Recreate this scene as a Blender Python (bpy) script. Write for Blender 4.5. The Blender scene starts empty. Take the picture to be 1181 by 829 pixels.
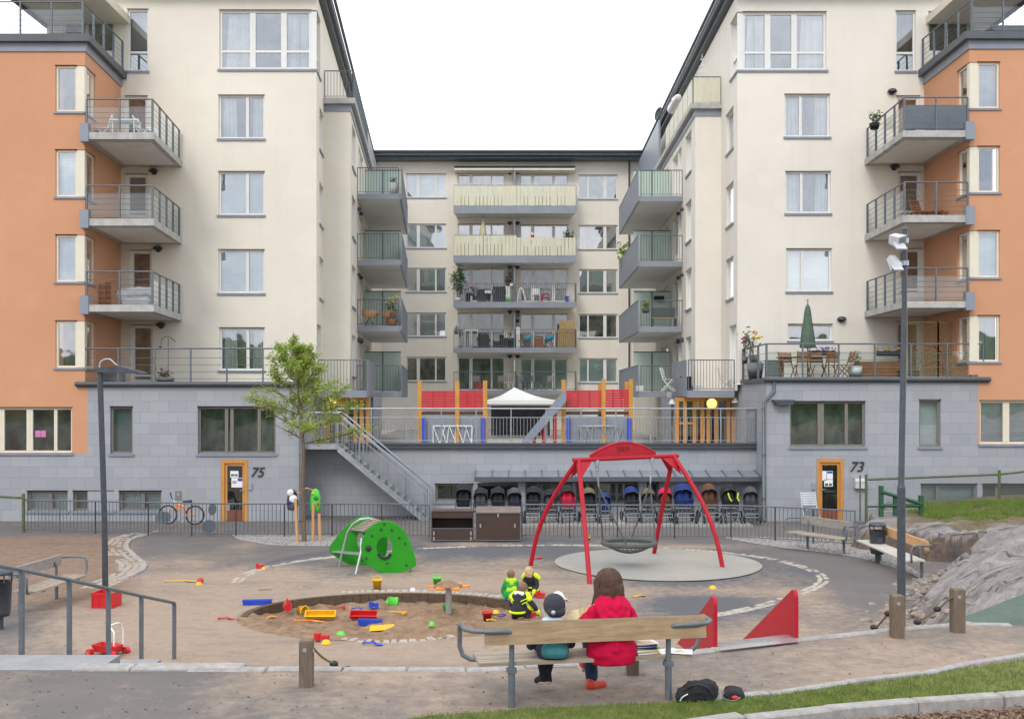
import bpy, bmesh, math, random
from mathutils import Vector, Matrix, noise
random.seed(7)
R = random.random
def U(a, b): return a + (b - a) * random.random()
col = bpy.context.scene.collection
# ---- survey numbers: focal length and horizon of the photograph turn measured points into metres
F, HZ, CXP, CZ = 1240.0, 458.0, 590.5, 2.87
def X(px, D): return (px - CXP) * D / F
def Z(py, D): return CZ - (py - HZ) * D / F
def P(px, py, D): return Vector((X(px, D), D, Z(py, D)))

# ------------------------------------------------------------------ mesh builder
class MB:
    def __init__(s): s.v = []; s.f = []; s.sm = []
    def add(s, vs, fs, smooth=False):
        b = len(s.v); s.v += [tuple(v) for v in vs]
        s.f += [tuple(b + i for i in f) for f in fs]; s.sm += [smooth] * len(fs); return s
    def box(s, x0, x1, y0, y1, z0, z1):
        vs = [(x, y, z) for z in (z0, z1) for y in (y0, y1) for x in (x0, x1)]
        return s.add(vs, [(0,2,3,1),(4,5,7,6),(0,1,5,4),(2,6,7,3),(0,4,6,2),(1,3,7,5)])
    def obox(s, c, hx, hy, hz, m=None):
        m = m or Matrix.Identity(3); c = Vector(c)
        vs = [c + m @ Vector((x*hx, y*hy, z*hz)) for z in (-1, 1) for y in (-1, 1) for x in (-1, 1)]
        return s.add(vs, [(0,2,3,1),(4,5,7,6),(0,1,5,4),(2,6,7,3),(0,4,6,2),(1,3,7,5)])
    def fbox(s, fr, u0, u1, n0, n1, z0, z1):
        vs = [fr(u, n, z) for z in (z0, z1) for n in (n0, n1) for u in (u0, u1)]
        return s.add(vs, [(0,2,3,1),(4,5,7,6),(0,1,5,4),(2,6,7,3),(0,4,6,2),(1,3,7,5)])
    def quad(s, a, b, c, d): return s.add([a, b, c, d], [(0,1,2,3)])
    def tube(s, pts, r, seg=8, smooth=True, caps=True, flat=None):
        pts = [Vector(p) for p in pts]; n = len(pts)
        rs = r if isinstance(r, (list, tuple)) else [r] * n
        vs = []; prev = None
        for i, p in enumerate(pts):
            t = (pts[min(i+1, n-1)] - pts[max(i-1, 0)])
            if t.length < 1e-9: t = Vector((0,0,1))
            t.normalize()
            if prev is None:
                a = t.cross(Vector((0,0,1)))
                if a.length < .05: a = t.cross(Vector((1,0,0)))
            else: a = prev - t * prev.dot(t)
            a.normalize(); prev = a; b = t.cross(a)
            for k in range(seg):
                an = 2*math.pi*k/seg
                vs.append(p + a*math.cos(an)*rs[i] + b*math.sin(an)*rs[i]*(flat or 1))
        fs = []
        for i in range(n-1):
            for k in range(seg):
                k2 = (k+1) % seg
                fs.append((i*seg+k, (i+1)*seg+k, (i+1)*seg+k2, i*seg+k2))
        s.add(vs, fs, smooth)
        if caps:
            s.add(vs[:seg], [tuple(range(seg))]); s.add(vs[-seg:], [tuple(reversed(range(seg)))])
        return s
    def lathe(s, prof, c=(0,0,0), seg=20, m=None, sx=1, sy=1, smooth=True):
        m = m or Matrix.Identity(3); c = Vector(c); vs = []; fs = []
        for (r, z) in prof:
            for k in range(seg):
                a = 2*math.pi*k/seg
                vs.append(c + m @ Vector((r*math.cos(a)*sx, r*math.sin(a)*sy, z)))
        for i in range(len(prof)-1):
            for k in range(seg):
                k2 = (k+1) % seg
                fs.append((i*seg+k, i*seg+k2, (i+1)*seg+k2, (i+1)*seg+k))
        return s.add(vs, fs, smooth)
    def ball(s, c, rx, ry=None, rz=None, seg=14, rings=8, m=None):
        ry = ry or rx; rz = rz or rx
        prof = [(max(.001, math.sin(math.pi*i/rings)), -math.cos(math.pi*i/rings)*rz) for i in range(rings+1)]
        return s.lathe(prof, c, seg, m, rx, ry)
    def prism(s, poly, mp, n0, n1):            # poly of (u,z); mp(u,n,z) -> point
        k = len(poly)
        vs = [mp(u, n0, z) for u, z in poly] + [mp(u, n1, z) for u, z in poly]
        fs = [tuple(range(k)), tuple(reversed(range(k, 2*k)))] + [(i, k+i, k+(i+1) % k, (i+1) % k) for i in range(k)]
        return s.add(vs, fs)
    def cap(s, p0, p1, r0, r1, seg=12, fl=1.0):   # tapered capsule
        p0 = Vector(p0); p1 = Vector(p1); t = (p1 - p0); L = t.length or .001; t = t / L
        pts = []; rs = []
        for i in range(1, 5):
            a = math.pi/2*i/4; pts.append(p0 - t*r0*math.cos(a)); rs.append(r0*math.sin(a))
        for i in range(4):
            a = math.pi/2*i/4; pts.append(p1 + t*r1*math.sin(a)); rs.append(r1*math.cos(a))
        pts.append(p1 + t*r1); rs.append(.002); pts.insert(0, p0 - t*r0); rs.insert(0, .002)
        return s.tube(pts, rs, seg, flat=fl)

OFF = {}
def raw(name, mb, mat=None, off=Vector((0,0,0))):
    me = bpy.data.meshes.new(name)
    me.from_pydata([(v[0]-off.x, v[1]-off.y, v[2]-off.z) for v in mb.v], [], mb.f)
    me.polygons.foreach_set('use_smooth', mb.sm); me.update()
    bm = bmesh.new(); bm.from_mesh(me); bmesh.ops.recalc_face_normals(bm, faces=bm.faces); bm.to_mesh(me); bm.free()
    if mat: me.materials.append(mat)
    o = bpy.data.objects.new(name, me); col.objects.link(o); return o
def part(name, mb, mat, parent, label=None):
    off = OFF.get(parent.name, Vector((0,0,0)))
    o = raw(name, mb, mat, off); o.parent = parent; OFF[o.name] = off
    if label: o['label'] = label
    return o
def tag(o, label, cat, group=None, kind=None):
    o['label'] = label; o['category'] = cat
    if group: o['group'] = group
    if kind: o['kind'] = kind
    return o
def thing(name, label, cat, loc=(0,0,0), group=None):
    o = bpy.data.objects.new(name, None); col.objects.link(o); o.location = loc; o.empty_display_size = .2
    OFF[o.name] = Vector(loc); return tag(o, label, cat, group)
def proto(name):                                      # built at the origin, placed later
    o = bpy.data.objects.new(name, None); col.objects.link(o); OFF[o.name] = Vector((0,0,0)); o.empty_display_size = .2; return o
def single(name, mb, mat, label, cat, group=None, loc=None):
    loc = Vector(loc) if loc else Vector((0,0,0))
    o = raw(name, mb, mat, loc); o.location = loc; return tag(o, label, cat, group)
def struct(name, mb, mat):
    o = raw(name, mb, mat); o['kind'] = 'structure'; return o
KIDS = {}
def place(o, loc, rz=0, label=None, cat=None, group=None, sc=None, first=[]):
    """the first placing moves the prototype itself, later ones copy it with its parts and sub-parts"""
    if o.name in first:
        r = o.copy(); col.objects.link(r)
        for ch in list(o.children):
            c = ch.copy(); col.objects.link(c); c.parent = r
            for g in list(ch.children):
                d = g.copy(); col.objects.link(d); d.parent = c
    else: r = o; first.append(o.name)
    r.location = loc; r.rotation_euler = (0, 0, rz)
    if sc: r.scale = (sc, sc, sc) if not isinstance(sc, tuple) else sc
    if label: r['label'] = label
    if cat: r['category'] = cat
    if group: r['group'] = group
    return r
def setmat(o, names, m):
    """give the parts called names another material on this copy only"""
    for ch in list(o.children) + [g for c in o.children for g in c.children]:
        if ch.name.split('.')[0] in names:
            ch.data = ch.data.copy(); ch.data.materials.clear(); ch.data.materials.append(m)
def fuse(mb, voxel=.02, sm=4, mode='VOXEL'):
    """join overlapping closed shapes into one continuous skin; returns an MB"""
    o = raw('tmp', mb)
    m = o.modifiers.new('r', 'REMESH'); m.mode = 'VOXEL'; m.voxel_size = voxel; m.use_smooth_shade = True
    if sm:
        k = o.modifiers.new('s', 'SMOOTH'); k.iterations = sm; k.factor = .5
    dg = bpy.context.evaluated_depsgraph_get(); ev = o.evaluated_get(dg); me = bpy.data.meshes.new_from_object(ev)
    out = MB(); out.v = [tuple(v.co) for v in me.vertices]; out.f = [tuple(p.vertices) for p in me.polygons]; out.sm = [True]*len(out.f)
    bpy.data.objects.remove(o); bpy.data.meshes.remove(me); return out
def jitter(mb, amp, sc, seed=0, az=1):
    out = []
    for v in mb.v:
        q = Vector(v)*sc + Vector((seed*7.3, seed*3.1, seed))
        n = noise.noise_vector(q); out.append((v[0]+n.x*amp, v[1]+n.y*amp, v[2]+n.z*amp*az))
    mb.v = out; return mb

# ------------------------------------------------------------------ materials
def nt(name):
    m = bpy.data.materials.new(name); m.use_nodes = True; t = m.node_tree
    return m, t, t.nodes['Principled BSDF']
def N(t, typ, **kw):
    n = t.nodes.new(typ)
    for k, v in kw.items():
        if k in n.inputs: n.inputs[k].default_value = v
        else: setattr(n, k, v)
    return n
def c4(c): return (c[0], c[1], c[2], 1)
def mixc(t, fac, a, b, blend='MIX'):
    n = t.nodes.new('ShaderNodeMix'); n.data_type = 'RGBA'; n.blend_type = blend
    for sock, v in ((n.inputs[0], fac), (n.inputs[6], a), (n.inputs[7], b)):
        if hasattr(v, 'is_linked') or hasattr(v, 'links'): t.links.new(v, sock)
        elif isinstance(v, (int, float)): sock.default_value = v
        else: sock.default_value = c4(v)
    return n.outputs[2]
def ramp(t, src, p0, p1, c0=(0,0,0), c1=(1,1,1)):
    r = t.nodes.new('ShaderNodeValToRGB'); r.color_ramp.elements[0].position = p0; r.color_ramp.elements[1].position = p1
    r.color_ramp.elements[0].color = c4(c0); r.color_ramp.elements[1].color = c4(c1); t.links.new(src, r.inputs[0]); return r.outputs[0]
def noi(t, vec, scale, detail=4, rough=.6, dist=0):
    n = N(t, 'ShaderNodeTexNoise'); n.inputs['Scale'].default_value = scale; n.inputs['Detail'].default_value = detail
    n.inputs['Roughness'].default_value = rough; n.inputs['Distortion'].default_value = dist
    if vec: t.links.new(vec, n.inputs['Vector'])
    return n.outputs['Fac']
def bump(t, b, h, strength, dist=.02):
    n = N(t, 'ShaderNodeBump'); n.inputs['Strength'].default_value = strength; n.inputs['Distance'].default_value = dist
    t.links.new(h, n.inputs['Height']); t.links.new(n.outputs[0], b.inputs['Normal'])
def scaled(t, vec, s):
    m = N(t, 'ShaderNodeMapping'); m.inputs['Scale'].default_value = s; t.links.new(vec, m.inputs['Vector']); return m.outputs[0]
def M(name, c, rough=.6, metal=0, var=.18, scale=3, bs=60, bp=.15, spec=.5, dirt=0, dirtc=(.12,.10,.08), coat=0):
    m, t, b = nt(name)
    co = N(t, 'ShaderNodeTexCoord').outputs['Object']
    n1 = noi(t, co, scale, 6, .65)
    lo = tuple(x*(1-var) for x in c); hi = tuple(min(1, x*(1+var)) for x in c)
    k = ramp(t, n1, .3, .7, lo, hi)
    if dirt:
        n3 = noi(t, scaled(t, co, (1,1,.35)), scale*1.7, 8, .7)
        k = mixc(t, ramp(t, n3, .5, .5+.35/dirt*.3+.12, (0,0,0), (dirt,)*3), k, dirtc)
    t.links.new(k, b.inputs['Base Color'])
    n2 = noi(t, co, bs, 3); bump(t, b, n2, bp)
    rr = N(t, 'ShaderNodeMapRange'); rr.inputs['To Min'].default_value = max(.05, rough-.08); rr.inputs['To Max'].default_value = min(1, rough+.1)
    t.links.new(n1, rr.inputs['Value']); t.links.new(rr.outputs[0], b.inputs['Roughness'])
    b.inputs['Metallic'].default_value = metal; b.inputs['Specular IOR Level'].default_value = spec
    if coat: b.inputs['Coat Weight'].default_value = coat; b.inputs['Coat Roughness'].default_value = .15
    return m
def stucco(name, c, streak=(.35,.30,.24)):
    m, t, b = nt(name); co = N(t, 'ShaderNodeTexCoord').outputs['Object']
    big = noi(t, co, .22, 5, .6); mid = noi(t, co, 1.6, 8, .7); fine = noi(t, co, 45, 3)
    k = ramp(t, big, .3, .7, tuple(x*.93 for x in c), tuple(min(1, x*1.05) for x in c))
    k = mixc(t, ramp(t, mid, .35, .75, (0,0,0), (.22,)*3), k, tuple(x*.80 for x in c))
    st = noi(t, scaled(t, co, (2.2,2.2,.12)), 1.0, 6, .65)
    k = mixc(t, ramp(t, st, .52, .80, (0,0,0), (.12,)*3), k, streak)
    pt = noi(t, scaled(t, co, (.5,.5,.8)), 1.3, 2, .4); k = mixc(t, ramp(t, pt, .60, .64, (0,0,0), (.10,)*3), k, tuple(min(1, x*1.18) for x in c))
    k = mixc(t, ramp(t, noi(t, co, 9, 2), .70, .78, (0,0,0), (.25,)*3), k, tuple(min(1, x*1.12) for x in c))
    t.links.new(k, b.inputs['Base Color']); b.inputs['Roughness'].default_value = .9; b.inputs['Specular IOR Level'].default_value = .2
    bump(t, b, fine, .35, .01); return m
def wood(name, c1, c2, rough=.6, axis=(1,14,14), sc=2.0):
    m, t, b = nt(name); co = N(t, 'ShaderNodeTexCoord').outputs['Object']
    g = noi(t, scaled(t, co, axis), sc, 7, .7, .6)
    k = ramp(t, g, .3, .7, c1, c2)
    k = mixc(t, ramp(t, noi(t, co, 3, 5), .45, .8, (0,0,0), (.35,)*3), k, tuple(x*.55 for x in c1))
    t.links.new(k, b.inputs['Base Color']); b.inputs['Roughness'].default_value = rough; bump(t, b, g, .3, .004); return m

MAT = {}
MAT['cream'] = stucco('cream_render', (.79,.735,.625))
MAT['creamr'] = stucco('cream_render_right', (.78,.73,.645))
MAT['orange'] = stucco('orange_render', (.60,.31,.18), (.48,.27,.18))
MAT['underslab'] = M('balcony_soffit', (.66,.65,.62), .85, var=.08, scale=1.2)
MAT['concrete'] = M('concrete', (.44,.43,.41), .85, var=.2, scale=3, bp=.3, dirt=.5)
MAT['zinc'] = M('grey_sheet_metal', (.24,.26,.30), .45, .0, var=.1, scale=1.5, bs=8, bp=.05)
MAT['zincd'] = M('dark_sheet_metal', (.085,.095,.105), .5, .0, var=.2, scale=1.5, bs=8, bp=.05)
MAT['roof'] = M('dark_roof_metal', (.075,.09,.105), .5, .0, var=.3, scale=2)
MAT['fwhite'] = M('white_window_frame', (.74,.73,.70), .45, var=.05, bp=.02)
MAT['fcream'] = M('cream_window_frame', (.72,.66,.53), .45, var=.05, bp=.02)
MAT['ftaupe'] = M('taupe_window_frame', (.20,.18,.155), .5, var=.08, bp=.02)
MAT['sill'] = M('grey_sill_metal', (.22,.25,.30), .4, var=.1)
MAT['galv'] = M('galvanised_steel', (.42,.44,.46), .38, .6, var=.15, scale=6)
MAT['steel'] = M('grey_painted_steel', (.13,.15,.17), .42, .2, var=.15, scale=8)
MAT['steeld'] = M('dark_painted_steel', (.06,.07,.085), .4, .2, var=.2, scale=8)
MAT['dooro'] = wood('varnished_oak', (.52,.22,.045), (.66,.32,.08), .4, (14,14,1))
MAT['doorr'] = wood('red_brown_panel', (.16,.045,.02), (.26,.08,.035), .5, (14,14,1))
MAT['bwhite'] = M('white_plastic', (.75,.75,.73), .45, var=.05, bp=.02)
MAT['red'] = M('red_paint', (.41,.008,.022), .5, var=.15, scale=5, bp=.05, spec=.3, dirt=.2, dirtc=(.30,.12,.09))
MAT['redwood'] = wood('red_stained_board', (.42,.012,.022), (.60,.03,.04), .6, (1,14,14))
MAT['yellowpost'] = wood('orange_stained_post', (.48,.22,.035), (.62,.31,.06), .6, (14,14,1))
MAT['blue'] = M('blue_plastic', (.02,.07,.50), .4, var=.1, dirt=.2, dirtc=(.25,.18,.12))
MAT['yellow'] = M('yellow_plastic', (.80,.46,.01), .4, var=.08, dirt=.25, dirtc=(.40,.26,.12))
MAT['redp'] = M('red_plastic', (.58,.015,.02), .38, var=.1, dirt=.2, dirtc=(.35,.2,.12))
MAT['greenp'] = M('green_plastic', (.10,.62,.06), .4, var=.1, dirt=.2, dirtc=(.3,.26,.12))
MAT['orangep'] = M('orange_plastic', (.80,.25,.02), .4, var=.1, dirt=.25, dirtc=(.35,.24,.12))
MAT['green'] = M('green_play_panel', (.018,.27,.010), .42, var=.10, scale=2, spec=.35, dirt=.2, dirtc=(.18,.2,.08))
MAT['black'] = M('black_rubber', (.018,.018,.02), .6, var=.3)
MAT['cloth_black'] = M('black_cloth', (.02,.021,.026), .9, var=.35, scale=12, bs=180, bp=.4)
MAT['board'] = wood('brown_form_board', (.045,.024,.018), (.075,.04,.028), .5, (1,1,14))
MAT['boardw'] = wood('weathered_bench_wood', (.24,.19,.14), (.42,.36,.29), .8, (1,10,10), 3)
MAT['boardy'] = wood('yellowed_bench_wood', (.23,.155,.085), (.41,.295,.17), .6, (1.2,10,10), 3)
MAT['postw'] = wood('weathered_post', (.10,.07,.05), (.21,.16,.115), .85, (8,8,1), 3)
MAT['boardo'] = wood('pale_orange_board', (.52,.28,.12), (.68,.40,.20), .6, (1,10,10), 3)
MAT['teak'] = wood('teak', (.20,.07,.025), (.36,.14,.05), .6, (3,10,10), 3)
MAT['greenwood'] = M('green_painted_wood', (.02,.085,.04), .6, var=.2, scale=8)
MAT['greenpole'] = M('mossy_green_pole', (.09,.12,.05), .7, var=.3, scale=8)
MAT['rope'] = M('rope', (.25,.17,.09), .95, var=.25, scale=30, bs=120, bp=.6)
MAT['roped'] = M('dark_rope', (.10,.11,.10), .9, var=.25, scale=30, bs=120, bp=.6)
MAT['skin'] = M('skin', (.62,.36,.25), .5, var=.08, scale=8, bp=.05)
MAT['hairb'] = M('brown_hair', (.080,.036,.020), .5, var=.5, scale=18, bs=90, bp=.6)
MAT['hairl'] = M('light_brown_hair', (.20,.12,.065), .55, var=.3, scale=18, bs=90, bp=.6)
MAT['hairy'] = M('blond_hair', (.55,.38,.18), .5, var=.3, scale=18, bs=90, bp=.6)
MAT['hoodie'] = M('raspberry_cloth', (.50,.004,.045), .92, var=.22, scale=7, bs=140, bp=.35, spec=.2)
MAT['jeans'] = M('blue_denim', (.022,.04,.085), .9, var=.35, scale=14, bs=160, bp=.4)
MAT['teal'] = M('teal_cloth', (.035,.17,.19), .9, var=.2, scale=8, bs=140, bp=.3)
MAT['capd'] = M('charcoal_cap_cloth', (.035,.036,.046), .85, var=.2, scale=10, bs=140, bp=.3)
MAT['navy'] = M('navy_cloth', (.025,.03,.06), .9, var=.3, scale=10, bs=140, bp=.3)
MAT['neon'] = M('neon_yellow_cloth', (.62,.80,.01), .8, var=.08)
MAT['lime'] = M('lime_cloth', (.42,.66,.02), .85, var=.12)
MAT['greenc'] = M('green_cloth', (.02,.32,.07), .85, var=.15)
MAT['sneaker'] = M('red_sneaker', (.55,.05,.03), .6, var=.2)
MAT['sole'] = M('shoe_sole', (.62,.52,.45), .7)
MAT['terracotta'] = M('terracotta', (.42,.16,.08), .8)
MAT['fabricg'] = M('green_parasol_cloth', (.09,.14,.10), .9, var=.25, scale=6)
MAT['fabricc'] = M('cream_parasol_cloth', (.62,.57,.38), .9, var=.15, scale=6)
MAT['tent'] = M('white_tarpaulin', (.82,.82,.80), .6, var=.03)
MAT['paper'] = M('white_paper', (.80,.80,.80), .7, var=.05)
MAT['bamboo'] = wood('bamboo_screen', (.42,.28,.12), (.62,.45,.22), .7, (14,14,1), 3)
MAT['ink'] = M('black_metal_letters', (.03,.03,.035), .4)
MAT['brown'] = M('brown_cloth', (.13,.055,.03), .9, var=.2)
MAT['bluec'] = M('blue_cloth', (.010,.03,.17), .85, var=.2)
MAT['greyc'] = M('grey_cloth', (.07,.075,.085), .85, var=.25)
MAT['olive'] = M('olive_cloth', (.13,.12,.06), .9, var=.2)
MAT['redc'] = M('crimson_cloth', (.60,.01,.06), .85, var=.15)
MAT['mailbox'] = M('white_enamel', (.50,.51,.53), .45, dirt=.3, dirtc=(.3,.3,.3))
MAT['soil'] = M('dark_soil', (.05,.035,.02), .95, bp=.6)
def emis(name, c, s):
    m, t, b = nt(name); b.inputs['Base Color'].default_value = c4(c); b.inputs['Emission Color'].default_value = c4(c)
    b.inputs['Emission Strength'].default_value = s; return m
MAT['globe'] = emis('lit_globe_glass', (1.0,.62,.16), 1.0)
def facade_boards():
    m, t, b = nt('cream_balcony_boards'); co = N(t, 'ShaderNodeTexCoord').outputs['Object']
    k = ramp(t, noi(t, scaled(t, co, (3,3,.6)), 2, 4), .3, .7, (.56,.54,.40), (.66,.63,.48))
    t.links.new(k, b.inputs['Base Color']); b.inputs['Roughness'].default_value = .5; return m
MAT['cboards'] = facade_boards()
def stone():
    m, t, b = nt('grey_stone_cladding'); co = N(t, 'ShaderNodeTexCoord').outputs['Object']
    sp = N(t, 'ShaderNodeSeparateXYZ'); t.links.new(co, sp.inputs[0])
    ad = N(t, 'ShaderNodeMath', operation='ADD'); t.links.new(sp.outputs[0], ad.inputs[0]); t.links.new(sp.outputs[1], ad.inputs[1])
    cb = N(t, 'ShaderNodeCombineXYZ'); t.links.new(ad.outputs[0], cb.inputs[0]); t.links.new(sp.outputs[2], cb.inputs[1])
    br = N(t, 'ShaderNodeTexBrick'); br.offset = .5; t.links.new(cb.outputs[0], br.inputs['Vector'])
    for k, v in (('Scale', 1), ('Mortar Size', .006), ('Mortar Smooth', .3), ('Bias', 0), ('Brick Width', .60), ('Row Height', .352)): br.inputs[k].default_value = v
    br.inputs['Color1'].default_value = (.30,.32,.355,1); br.inputs['Color2'].default_value = (.385,.40,.43,1); br.inputs['Mortar'].default_value = (.17,.17,.178,1)
    k = mixc(t, ramp(t, noi(t, co, .5, 6, .65), .35, .75, (0,0,0), (.5,)*3), br.outputs['Color'], (.30,.31,.33))
    k = mixc(t, ramp(t, noi(t, scaled(t, co, (1.5,1.5,.4)), 1.6, 8, .7), .58, .8, (0,0,0), (.35,)*3), k, (.46,.45,.43))
    k = mixc(t, .3, k, mixc(t, noi(t, co, 40, 5, .8), (.16,.16,.17), (.56,.56,.57)))
    t.links.new(k, b.inputs['Base Color']); b.inputs['Roughness'].default_value = .8; b.inputs['Specular IOR Level'].default_value = .25
    bump(t, b, br.outputs['Fac'], -.4, .01); return m
MAT['stone'] = stone()
def glass(name, tint, refl, rough=.02):
    m = bpy.data.materials.new(name); m.use_nodes = True; t = m.node_tree; t.nodes.clear()
    out = N(t, 'ShaderNodeOutputMaterial'); tr = N(t, 'ShaderNodeBsdfTransparent'); tr.inputs[0].default_value = c4(tint)
    gl = N(t, 'ShaderNodeBsdfGlossy'); gl.inputs['Roughness'].default_value = rough; gl.inputs[0].default_value = (.95,.97,1,1)
    co = N(t, 'ShaderNodeTexCoord').outputs['Object']; n = noi(t, co, .7, 2)
    bn = N(t, 'ShaderNodeBump'); bn.inputs['Strength'].default_value = .06; bn.inputs['Distance'].default_value = .12; t.links.new(n, bn.inputs['Height']); t.links.new(bn.outputs[0], gl.inputs['Normal'])
    fr = N(t, 'ShaderNodeFresnel'); fr.inputs[0].default_value = 1.5
    ad = N(t, 'ShaderNodeMath', operation='ADD'); ad.use_clamp = True; ad.inputs[1].default_value = refl; t.links.new(fr.outputs[0], ad.inputs[0])
    mx = N(t, 'ShaderNodeMixShader'); t.links.new(ad.outputs[0], mx.inputs[0]); t.links.new(tr.outputs[0], mx.inputs[1]); t.links.new(gl.outputs[0], mx.inputs[2])
    t.links.new(mx.outputs[0], out.inputs[0]); return m
MAT['glass'] = glass('window_glass', (.90,.94,.94), .27)
MAT['glasslow'] = glass('window_glass_dim', (.80,.88,.86), .08)
MAT['gclear'] = glass('balcony_glass', (.86,.93,.92), .05)
MAT['gfrost'] = M('frosted_green_glass', (.44,.54,.46), .35, var=.08, scale=.8, bp=.01)
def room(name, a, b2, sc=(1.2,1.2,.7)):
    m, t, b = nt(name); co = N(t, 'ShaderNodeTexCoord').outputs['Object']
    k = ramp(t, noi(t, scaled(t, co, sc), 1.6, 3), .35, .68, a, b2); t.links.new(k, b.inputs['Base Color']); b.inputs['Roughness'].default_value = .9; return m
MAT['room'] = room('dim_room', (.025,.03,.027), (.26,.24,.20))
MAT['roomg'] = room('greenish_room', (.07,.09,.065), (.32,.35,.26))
def blinds(name, a, b2, pitch):
    m, t, b = nt(name); co = N(t, 'ShaderNodeTexCoord').outputs['Object']
    w = N(t, 'ShaderNodeTexWave', bands_direction='Z'); w.inputs['Scale'].default_value = 1/pitch/3.14*.5*3.14; w.inputs['Distortion'].default_value = .25; w.inputs['Detail'].default_value = 1
    t.links.new(co, w.inputs['Vector'])
    k = mixc(t, w.outputs['Fac'], a, b2)
    k = mixc(t, ramp(t, noi(t, co, .8, 3), .4, .7, (0,0,0), (.4,)*3), k, tuple(x*.6 for x in a)); t.links.new(k, b.inputs['Base Color']); b.inputs['Roughness'].default_value = .7; return m
MAT['blind'] = blinds('pale_blinds', (.36,.42,.44), (.62,.67,.68), .09)
MAT['blindd'] = blinds('dim_blinds', (.16,.21,.21), (.33,.38,.37), .09)
MAT['curtain'] = M('white_curtain', (.68,.68,.66), .9, var=.12, scale=2)
# ------------------------------------------------------------------ building helpers
def wall(mb, fr, u0, u1, z0, z1, holes=(), dep=.16):
    us = sorted(set([u0, u1] + [h for H_ in holes for h in H_[:2] if u0 < h < u1]))
    zs = sorted(set([z0, z1] + [h for H_ in holes for h in H_[2:4] if z0 < h < z1]))
    for i in range(len(us)-1):
        for j in range(len(zs)-1):
            uc = (us[i]+us[i+1])/2; zc = (zs[j]+zs[j+1])/2
            if any(a < uc < b and c < zc < d for a, b, c, d in holes): continue
            mb.quad(fr(us[i],0,zs[j]), fr(us[i+1],0,zs[j]), fr(us[i+1],0,zs[j+1]), fr(us[i],0,zs[j+1]))
    for a, b, c, d in holes:
        a2, b2, c2, d2 = max(a,u0), min(b,u1), max(c,z0), min(d,z1)
        mb.quad(fr(a2,0,c2), fr(b2,0,c2), fr(b2,-dep,c2), fr(a2,-dep,c2)); mb.quad(fr(a2,0,d2), fr(b2,0,d2), fr(b2,-dep,d2), fr(a2,-dep,d2))
        if a > u0+1e-6: mb.quad(fr(a2,0,c2), fr(a2,0,d2), fr(a2,-dep,d2), fr(a2,-dep,c2))
        if b < u1-1e-6: mb.quad(fr(b2,0,c2), fr(b2,0,d2), fr(b2,-dep,d2), fr(b2,-dep,c2))
def window(par, fr, u0, u1, z0, z1, splits=(), tr=None, fm='fwhite', back='blind', gl='glass', rec=.09, sill=True, fw=.065, name='window', wide=(), lab=None, vs=0, bg=.3):
    f = MB(); n0, n1 = -rec-.06, -rec; e = .002; u0 += e; u1 -= e; z0 += e; z1 -= e
    w = u1-u0
    f.fbox(fr, u0, u1, n0, n1, z0, z0+fw); f.fbox(fr, u0, u1, n0, n1, z1-fw, z1)
    f.fbox(fr, u0, u0+fw, n0, n1, z0+fw, z1-fw); f.fbox(fr, u1-fw, u1, n0, n1, z0+fw, z1-fw)
    for s in splits:
        uc = u0+w*s; hw = .10 if s in wide else .05
        f.fbox(fr, uc-hw, uc+hw, n0-.005, n1+.012, z0+fw, z1-fw)
        f.fbox(fr, uc-.006, uc+.006, n1+.012, n1+.02, z0+fw, z1-fw)
    if tr: f.fbox(fr, u0+fw, u1-fw, n0, n1+.006, z0+(z1-z0)*tr-.04, z0+(z1-z0)*tr+.04)
    for q in (0, 1):                                    # thin head flashing
        f.fbox(fr, u0-.02, u1+.02, -.02, .015, z1+.004, z1+.022)
    w_ = part(name, f, MAT[fm], par, lab)
    p = MB(); p.quad(fr(u0+.03,n0+.02,z0+.03), fr(u1-.03,n0+.02,z0+.03), fr(u1-.03,n0+.02,z1-.03), fr(u0+.03,n0+.02,z1-.03))
    part('pane', p, MAT[gl], w_)
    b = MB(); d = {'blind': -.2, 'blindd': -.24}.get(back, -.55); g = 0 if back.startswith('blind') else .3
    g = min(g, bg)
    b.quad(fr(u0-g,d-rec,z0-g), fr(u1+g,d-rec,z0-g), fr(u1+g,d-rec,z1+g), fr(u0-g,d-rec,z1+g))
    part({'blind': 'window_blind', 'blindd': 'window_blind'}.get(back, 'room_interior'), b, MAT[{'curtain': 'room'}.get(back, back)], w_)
    if back == 'curtain' or vs:
        c = MB(); cw = w*.16
        for cc in ([u0+cw*1.3, u1-cw*.9] if w > 1.2 else [u0+w*.5]):
            k = 16; prev = None
            for i in range(k+1):
                t = i/k; uu = cc-cw+2*cw*t; nn = -rec-.22+.035*math.sin(t*40)
                cur = (fr(uu,nn,z0+.05), fr(cc+(uu-cc)*.8,nn,z1-.05))
                if prev: c.add([prev[0],cur[0],cur[1],prev[1]], [(0,1,2,3)], True)
                prev = cur
        part('curtain', c, MAT['curtain'], w_)
    if sill:
        s = MB(); s.fbox(fr, u0-.05, u1+.05, -rec, .05, z0-.06, z0-.004); s.fbox(fr, u0-.05, u1+.05, .035, .05, z0-.085, z0-.06)
        part('sill', s, MAT['sill'], w_)
    return w_
def lamp_dome(fr, u, z, label, group='dome lamps beside the balcony doors'):
    c = fr(u, 0, z); t = MB(); out = (Vector(fr(u,1,z))-Vector(c))
    t.tube([Vector(c)+out*.005, Vector(c)+out*.05], .10, 14)
    o = thing('wall_lamp', label, 'wall lamp', c, group); part('wall_plate', t, MAT['steeld'], o)
    d = MB(); d.lathe([(.17,0),(.165,.03),(.13,.09),(.06,.12),(.002,.125)], Vector(c)+out*.09, 16); part('lamp_shade', d, MAT['steeld'], o)
def seglen(path): return [(Vector(path[i]), Vector(path[i+1])) for i in range(len(path)-1)]
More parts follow.
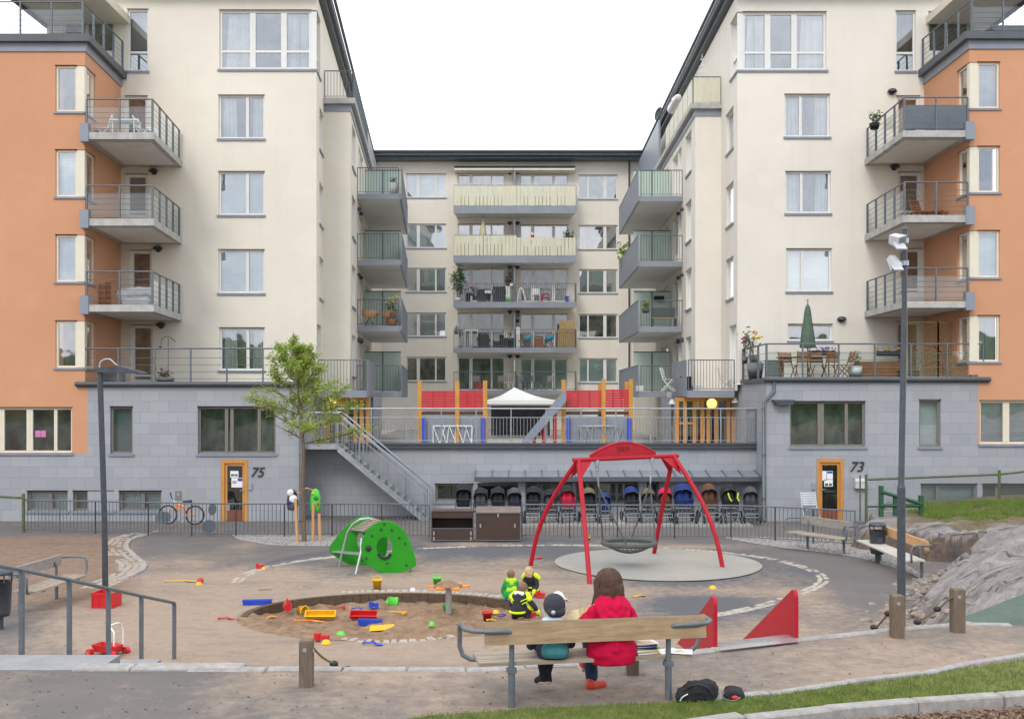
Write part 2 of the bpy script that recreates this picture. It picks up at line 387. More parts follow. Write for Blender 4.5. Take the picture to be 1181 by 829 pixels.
def bars_rail(par, path, h, sp=.11, mat='steel', r=.009, posts=1.3, name='railing', low=.08, hand=.022, midtop=0, bh=None):
    m = MB(); bh = bh or h
    for a, b in seglen(path):
        L = (b-a).length; n = max(1, int(L/sp))
        for z in ([h] if bh == h else [h, bh]): m.tube([a+Vector((0,0,z)), b+Vector((0,0,z))], hand if z == h else r*1.3, 6)
        m.tube([a+Vector((0,0,low)), b+Vector((0,0,low))], r*1.3, 4)
        for i in range(1, n):
            p = a.lerp(b, i/n); m.tube([p+Vector((0,0,low)), p+Vector((0,0,bh))], r, 4, False, False)
        k = max(1, round(L/posts))
        for i in range(k+1):
            p = a.lerp(b, i/k); m.tube([p, p+Vector((0,0,h))], .022, 6)
    return part(name, m, MAT[mat], par)
def wire_rail(par, path, h, posts=1.0, wires=5, glass=(), mat='steel', drop=.22):
    m = MB()
    for a, b in seglen(path):
        L = (b-a).length; k = max(1, round(L/posts)); d = (b-a).normalized(); mm = Matrix((d, Vector((0,0,1)).cross(d), Vector((0,0,1)))).transposed()
        m.tube([a+Vector((0,0,h)), b+Vector((0,0,h))], .026, 8)
        for i in range(wires):
            z = .12+(h-.2)*i/wires; m.tube([a+Vector((0,0,z)), b+Vector((0,0,z))], .008, 4, True, False)
        for i in range(k+1):
            p = a.lerp(b, i/k); m.obox(p+Vector((0,0,(h-drop)/2)), .02, .035, (h+drop)/2, mm)
            m.obox(p+Vector((0,0,-drop*.4)), .035, .045, drop*.5, mm)
    r = part('railing', m, MAT[mat], par)
    for (a, b) in glass:
        a = Vector(a); b = Vector(b); g = MB(); g.add([a+Vector((0,0,.06)), b+Vector((0,0,.06)), b+Vector((0,0,h-.24)), a+Vector((0,0,h-.24))], [(0,1,2,3)])
        part('glass_panel', g, MAT['gclear'], r)
    return r
def slab(par, pts, z0, z1, mat, edge=None, name='balcony'):
    m = MB(); k = len(pts)
    m.add([(x,y,z0) for x,y in pts]+[(x,y,z1) for x,y in pts], [tuple(range(k)), tuple(range(k,2*k))]+[(i,(i+1)%k,k+(i+1)%k,k+i) for i in range(k)])
    return part(name, m, MAT[mat], par)

D_O, D_C, D_B = 34.8, 38.75, 66.9
GZ = -1.14
FO = lambda u, n, z: Vector((u, D_O-n, z))
FC = lambda u, n, z: Vector((u, D_C-n, z))
def side(s, a):
    vp = (503 if s < 0 else 606)
    def fr(u, n, z):
        x = ((vp-CXP)*u + s*a)/F
        return Vector((x - s*n, u, z))
    fr.x = lambda D: ((vp-CXP)*D + s*a)/F
    fr.D = lambda px: s*a/(px-vp)
    return fr
FL = [11.35, 8.60, 5.85, 3.10]                       # wing floor levels

BLK = {
 -1: dict(vp=503, ao=14094, ac=5347, aw=4089, ap=5498, Dr=41.3, at=3183, ab=1886, abx=44.9, edge=54,
          ground='stone', oc=98, cream='cream'),
  1: dict(vp=606, ao=17818, ac=9474, aw=8226, ap=9674, Dr=42.0, at=7387, ab=5993, abx=45.4, edge=1145,
          oc=1118, cream='creamr'),
}
def mk_block(s):
    b = BLK[s]; L = s < 0
    X0 = X(b['oc'], D_O)
    root = thing('apartment_building',
      'left cream and orange apartment block, young tree standing before its grey stone base' if L else
      'right cream and orange apartment block with a closed green parasol on its terrace',
      'apartment building', (X0, D_O, GZ))
    So, Sc, Sw, Sp = side(s, b['ao']), side(s, b['ac']), side(s, b['aw']), side(s, b['ap'])
    cm = MAT[b['cream']]
    far = X(-190 if L else 1372, D_O)
    def span(p, q, D): a, c = X(p, D), X(q, D); return (min(a,c), max(a,c))
    # ---------------- orange section
    rows = [(76,129),(173,227),(271,325),(370,424)] if L else [(72,125),(169,222),(266,320),(364,417)]
    wf, wsd = (64, 110) if L else (1153, 1104)
    oh = []
    for t, bt in rows:
        a, c = span(wf, b['oc'], D_O); oh.append((a, c, Z(bt,D_O), Z(t,D_O)))
    gtop, gbot = (470, 522) if L else (462, 512)
    gx = [(-60, 83)] if L else [(1130, 1262)]
    for p, q in gx: a, c = span(p, q, D_O); oh.append((a, c, Z(gbot,D_O), Z(gtop,D_O)))
    zb = Z(523, D_O) if L else Z(512.5, D_O); zt = Z(60, D_O) if L else Z(57, D_O)
    m = MB(); u0, u1 = min(far, X0), max(far, X0)
    if L: wall(m, FO, u0, u1, zb, zt, oh); wall(m, FO, u1, X(101, D_O), zb, 3.2)
    else:
        wall(m, FO, X(1128, D_O), u1, zb, zt, oh)
        wall(m, FO, u0, X(1128, D_O), Z(432, D_O), zt, [h for h in oh if h[0] < X(1128, D_O)])
    hs = []
    Dw = So.D(wsd)
    for t, bt in rows: hs.append((D_O, Dw, Z(bt,D_O), Z(t,D_O)))
    wall(m, So, D_O, D_C, 3.35, zt, hs)
    part('orange_wall', m, MAT['orange'], root)
    for i, (t, bt) in enumerate(rows):                 # corner windows: front light, wide post, side light
        z0, z1 = Z(bt,D_O), Z(t,D_O); back = (['room','blind','blind','room'] if L else ['blind','room','blind','blindd'])[i]
        a, c = span(wf, b['oc'], D_O)
        if L: w1 = window(root, FO, a, c-.27, z0, z1, fm='fcream', back=back, rec=.06, sill=False, bg=0)
        else: w1 = window(root, FO, a+.27, c, z0, z1, fm='fcream', back=back, rec=.06, sill=False, bg=0)
        k = MB()
        if L: k.fbox(FO, c-.27, c-.02, -.13, -.02, z0+.01, z1-.01)
        else: k.fbox(FO, a+.02, a+.27, -.13, -.02, z0+.01, z1-.01)
        k.fbox(So, D_O+.135, D_O+.24, -.12, -.02, z0+.01, z1-.01)
        s_ = MB(); s_.fbox(FO, a-(.05 if L else 0), c+(0 if L else .05), -.06, .05, z0-.07, z0-.005); s_.fbox(So, D_O, Dw+.05, -.06, .05, z0-.075, z0-.006)
        part('corner_post', k, MAT['fcream'], w1); part('sill', s_, MAT['sill'], w1)
        window(root, So, D_O+.25, Dw, z0, z1, fm='fcream', back='roomg', rec=.06, sill=False, bg=0)
    for p, q in gx:
        a, c = span(p, q, D_O)
        if L: window(root, FO, a, c, Z(gbot,D_O), Z(gtop,D_O), (.2,.42,.65,.86), fm='fcream', back='room', gl='glasslow', wide=(.42,.65))
        else: window(root, FO, a, c, Z(gbot,D_O), Z(gtop,D_O), (.24,.6,.8), fm='fcream', back='blind', wide=(.24,.8))
    # cornice and roof terrace of the orange section
    m = MB(); zc0, zc1, zc2 = zt, zt+.28, zt+.52
    o1, o2 = .05, .22
    def ring(o, z0, z1):
        A = FO(X0, o, 0); x_in = So.x(D_C) - s*o
        if L: poly = [(far, D_O-o), (X0+o, D_O-o), (x_in, D_C-.003), (far, D_C-.003)]
        else: poly = [(far, D_O-o), (X0-o, D_O-o), (x_in, D_C-.003), (far, D_C-.003)]
        k = 4; m.add([(x,y,z0) for x,y in poly]+[(x,y,z1) for x,y in poly], [(0,1,2,3),(4,5,6,7)]+[(i,(i+1)%4,4+(i+1)%4,4+i) for i in range(4)])
    ring(o1, zc0, zc1); part('cornice', m, MAT['zinc'], root); m = MB(); ring(o2, zc1, zc2); part('cornice', m, MAT['zincd'], root)
    p0 = Vector((X0 + (-.02 if L else .02), D_O-.12, zc2)); pe = Vector((So.x(D_C-.2)-s*.12, D_C-.2, zc2)); pf = Vector((far, D_O-.12, zc2))
    wire_rail(root, [pf, p0, pe], 1.05, glass=[(pf, p0)])
    # ---------------- cream front
    cxn = 365 if L else 850.5
    ce = X(cxn, D_C); e = X(b['edge'], D_C)
    H_ = []
    def hole(p, q, t, bt, D=D_C): a, c = span(p, q, D); h = (a, c, Z(bt,D), Z(t,D)); H_.append(h); return h
    wins = []
    if L:
        wr = [(252,305,110,160),(252,305,198,248),(252,305,288,338),(253,305,378,427)]
        nar = (147,171,11,82); doors = [(144,170,111,176),(145,170,201,250),(150,175,289,338),(151,176,375,441)]; pent = (73,131,11,60)
        lamps = [(178,199),(183,288),(186,376)]
    else:
        wr = [(905,957,109,158),(906,958,198,246),(907,959,287,336),(909,960,374,393)]
        nar = (1033,1056,13,82); doors = [(1034,1061,111,170),(1036,1062,199,250),(1037,1063,287,340),(1034,1062,371,434)]; pent = (1071,1119,14,60)
        lamps = [(1028,107),(1031,194),(970,369)]
    bx = [(255,361,12,80)] if L else [(854,953,14,81)]
    big = hole(*((253, 365, 12, 80) if L else (850.5, 953, 14, 81)))
    wh = [hole(*w) for w in wr]; nh = hole(*nar); ph = hole(*pent)
    dh = [hole(*d) for d in doors]
    m = MB(); ztop = 17.5
    wall(m, FC, min(e,ce), max(e,ce), 3.35, ztop, H_)
    sh = []; Dbig = 40.0
    sh.append((D_C, Dbig, big[2], big[3]))
    D1, D2 = (39.75, 41.0) if L else (39.5, 40.9)
    for f in FL[:3]: sh.append((D1, D2, f+.7, f+2.2))
    sh.append((39.0, 40.2, 3.36, 5.5))
    wall(m, Sc, D_C, 66.0, 3.11, ztop-.1, [h for h in sh])
    wall(m, FC, e-.01 if L else e-.5, e+.5 if L else e+.01, ztop-.0, ztop+.01)
    # outer side of the top storey, facing away
    m.quad((e, D_C, 3.35), (e, D_C+12, 3.35), (e, D_C+12, ztop), (e, D_C, ztop))
    part('cream_wall', m, cm, root)
    kinds = (['blind']*3+['room']) if L else ['room','room','blind','room']
    kinds = (['room','blind','blind','room'] if L else kinds)
    for h, k in zip(wh, kinds): window(root, FC, *h, splits=(.62,) if L else (.36,), back=k, vs=1 if k == 'room' and h[3]-h[2] > 1 else 0)
    window(root, FC, *nh, tr=.31, back='blindd' if L else 'room', gl='glass')
    window(root, FC, *ph, splits=(.45,), back='roomg', name='terrace_door', sill=False)
    for i, h in enumerate(dh): window(root, FC, *h, tr=.12, back=['room','blindd','room','roomg'][i], name='balcony_door', sill=False, fw=.1)
    # big corner window on the top floor
    a, c = big[0], big[1]
    if L: bw = window(root, FC, a, c-.2, big[2], big[3], splits=(.36,.70), tr=.31, back='curtain', wide=(.36,.70), sill=False, fw=.08, bg=0)
    else: bw = window(root, FC, a+.2, c, big[2], big[3], splits=(.30,.62), tr=.31, back='curtain', wide=(.30,.62), sill=False, fw=.08, bg=0)
    k = MB()
    if L: k.fbox(FC, c-.2, c-.02, -.15, -.05, big[2], big[3])
    else: k.fbox(FC, a+.02, a+.2, -.15, -.05, big[2], big[3])
    part('corner_post', k, MAT['fwhite'], bw)
    k = MB(); k.fbox(FC, a-(.06 if L else 0), c+(0 if L else .06), -.09, .06, big[2]-.08, big[2]-.005); k.fbox(Sc, D_C, Dbig+.05, -.09, .06, big[2]-.085, big[2]-.006)
    part('sill', k, MAT['sill'], bw)
    window(root, Sc, D_C+.17, Dbig, big[2], big[3], tr=.31, back='room', sill=False, bg=0)
    for h in sh[1:4]: window(root, Sc, *h, back='blind')
    window(root, Sc, *sh[4], back='blindd', name='balcony_door', sill=False)
    for i, (px, py) in enumerate(lamps):
        nm = ['topmost', 'middle', 'lowest'][i]
        lamp_dome(FC, X(px, D_C), Z(py, D_C), ('dark dome lamp on the left cream wall, %s of the three at balcony doors' % nm) if L else
                  (['dark dome lamp above left of the topmost balcony door on the right block','dark dome lamp above left of the second balcony door on the right block','dark dome lamp right of the small two-pane window above the right terrace'][i]))
    # canopy over the roof terrace
    m = MB(); a, c = span(*((54,150) if L else (1068,1145)), D_C)
    zcan = 16.3
    m.box(a, c, 36.0, D_C-.004, zcan, zcan+.28); part('canopy', m, MAT['fcream'], root)
    for i in range(8):
        pass
    m = MB(); m.box(a-.08, c+.08, 35.8, 36.0-.004, zcan-.1, zcan+.34)
    if L: m.box(a-.1, a-.004, 35.8, D_C+6, zcan-.1, zcan+.34)
    else: m.box(c+.004, c+.1, 35.8, D_C+6, zcan-.1, zcan+.34)
    part('canopy_edge', m, MAT['roof'], root)
    # roof
    ae = b['ac'] - (300 if L else -(-300))
    Se = side(s, b['ac']-270)
    def roofpoly(o, D0, D1_): return [(Se.x(D0)-s*o, D0), (Se.x(D1_)-s*o, D1_), (X0+s*24, D1_), (X0+s*24, D0)]
    def roofslab(o, D0, D1_, z0, z1, mt):
        m = MB(); q = roofpoly(o, D0, D1_); q[2] = (e, D1_); q[3] = (e, D0)
        m.add([(x,y,z0) for x,y in q]+[(x,y,z1) for x,y in q], [(0,1,2,3),(4,5,6,7)]+[(i,(i+1)%4,4+(i+1)%4,4+i) for i in range(4)])
        return part('roof', m, MAT[mt], root)
    roofslab(0, 38.1, 69.5, ztop+.003, ztop+.16, 'roof'); r_ = roofslab(.16, 37.95, 69.5, ztop+.163, ztop+.46, 'roof')
    g = MB(); g.tube([(Se.x(37.9)-s*.26, 37.9, ztop+.40), (Se.x(68)-s*.26, 68, ztop+.40)], .065, 8); part('gutter', g, MAT['roof'], r_)
    # ---------------- wing
    Dr = b['Dr']; zw = 13.83
    m = MB()
    FR = lambda u, n, z: Vector((u, Dr-n, z))
    xa, xb = Sc.x(Dr), Sw.x(Dr)
    wall(m, FR, min(xa,xb), max(xa,xb), 3.11, zw)
    wh2 = []
    for f in FL: wh2.append((42.2 if L else 43.0, 43.9 if L else 44.4, f+.6, f+2.2))
    for f in FL:
        wh2 += [(45.7, 46.6, f+.02, f+2.15), (46.75, 48.3, f+.5, f+2.15), (50.0, 52.6, f+.02, f+2.15)]
    wh2 += [(43.8, 45.6, .9, 2.7), (47, 49.5, .9, 2.7)]
    wall(m, Sw, Dr, 66.0, .86, zw, wh2)
    part('wing_wall', m, cm, root)
    for i, h in enumerate(wh2): window(root, Sw, *h, back='room' if i % 3 else 'blindd', sill=i < 4, fw=.06)
    # wing cornice, terrace floor, rails, penthouse
    m = MB()
    def wring(o, z0, z1):
        q = [(xa, Dr-o), (Sw.x(Dr-o)-s*o, Dr-o), (Sw.x(65.9)-s*o, 65.9), (Sc.x(65.9), 65.9)]
        m.add([(x,y,z0) for x,y in q]+[(x,y,z1) for x,y in q], [(0,1,2,3),(4,5,6,7)]+[(i,(i+1)%4,4+(i+1)%4,4+i) for i in range(4)])
    wring(.04, zw, zw+.27); part('cornice', m, MAT['zinc'], root); m = MB(); wring(.20, zw+.27, zw+.48); part('cornice', m, MAT['concrete'], root)
    zt_ = zw+.48; q0 = Vector((xa-s*.05, Dr-.1, zt_)); q1 = Vector((Sw.x(Dr)-s*.1, Dr-.1, zt_)); q2 = Vector((Sw.x(50)-s*.1, 50, zt_)); q3 = Vector((Sw.x(58)-s*.1, 58, zt_))
    if L:
        bars_rail(root, [q0, q1, q2], 1.05, mat='steel'); m = MB()
        mv = lambda u, n, z: Sw(u, .1+n, z)
        for i in range(56): m.fbox(mv, 50.1+i*.14, 50.1+i*.14+.125, -.01, .012, zt_+.08, zt_+1.0)
        part('balcony_boards', m, MAT['zinc'], root)
    else:
        m = MB(); n_ = 9
        for i in range(n_): x_ = q0.x+(q1.x-q0.x)*i/n_; w_ = (q1.x-q0.x)/n_*.86; m.box(min(x_,x_+w_), max(x_,x_+w_), Dr-.12, Dr-.10, zt_+.05, zt_+1.0)
        mv = lambda u, n, z: Sw(u, .1+n, z)
        for i in range(60): m.fbox(mv, 42.2+i*.13, 42.2+i*.13+.118, -.01, .012, zt_+.05, zt_+1.0)
        part('balcony_boards', m, MAT['cboards'], root)
        bars_rail(root, [q0, q1, q2], 1.03, .5)
        m = MB(); m.fbox(Sw, 56.0, 66.0, -.4, -.3, zt_, 17.3); part('penthouse_wall', m, MAT['zinc'], root)
    m = MB(); FRp = lambda u, n, z: Vector((u, Dr+2.4-n, z))
    # ---------------- wing balconies, four levels
    Sb = side(s, b['ab']); St = side(s, b['at']); Db = b['abx']
    for i, f in enumerate(FL):
        d0, d1 = Db, 54.7
        q = [(Sw.x(d0)-s*.01, d0), (Sb.x(d0), d0), (Sb.x(d1), d1), (Sw.x(d1)-s*.01, d1)]
        bl = slab(root, q, f-.21, f-.03, 'underslab')
        m = MB(); m.add([], [])
        m.tube([(q[0][0], d0-.02, f-.11), (q[1][0], d0-.02, f-.11)], .001, 3)
        m.box(min(q[0][0],q[1][0]), max(q[0][0],q[1][0]), d0-.06, d0-.005, f-.225, f-.0)
        m.fbox(Sb, d0-.06, d1, .004, .05, f-.225, f-.0)
        part('fascia', m, MAT['zinc'], bl)
        r0 = Vector((q[0][0], d0+.02, f)); r1 = Vector((q[1][0]+s*.05, d0+.02, f))
        bars_rail(bl, [r0, r1], 1.1, posts=3, r=.010)
        m = MB(); m.fbox(Sb, d0-.05, d1, .055, .075, f-.2, f+1.10); m.fbox(Sb, d0-.05, d1, .04, .09, f+1.10, f+1.14)
        k = int((d1-d0)/.55)
        for j in range(k): m.fbox(Sb, d0+j*.55, d0+j*.55+.02, .075, .085, f-.2, f+1.1)
        part('side_screen', m, MAT['zinc'], bl)
        m = MB(); x0_, x1_ = sorted((Sw.x(48.9)-s*.05, Sb.x(48.9)+s*.08)); m.box(x0_, x1_, 48.88, 48.90, f+.05, f+1.8); pn = part('privacy_glass', m, MAT['gfrost'], bl)
        m = MB(); m.box(x0_, x1_, 48.86, 48.92, f+1.8, f+1.85); m.box((x0_+x1_)/2-.03, (x0_+x1_)/2+.03, 48.85, 48.875, f, f+1.8)
        part('frame', m, MAT['steel'], pn)
        for dd_ in (45.1, 46.2): m = MB(); m.ball(Sw(dd_, .08, f-.6 if i < 3 else f+2.2), .09); part('soffit_lamp', m, MAT['steeld'], bl)
    # near terrace over the courtyard door
    f = FL[3]; d0, d1 = 39.3, 43.3
    q = [(Sc.x(d0)-s*.01, d0), (St.x(d0), d0), (St.x(d1), d1), (St.x(Db-.1), Db-.1), (Sw.x(Db-.1), Db-.1), (Sw.x(Dr), Dr-.01), (Sc.x(Dr-.01)-s*.01, Dr-.01)]
    bl = slab(root, q, f-.23, f-.02, 'underslab')
    m = MB(); m.box(min(q[0][0],q[1][0]), max(q[0][0],q[1][0]), d0-.06, d0-.005, f-.24, f+.02); m.fbox(St, d0-.06, d1, .004, .05, f-.24, f+.02); part('fascia', m, MAT['zinc'], bl)
    bars_rail(bl, [Vector((q[0][0], d0, f)), Vector((q[1][0], d0, f))], 1.13, posts=3, r=.010)
    m = MB(); m.fbox(St, d0, d1, .055, .075, f-.2, f+1.14); part('side_screen', m, MAT['zinc'], bl)
    # courtyard door front under the terrace
    De = 40.2; FE = lambda u, n, z: Vector((u, De-n, z)); ze = f-.24
    pr = (352, 424) if L else (781, 855); xs = span(*pr, De); zf = .86
    dd = MB(); g = MB(); bars_px = ([378,388.5,399,410,417,424] if L else [781,790,801,810,817,826,840,846])
    for p in bars_px: dd.fbox(FE, X(p,De)-.07, X(p,De)+.07, -.06, .02, zf, ze)
    dd.fbox(FE, X(bars_px[0],De), X(bars_px[-1],De), -.055, .01, ze-.14, ze-.002); dd.fbox(FE, X(bars_px[0],De), X(bars_px[-1],De), -.055, .01, zf, zf+.3)
    dd.fbox(FE, X(bars_px[0],De), X(bars_px[2],De), -.055, .01, zf+1.0, zf+1.08)
    df = part('courtyard_door', dd, MAT['dooro'], root)
    g.fbox(FE, X(bars_px[0],De), X(bars_px[-1],De), -.05, -.045, zf, ze); part('pane', g, MAT['glasslow'], df)
    g = MB(); g.fbox(FE, X(bars_px[0],De)-.1, X(bars_px[-1],De)+.1, -.9, -.85, zf, ze); part('room_interior', g, MAT['room'], df)
    m = MB(); rest = (352, bars_px[0]) if L else (bars_px[-1], 858)
    wall(m, FE, *span(rest[0], rest[1], De), zf, ze)
    sx = X(bars_px[-1] if L else bars_px[0], De); m.quad((sx, De, zf), (sx, 44.5, zf), (sx, 44.5, ze), (sx, De, ze))
    part('entrance_wall', m, MAT['stone'], root)
    m = MB()
    for dcol in (44.6, 50.5): m.fbox(St, dcol, dcol+.35, -.6, -.25, zf, 2.86)
    part('column', m, cm, root)
    # ---------------- stone podium with terrace
    ptop = 3.35 if L else 3.5; zpt = ptop-.16
    px_c = 345 if L else 884
    hp = []
    def ph_(p, q, t, bt): a_, c_ = span(p, q, D_O); h = (a_, c_, Z(bt,D_O), Z(t,D_O)); hp.append(h); return h
    if L:
        w_up = [(127,153,469,523),(228,318,469,523)]; w_lo = [(31,78,566,589),(84,131,566,589),(137,186,566,589)]; door = (255,286,530,601)
    else:
        w_up = [(1060,1085,461,515),(911,998,463,515)]; w_lo = [(1062,1127,558,581),(1133,1190,558,580)]; door = (942,973,529,600)
    A = [ph_(*w) for w in w_up]; B = [ph_(*w) for w in w_lo]; C_ = ph_(*door)
    m = MB(); xl, xr = sorted((X(px_c, D_O), far))
    split = X(101 if L else 1128, D_O)
    if L:
        wall(m, FO, split, xr, GZ-.4, zpt, [h for h in hp if h[0] >= split]); wall(m, FO, xl, split, GZ-.4, zb, [h for h in hp if h[0] < split])
    else:
        wall(m, FO, xl, split, GZ-.4, zpt, [h for h in hp if h[0] < split]); wall(m, FO, split, xr, GZ-.4, zb, [h for h in hp if h[0] >= split])
    wall(m, Sp, D_O, 41.0, GZ-.4, zpt)
    part('stone_base', m, MAT['stone'], root)
    m = MB(); ex = 361 if L else 860
    cx = X(px_c, D_O); q = [(split-s*0+ (.35*s), D_O-.06), (cx-s*.06, D_O-.06), (Sp.x(D_C)-s*.06, D_C), (split+.35*s, D_C)]
    m.add([(x,y,zpt+.004) for x,y in q]+[(x,y,ptop) for x,y in q], [(0,1,2,3),(4,5,6,7)]+[(i,(i+1)%4,4+(i+1)%4,4+i) for i in range(4)])
    part('terrace_floor', m, MAT['zincd'], root)
    m = MB(); m.tube([(split+.35*s, D_O-.12, ptop-.05), (cx-s*.12, D_O-.12, ptop-.05)], .075, 8); part('gutter', m, MAT['zincd'], root)
    x_w = So.x(D_C-.1); t0 = Vector((split+.2*s if 1 else 0, D_O+.08, ptop)); t1 = Vector((cx+s*.02, D_O+.08, ptop)); t2 = Vector((Sp.x(D_C-.1)+s*.02, D_C-.1, ptop))
    wire_rail(root, [t0, t1, t2], 1.1, posts=1.15, wires=4, glass=[] if L else [(t0, t1)], drop=.05)
    for i, h in enumerate(A):
        if h[1]-h[0] > 1.5: window(root, FO, *h, splits=((.36,.43,.78) if L else (.42,.76)), fm='ftaupe', back='roomg', gl='glasslow', wide=(.40,.42), rec=.1)
        else: window(root, FO, *h, fm='ftaupe', back='blindd' if L else 'blind', gl='glasslow' if L else 'glass', rec=.1)
    for i, h in enumerate(B): window(root, FO, *h, splits=(.55,) if L else (.32,), fm='ftaupe', back='blind' if i != 1 else 'blindd', gl='glasslow', rec=.12)
    # house door
    a, c, z0, z1 = C_
    d = MB(); d.fbox(FO, a+.003, a+.11, -.10, .02, z0, z1-.11); d.fbox(FO, c-.11, c-.003, -.10, .02, z0, z1-.11); d.fbox(FO, a+.003, c-.003, -.10, .02, z1-.11, z1-.003)
    d.fbox(FO, a+.112, a+.19, -.09, -.04, z0+.02, z1-.115); d.fbox(FO, c-.19, c-.112, -.09, -.04, z0+.02, z1-.115); d.fbox(FO, a+.19, c-.19, -.09, -.04, z1-.2, z1-.115)
    dr = part('house_door', d, MAT['dooro'], root)
    d = MB(); d.fbox(FO, a+.19, c-.19, -.088, -.03, z0+.02, z0+.36); part('kick_panel', d, MAT['doorr'], dr)
    d = MB(); d.fbox(FO, a+.19, c-.19, -.07, -.06, z0+.36, z1-.2); part('pane', d, MAT['glasslow'], dr)
    d = MB(); d.fbox(FO, a-.2, c+.2, -1.2, -1.15, z0, z1+.2); part('room_interior', d, MAT['room'], dr)
    d = MB(); hx = c-.15 if L else a+.15
    d.tube([FO(hx,-.03,z0+1.0), FO(hx,.04,z0+1.0), FO(hx-.1*(1 if L else -1),.04,z0+1.0)], .011, 8); d.fbox(FO, hx-.02, hx+.02, -.04, -.025, z0+.92, z0+1.1); part('door_handle', d, MAT['galv'], dr)
    return root
def poster(px0, px1, py0, py1, D, mat, label, name='notice', lines=4, fr=None, accents=()):
    fr = fr or (lambda u, n, z: Vector((u, D-n, z)))
    o = thing(name, label, 'notice', fr((X(px0,D)+X(px1,D))/2, .0, Z(py1,D)), None)
    m = MB(); m.fbox(fr, X(px0,D), X(px1,D), 0, .006, Z(py1,D), Z(py0,D)); part('sheet', m, mat, o)
    for (a, b, c, d, mt) in accents:
        m = MB(); w = px1-px0; h = py1-py0
        m.fbox(fr, X(px0+w*a,D), X(px0+w*b,D), .006, .009, Z(py0+h*d,D), Z(py0+h*c,D)); part('printed_block', m, MAT[mt], o)
    return o
bl_ = mk_block(-1); br_ = mk_block(1)
# corner balconies of both blocks (children of their building)
def corner_balconies(root, s):
    L = s < 0; So = side(s, BLK[s]['ao'])
    xc = X(BLK[s]['oc'], 34.6)
    rows = [(153,161),(252.5,260.5),(351.5,359.5)] if L else [(151,158.5),(248.5,256.5),(347.5,355)]
    for i, (t, bt) in enumerate(rows):
        z1, z0 = Z(t, 34.6), Z(bt, 34.6)
        xo0, xo1 = (X(178,34.6), X(210,D_C)) if L else (X(1041,34.6), X(997,D_C))
        q = [(xc, 34.55), (xo0, 34.55), (xo1, D_C-.003), (So.x(D_C)-s*.003, D_C-.003), (So.x(D_O)-s*.003, D_O-.02)]
        sl = slab(root, q, z0, z1, 'concrete')
        m = MB(); cx_ = (q[0][0]+q[1][0])/2; cy_ = 36.7
        for k_, zz in ((.80, .006), (.55, .012)):
            pq = [(cx_+(x-cx_)*k_, cy_+(y-cy_)*k_) for x, y in q[:4]]
            m.add([(x,y,z0-zz) for x,y in pq]+[(x,y,z0-.0005) for x,y in pq], [(0,1,2,3)]+[(j,(j+1)%4,4+(j+1)%4,4+j) for j in range(4)])
        part('soffit', m, MAT['underslab'], sl)
        a = Vector((xc-s*.06, 34.60, z1)); b_ = Vector((xo0+s*.06, 34.60, z1)); c_ = Vector((xo1+s*.06, D_C-.15, z1))
        gl = [(a, b_)] if i in ((0,1) if L else (0,2)) else []
        wire_rail(sl, [a, b_, c_], 1.07, posts=1.1, glass=gl+[(b_, c_)])
        m = MB(); m.box(min(xc, xc-s*-.35) - .0, max(xc, xc+s*.35), 34.5, 34.8, z0-.05, z1+.3); 
        m = MB(); m.box(xc-.14, xc+.14, 34.5, 34.78, z0-.08, z1+.28); part('bracket_box', m, MAT['zinc'], sl)
        if not L and i == 0:
            m = MB(); m.box(xo0+.1, xc-.05, 34.68, 34.69, z1+.05, z1+.85); part('wind_screen', m, MAT['greyc'], sl)
corner_balconies(bl_, -1); corner_balconies(br_, 1)
# ------------------------------------------------------------------ rear building
FB = lambda u, n, z: Vector((u, D_B-n, z))
bb = thing('apartment_building', 'low cream building closing the far courtyard end, with stacked double balconies', 'apartment building', (X(590,D_B), D_B, .86))
rowsB = [(200.5,228),(258.5,286),(309.5,336.5),(361,388),(412,439.5)]
HB = []; 
def hb(p, q, t, bt): h = (X(p,D_B), X(q,D_B), Z(bt,D_B), Z(t,D_B)); HB.append(h); return h
wl = [hb(468.5,514.5,t,b) for t,b in rowsB]; wr_ = [hb(667.5,712,t+1.5,b+1.5) for t,b in rowsB]
cl = []; cr = []
for i,(t,b) in enumerate(rowsB):
    bt = [240,297,348,402,450][i]
    cl.append(hb(528,582,t,bt)); cr.append(hb(600,655,t+1,bt))
m = MB(); wall(m, FB, X(385,D_B), X(800,D_B), .86, 17.5, HB); part('cream_wall', m, MAT['creamr'], bb)
kb = ['blind','blind','blindd','blind','room']; kr = ['room','room','blindd','room','blind']
for i,h in enumerate(wl): window(bb, FB, *h, splits=(.30,.74), wide=(.30,), back=kb[i], fm='fwhite', gl='glass' if i < 4 else 'glasslow')
for i,h in enumerate(wr_): window(bb, FB, *h, splits=(.24,.68), wide=(.68,), back=kr[i], gl='glass' if i < 3 else 'glasslow')
for i in range(5):
    h = cl[i]; w = h[1]-h[0]
    window(bb, FB, *h, splits=(.28,.72), wide=(.28,), back='room', gl='glass' if i < 2 else 'glasslow', sill=False, name='glass_door')
    window(bb, FB, *cr[i], splits=(.26,.70), wide=(.26,.70), back='blindd' if i in (3,4) else 'room', gl='glass' if i < 2 else 'glasslow', sill=False, name='glass_door')
m = MB(); m.box(X(380,66), X(800,66), 66.0, 76, 17.502, 17.66); m.box(X(380,65.7), X(800,65.7), 65.7, 76, 17.663, 17.88); r_ = part('roof', m, MAT['roof'], bb)
m = MB(); m.tube([(X(420,65.6), 65.6, 17.88), (X(760,65.6), 65.6, 17.88)], .07, 6); part('gutter', m, MAT['zincd'], r_)
m = MB()
for i in range(int(120)):
    x_ = X(436,66)+i*.14
    if x_ < X(738,66) and noise.noise(Vector((i*.2,0,0))) > -.1: m.box(x_, x_+.04, 66.3, 66.34, 17.88, 18.04)
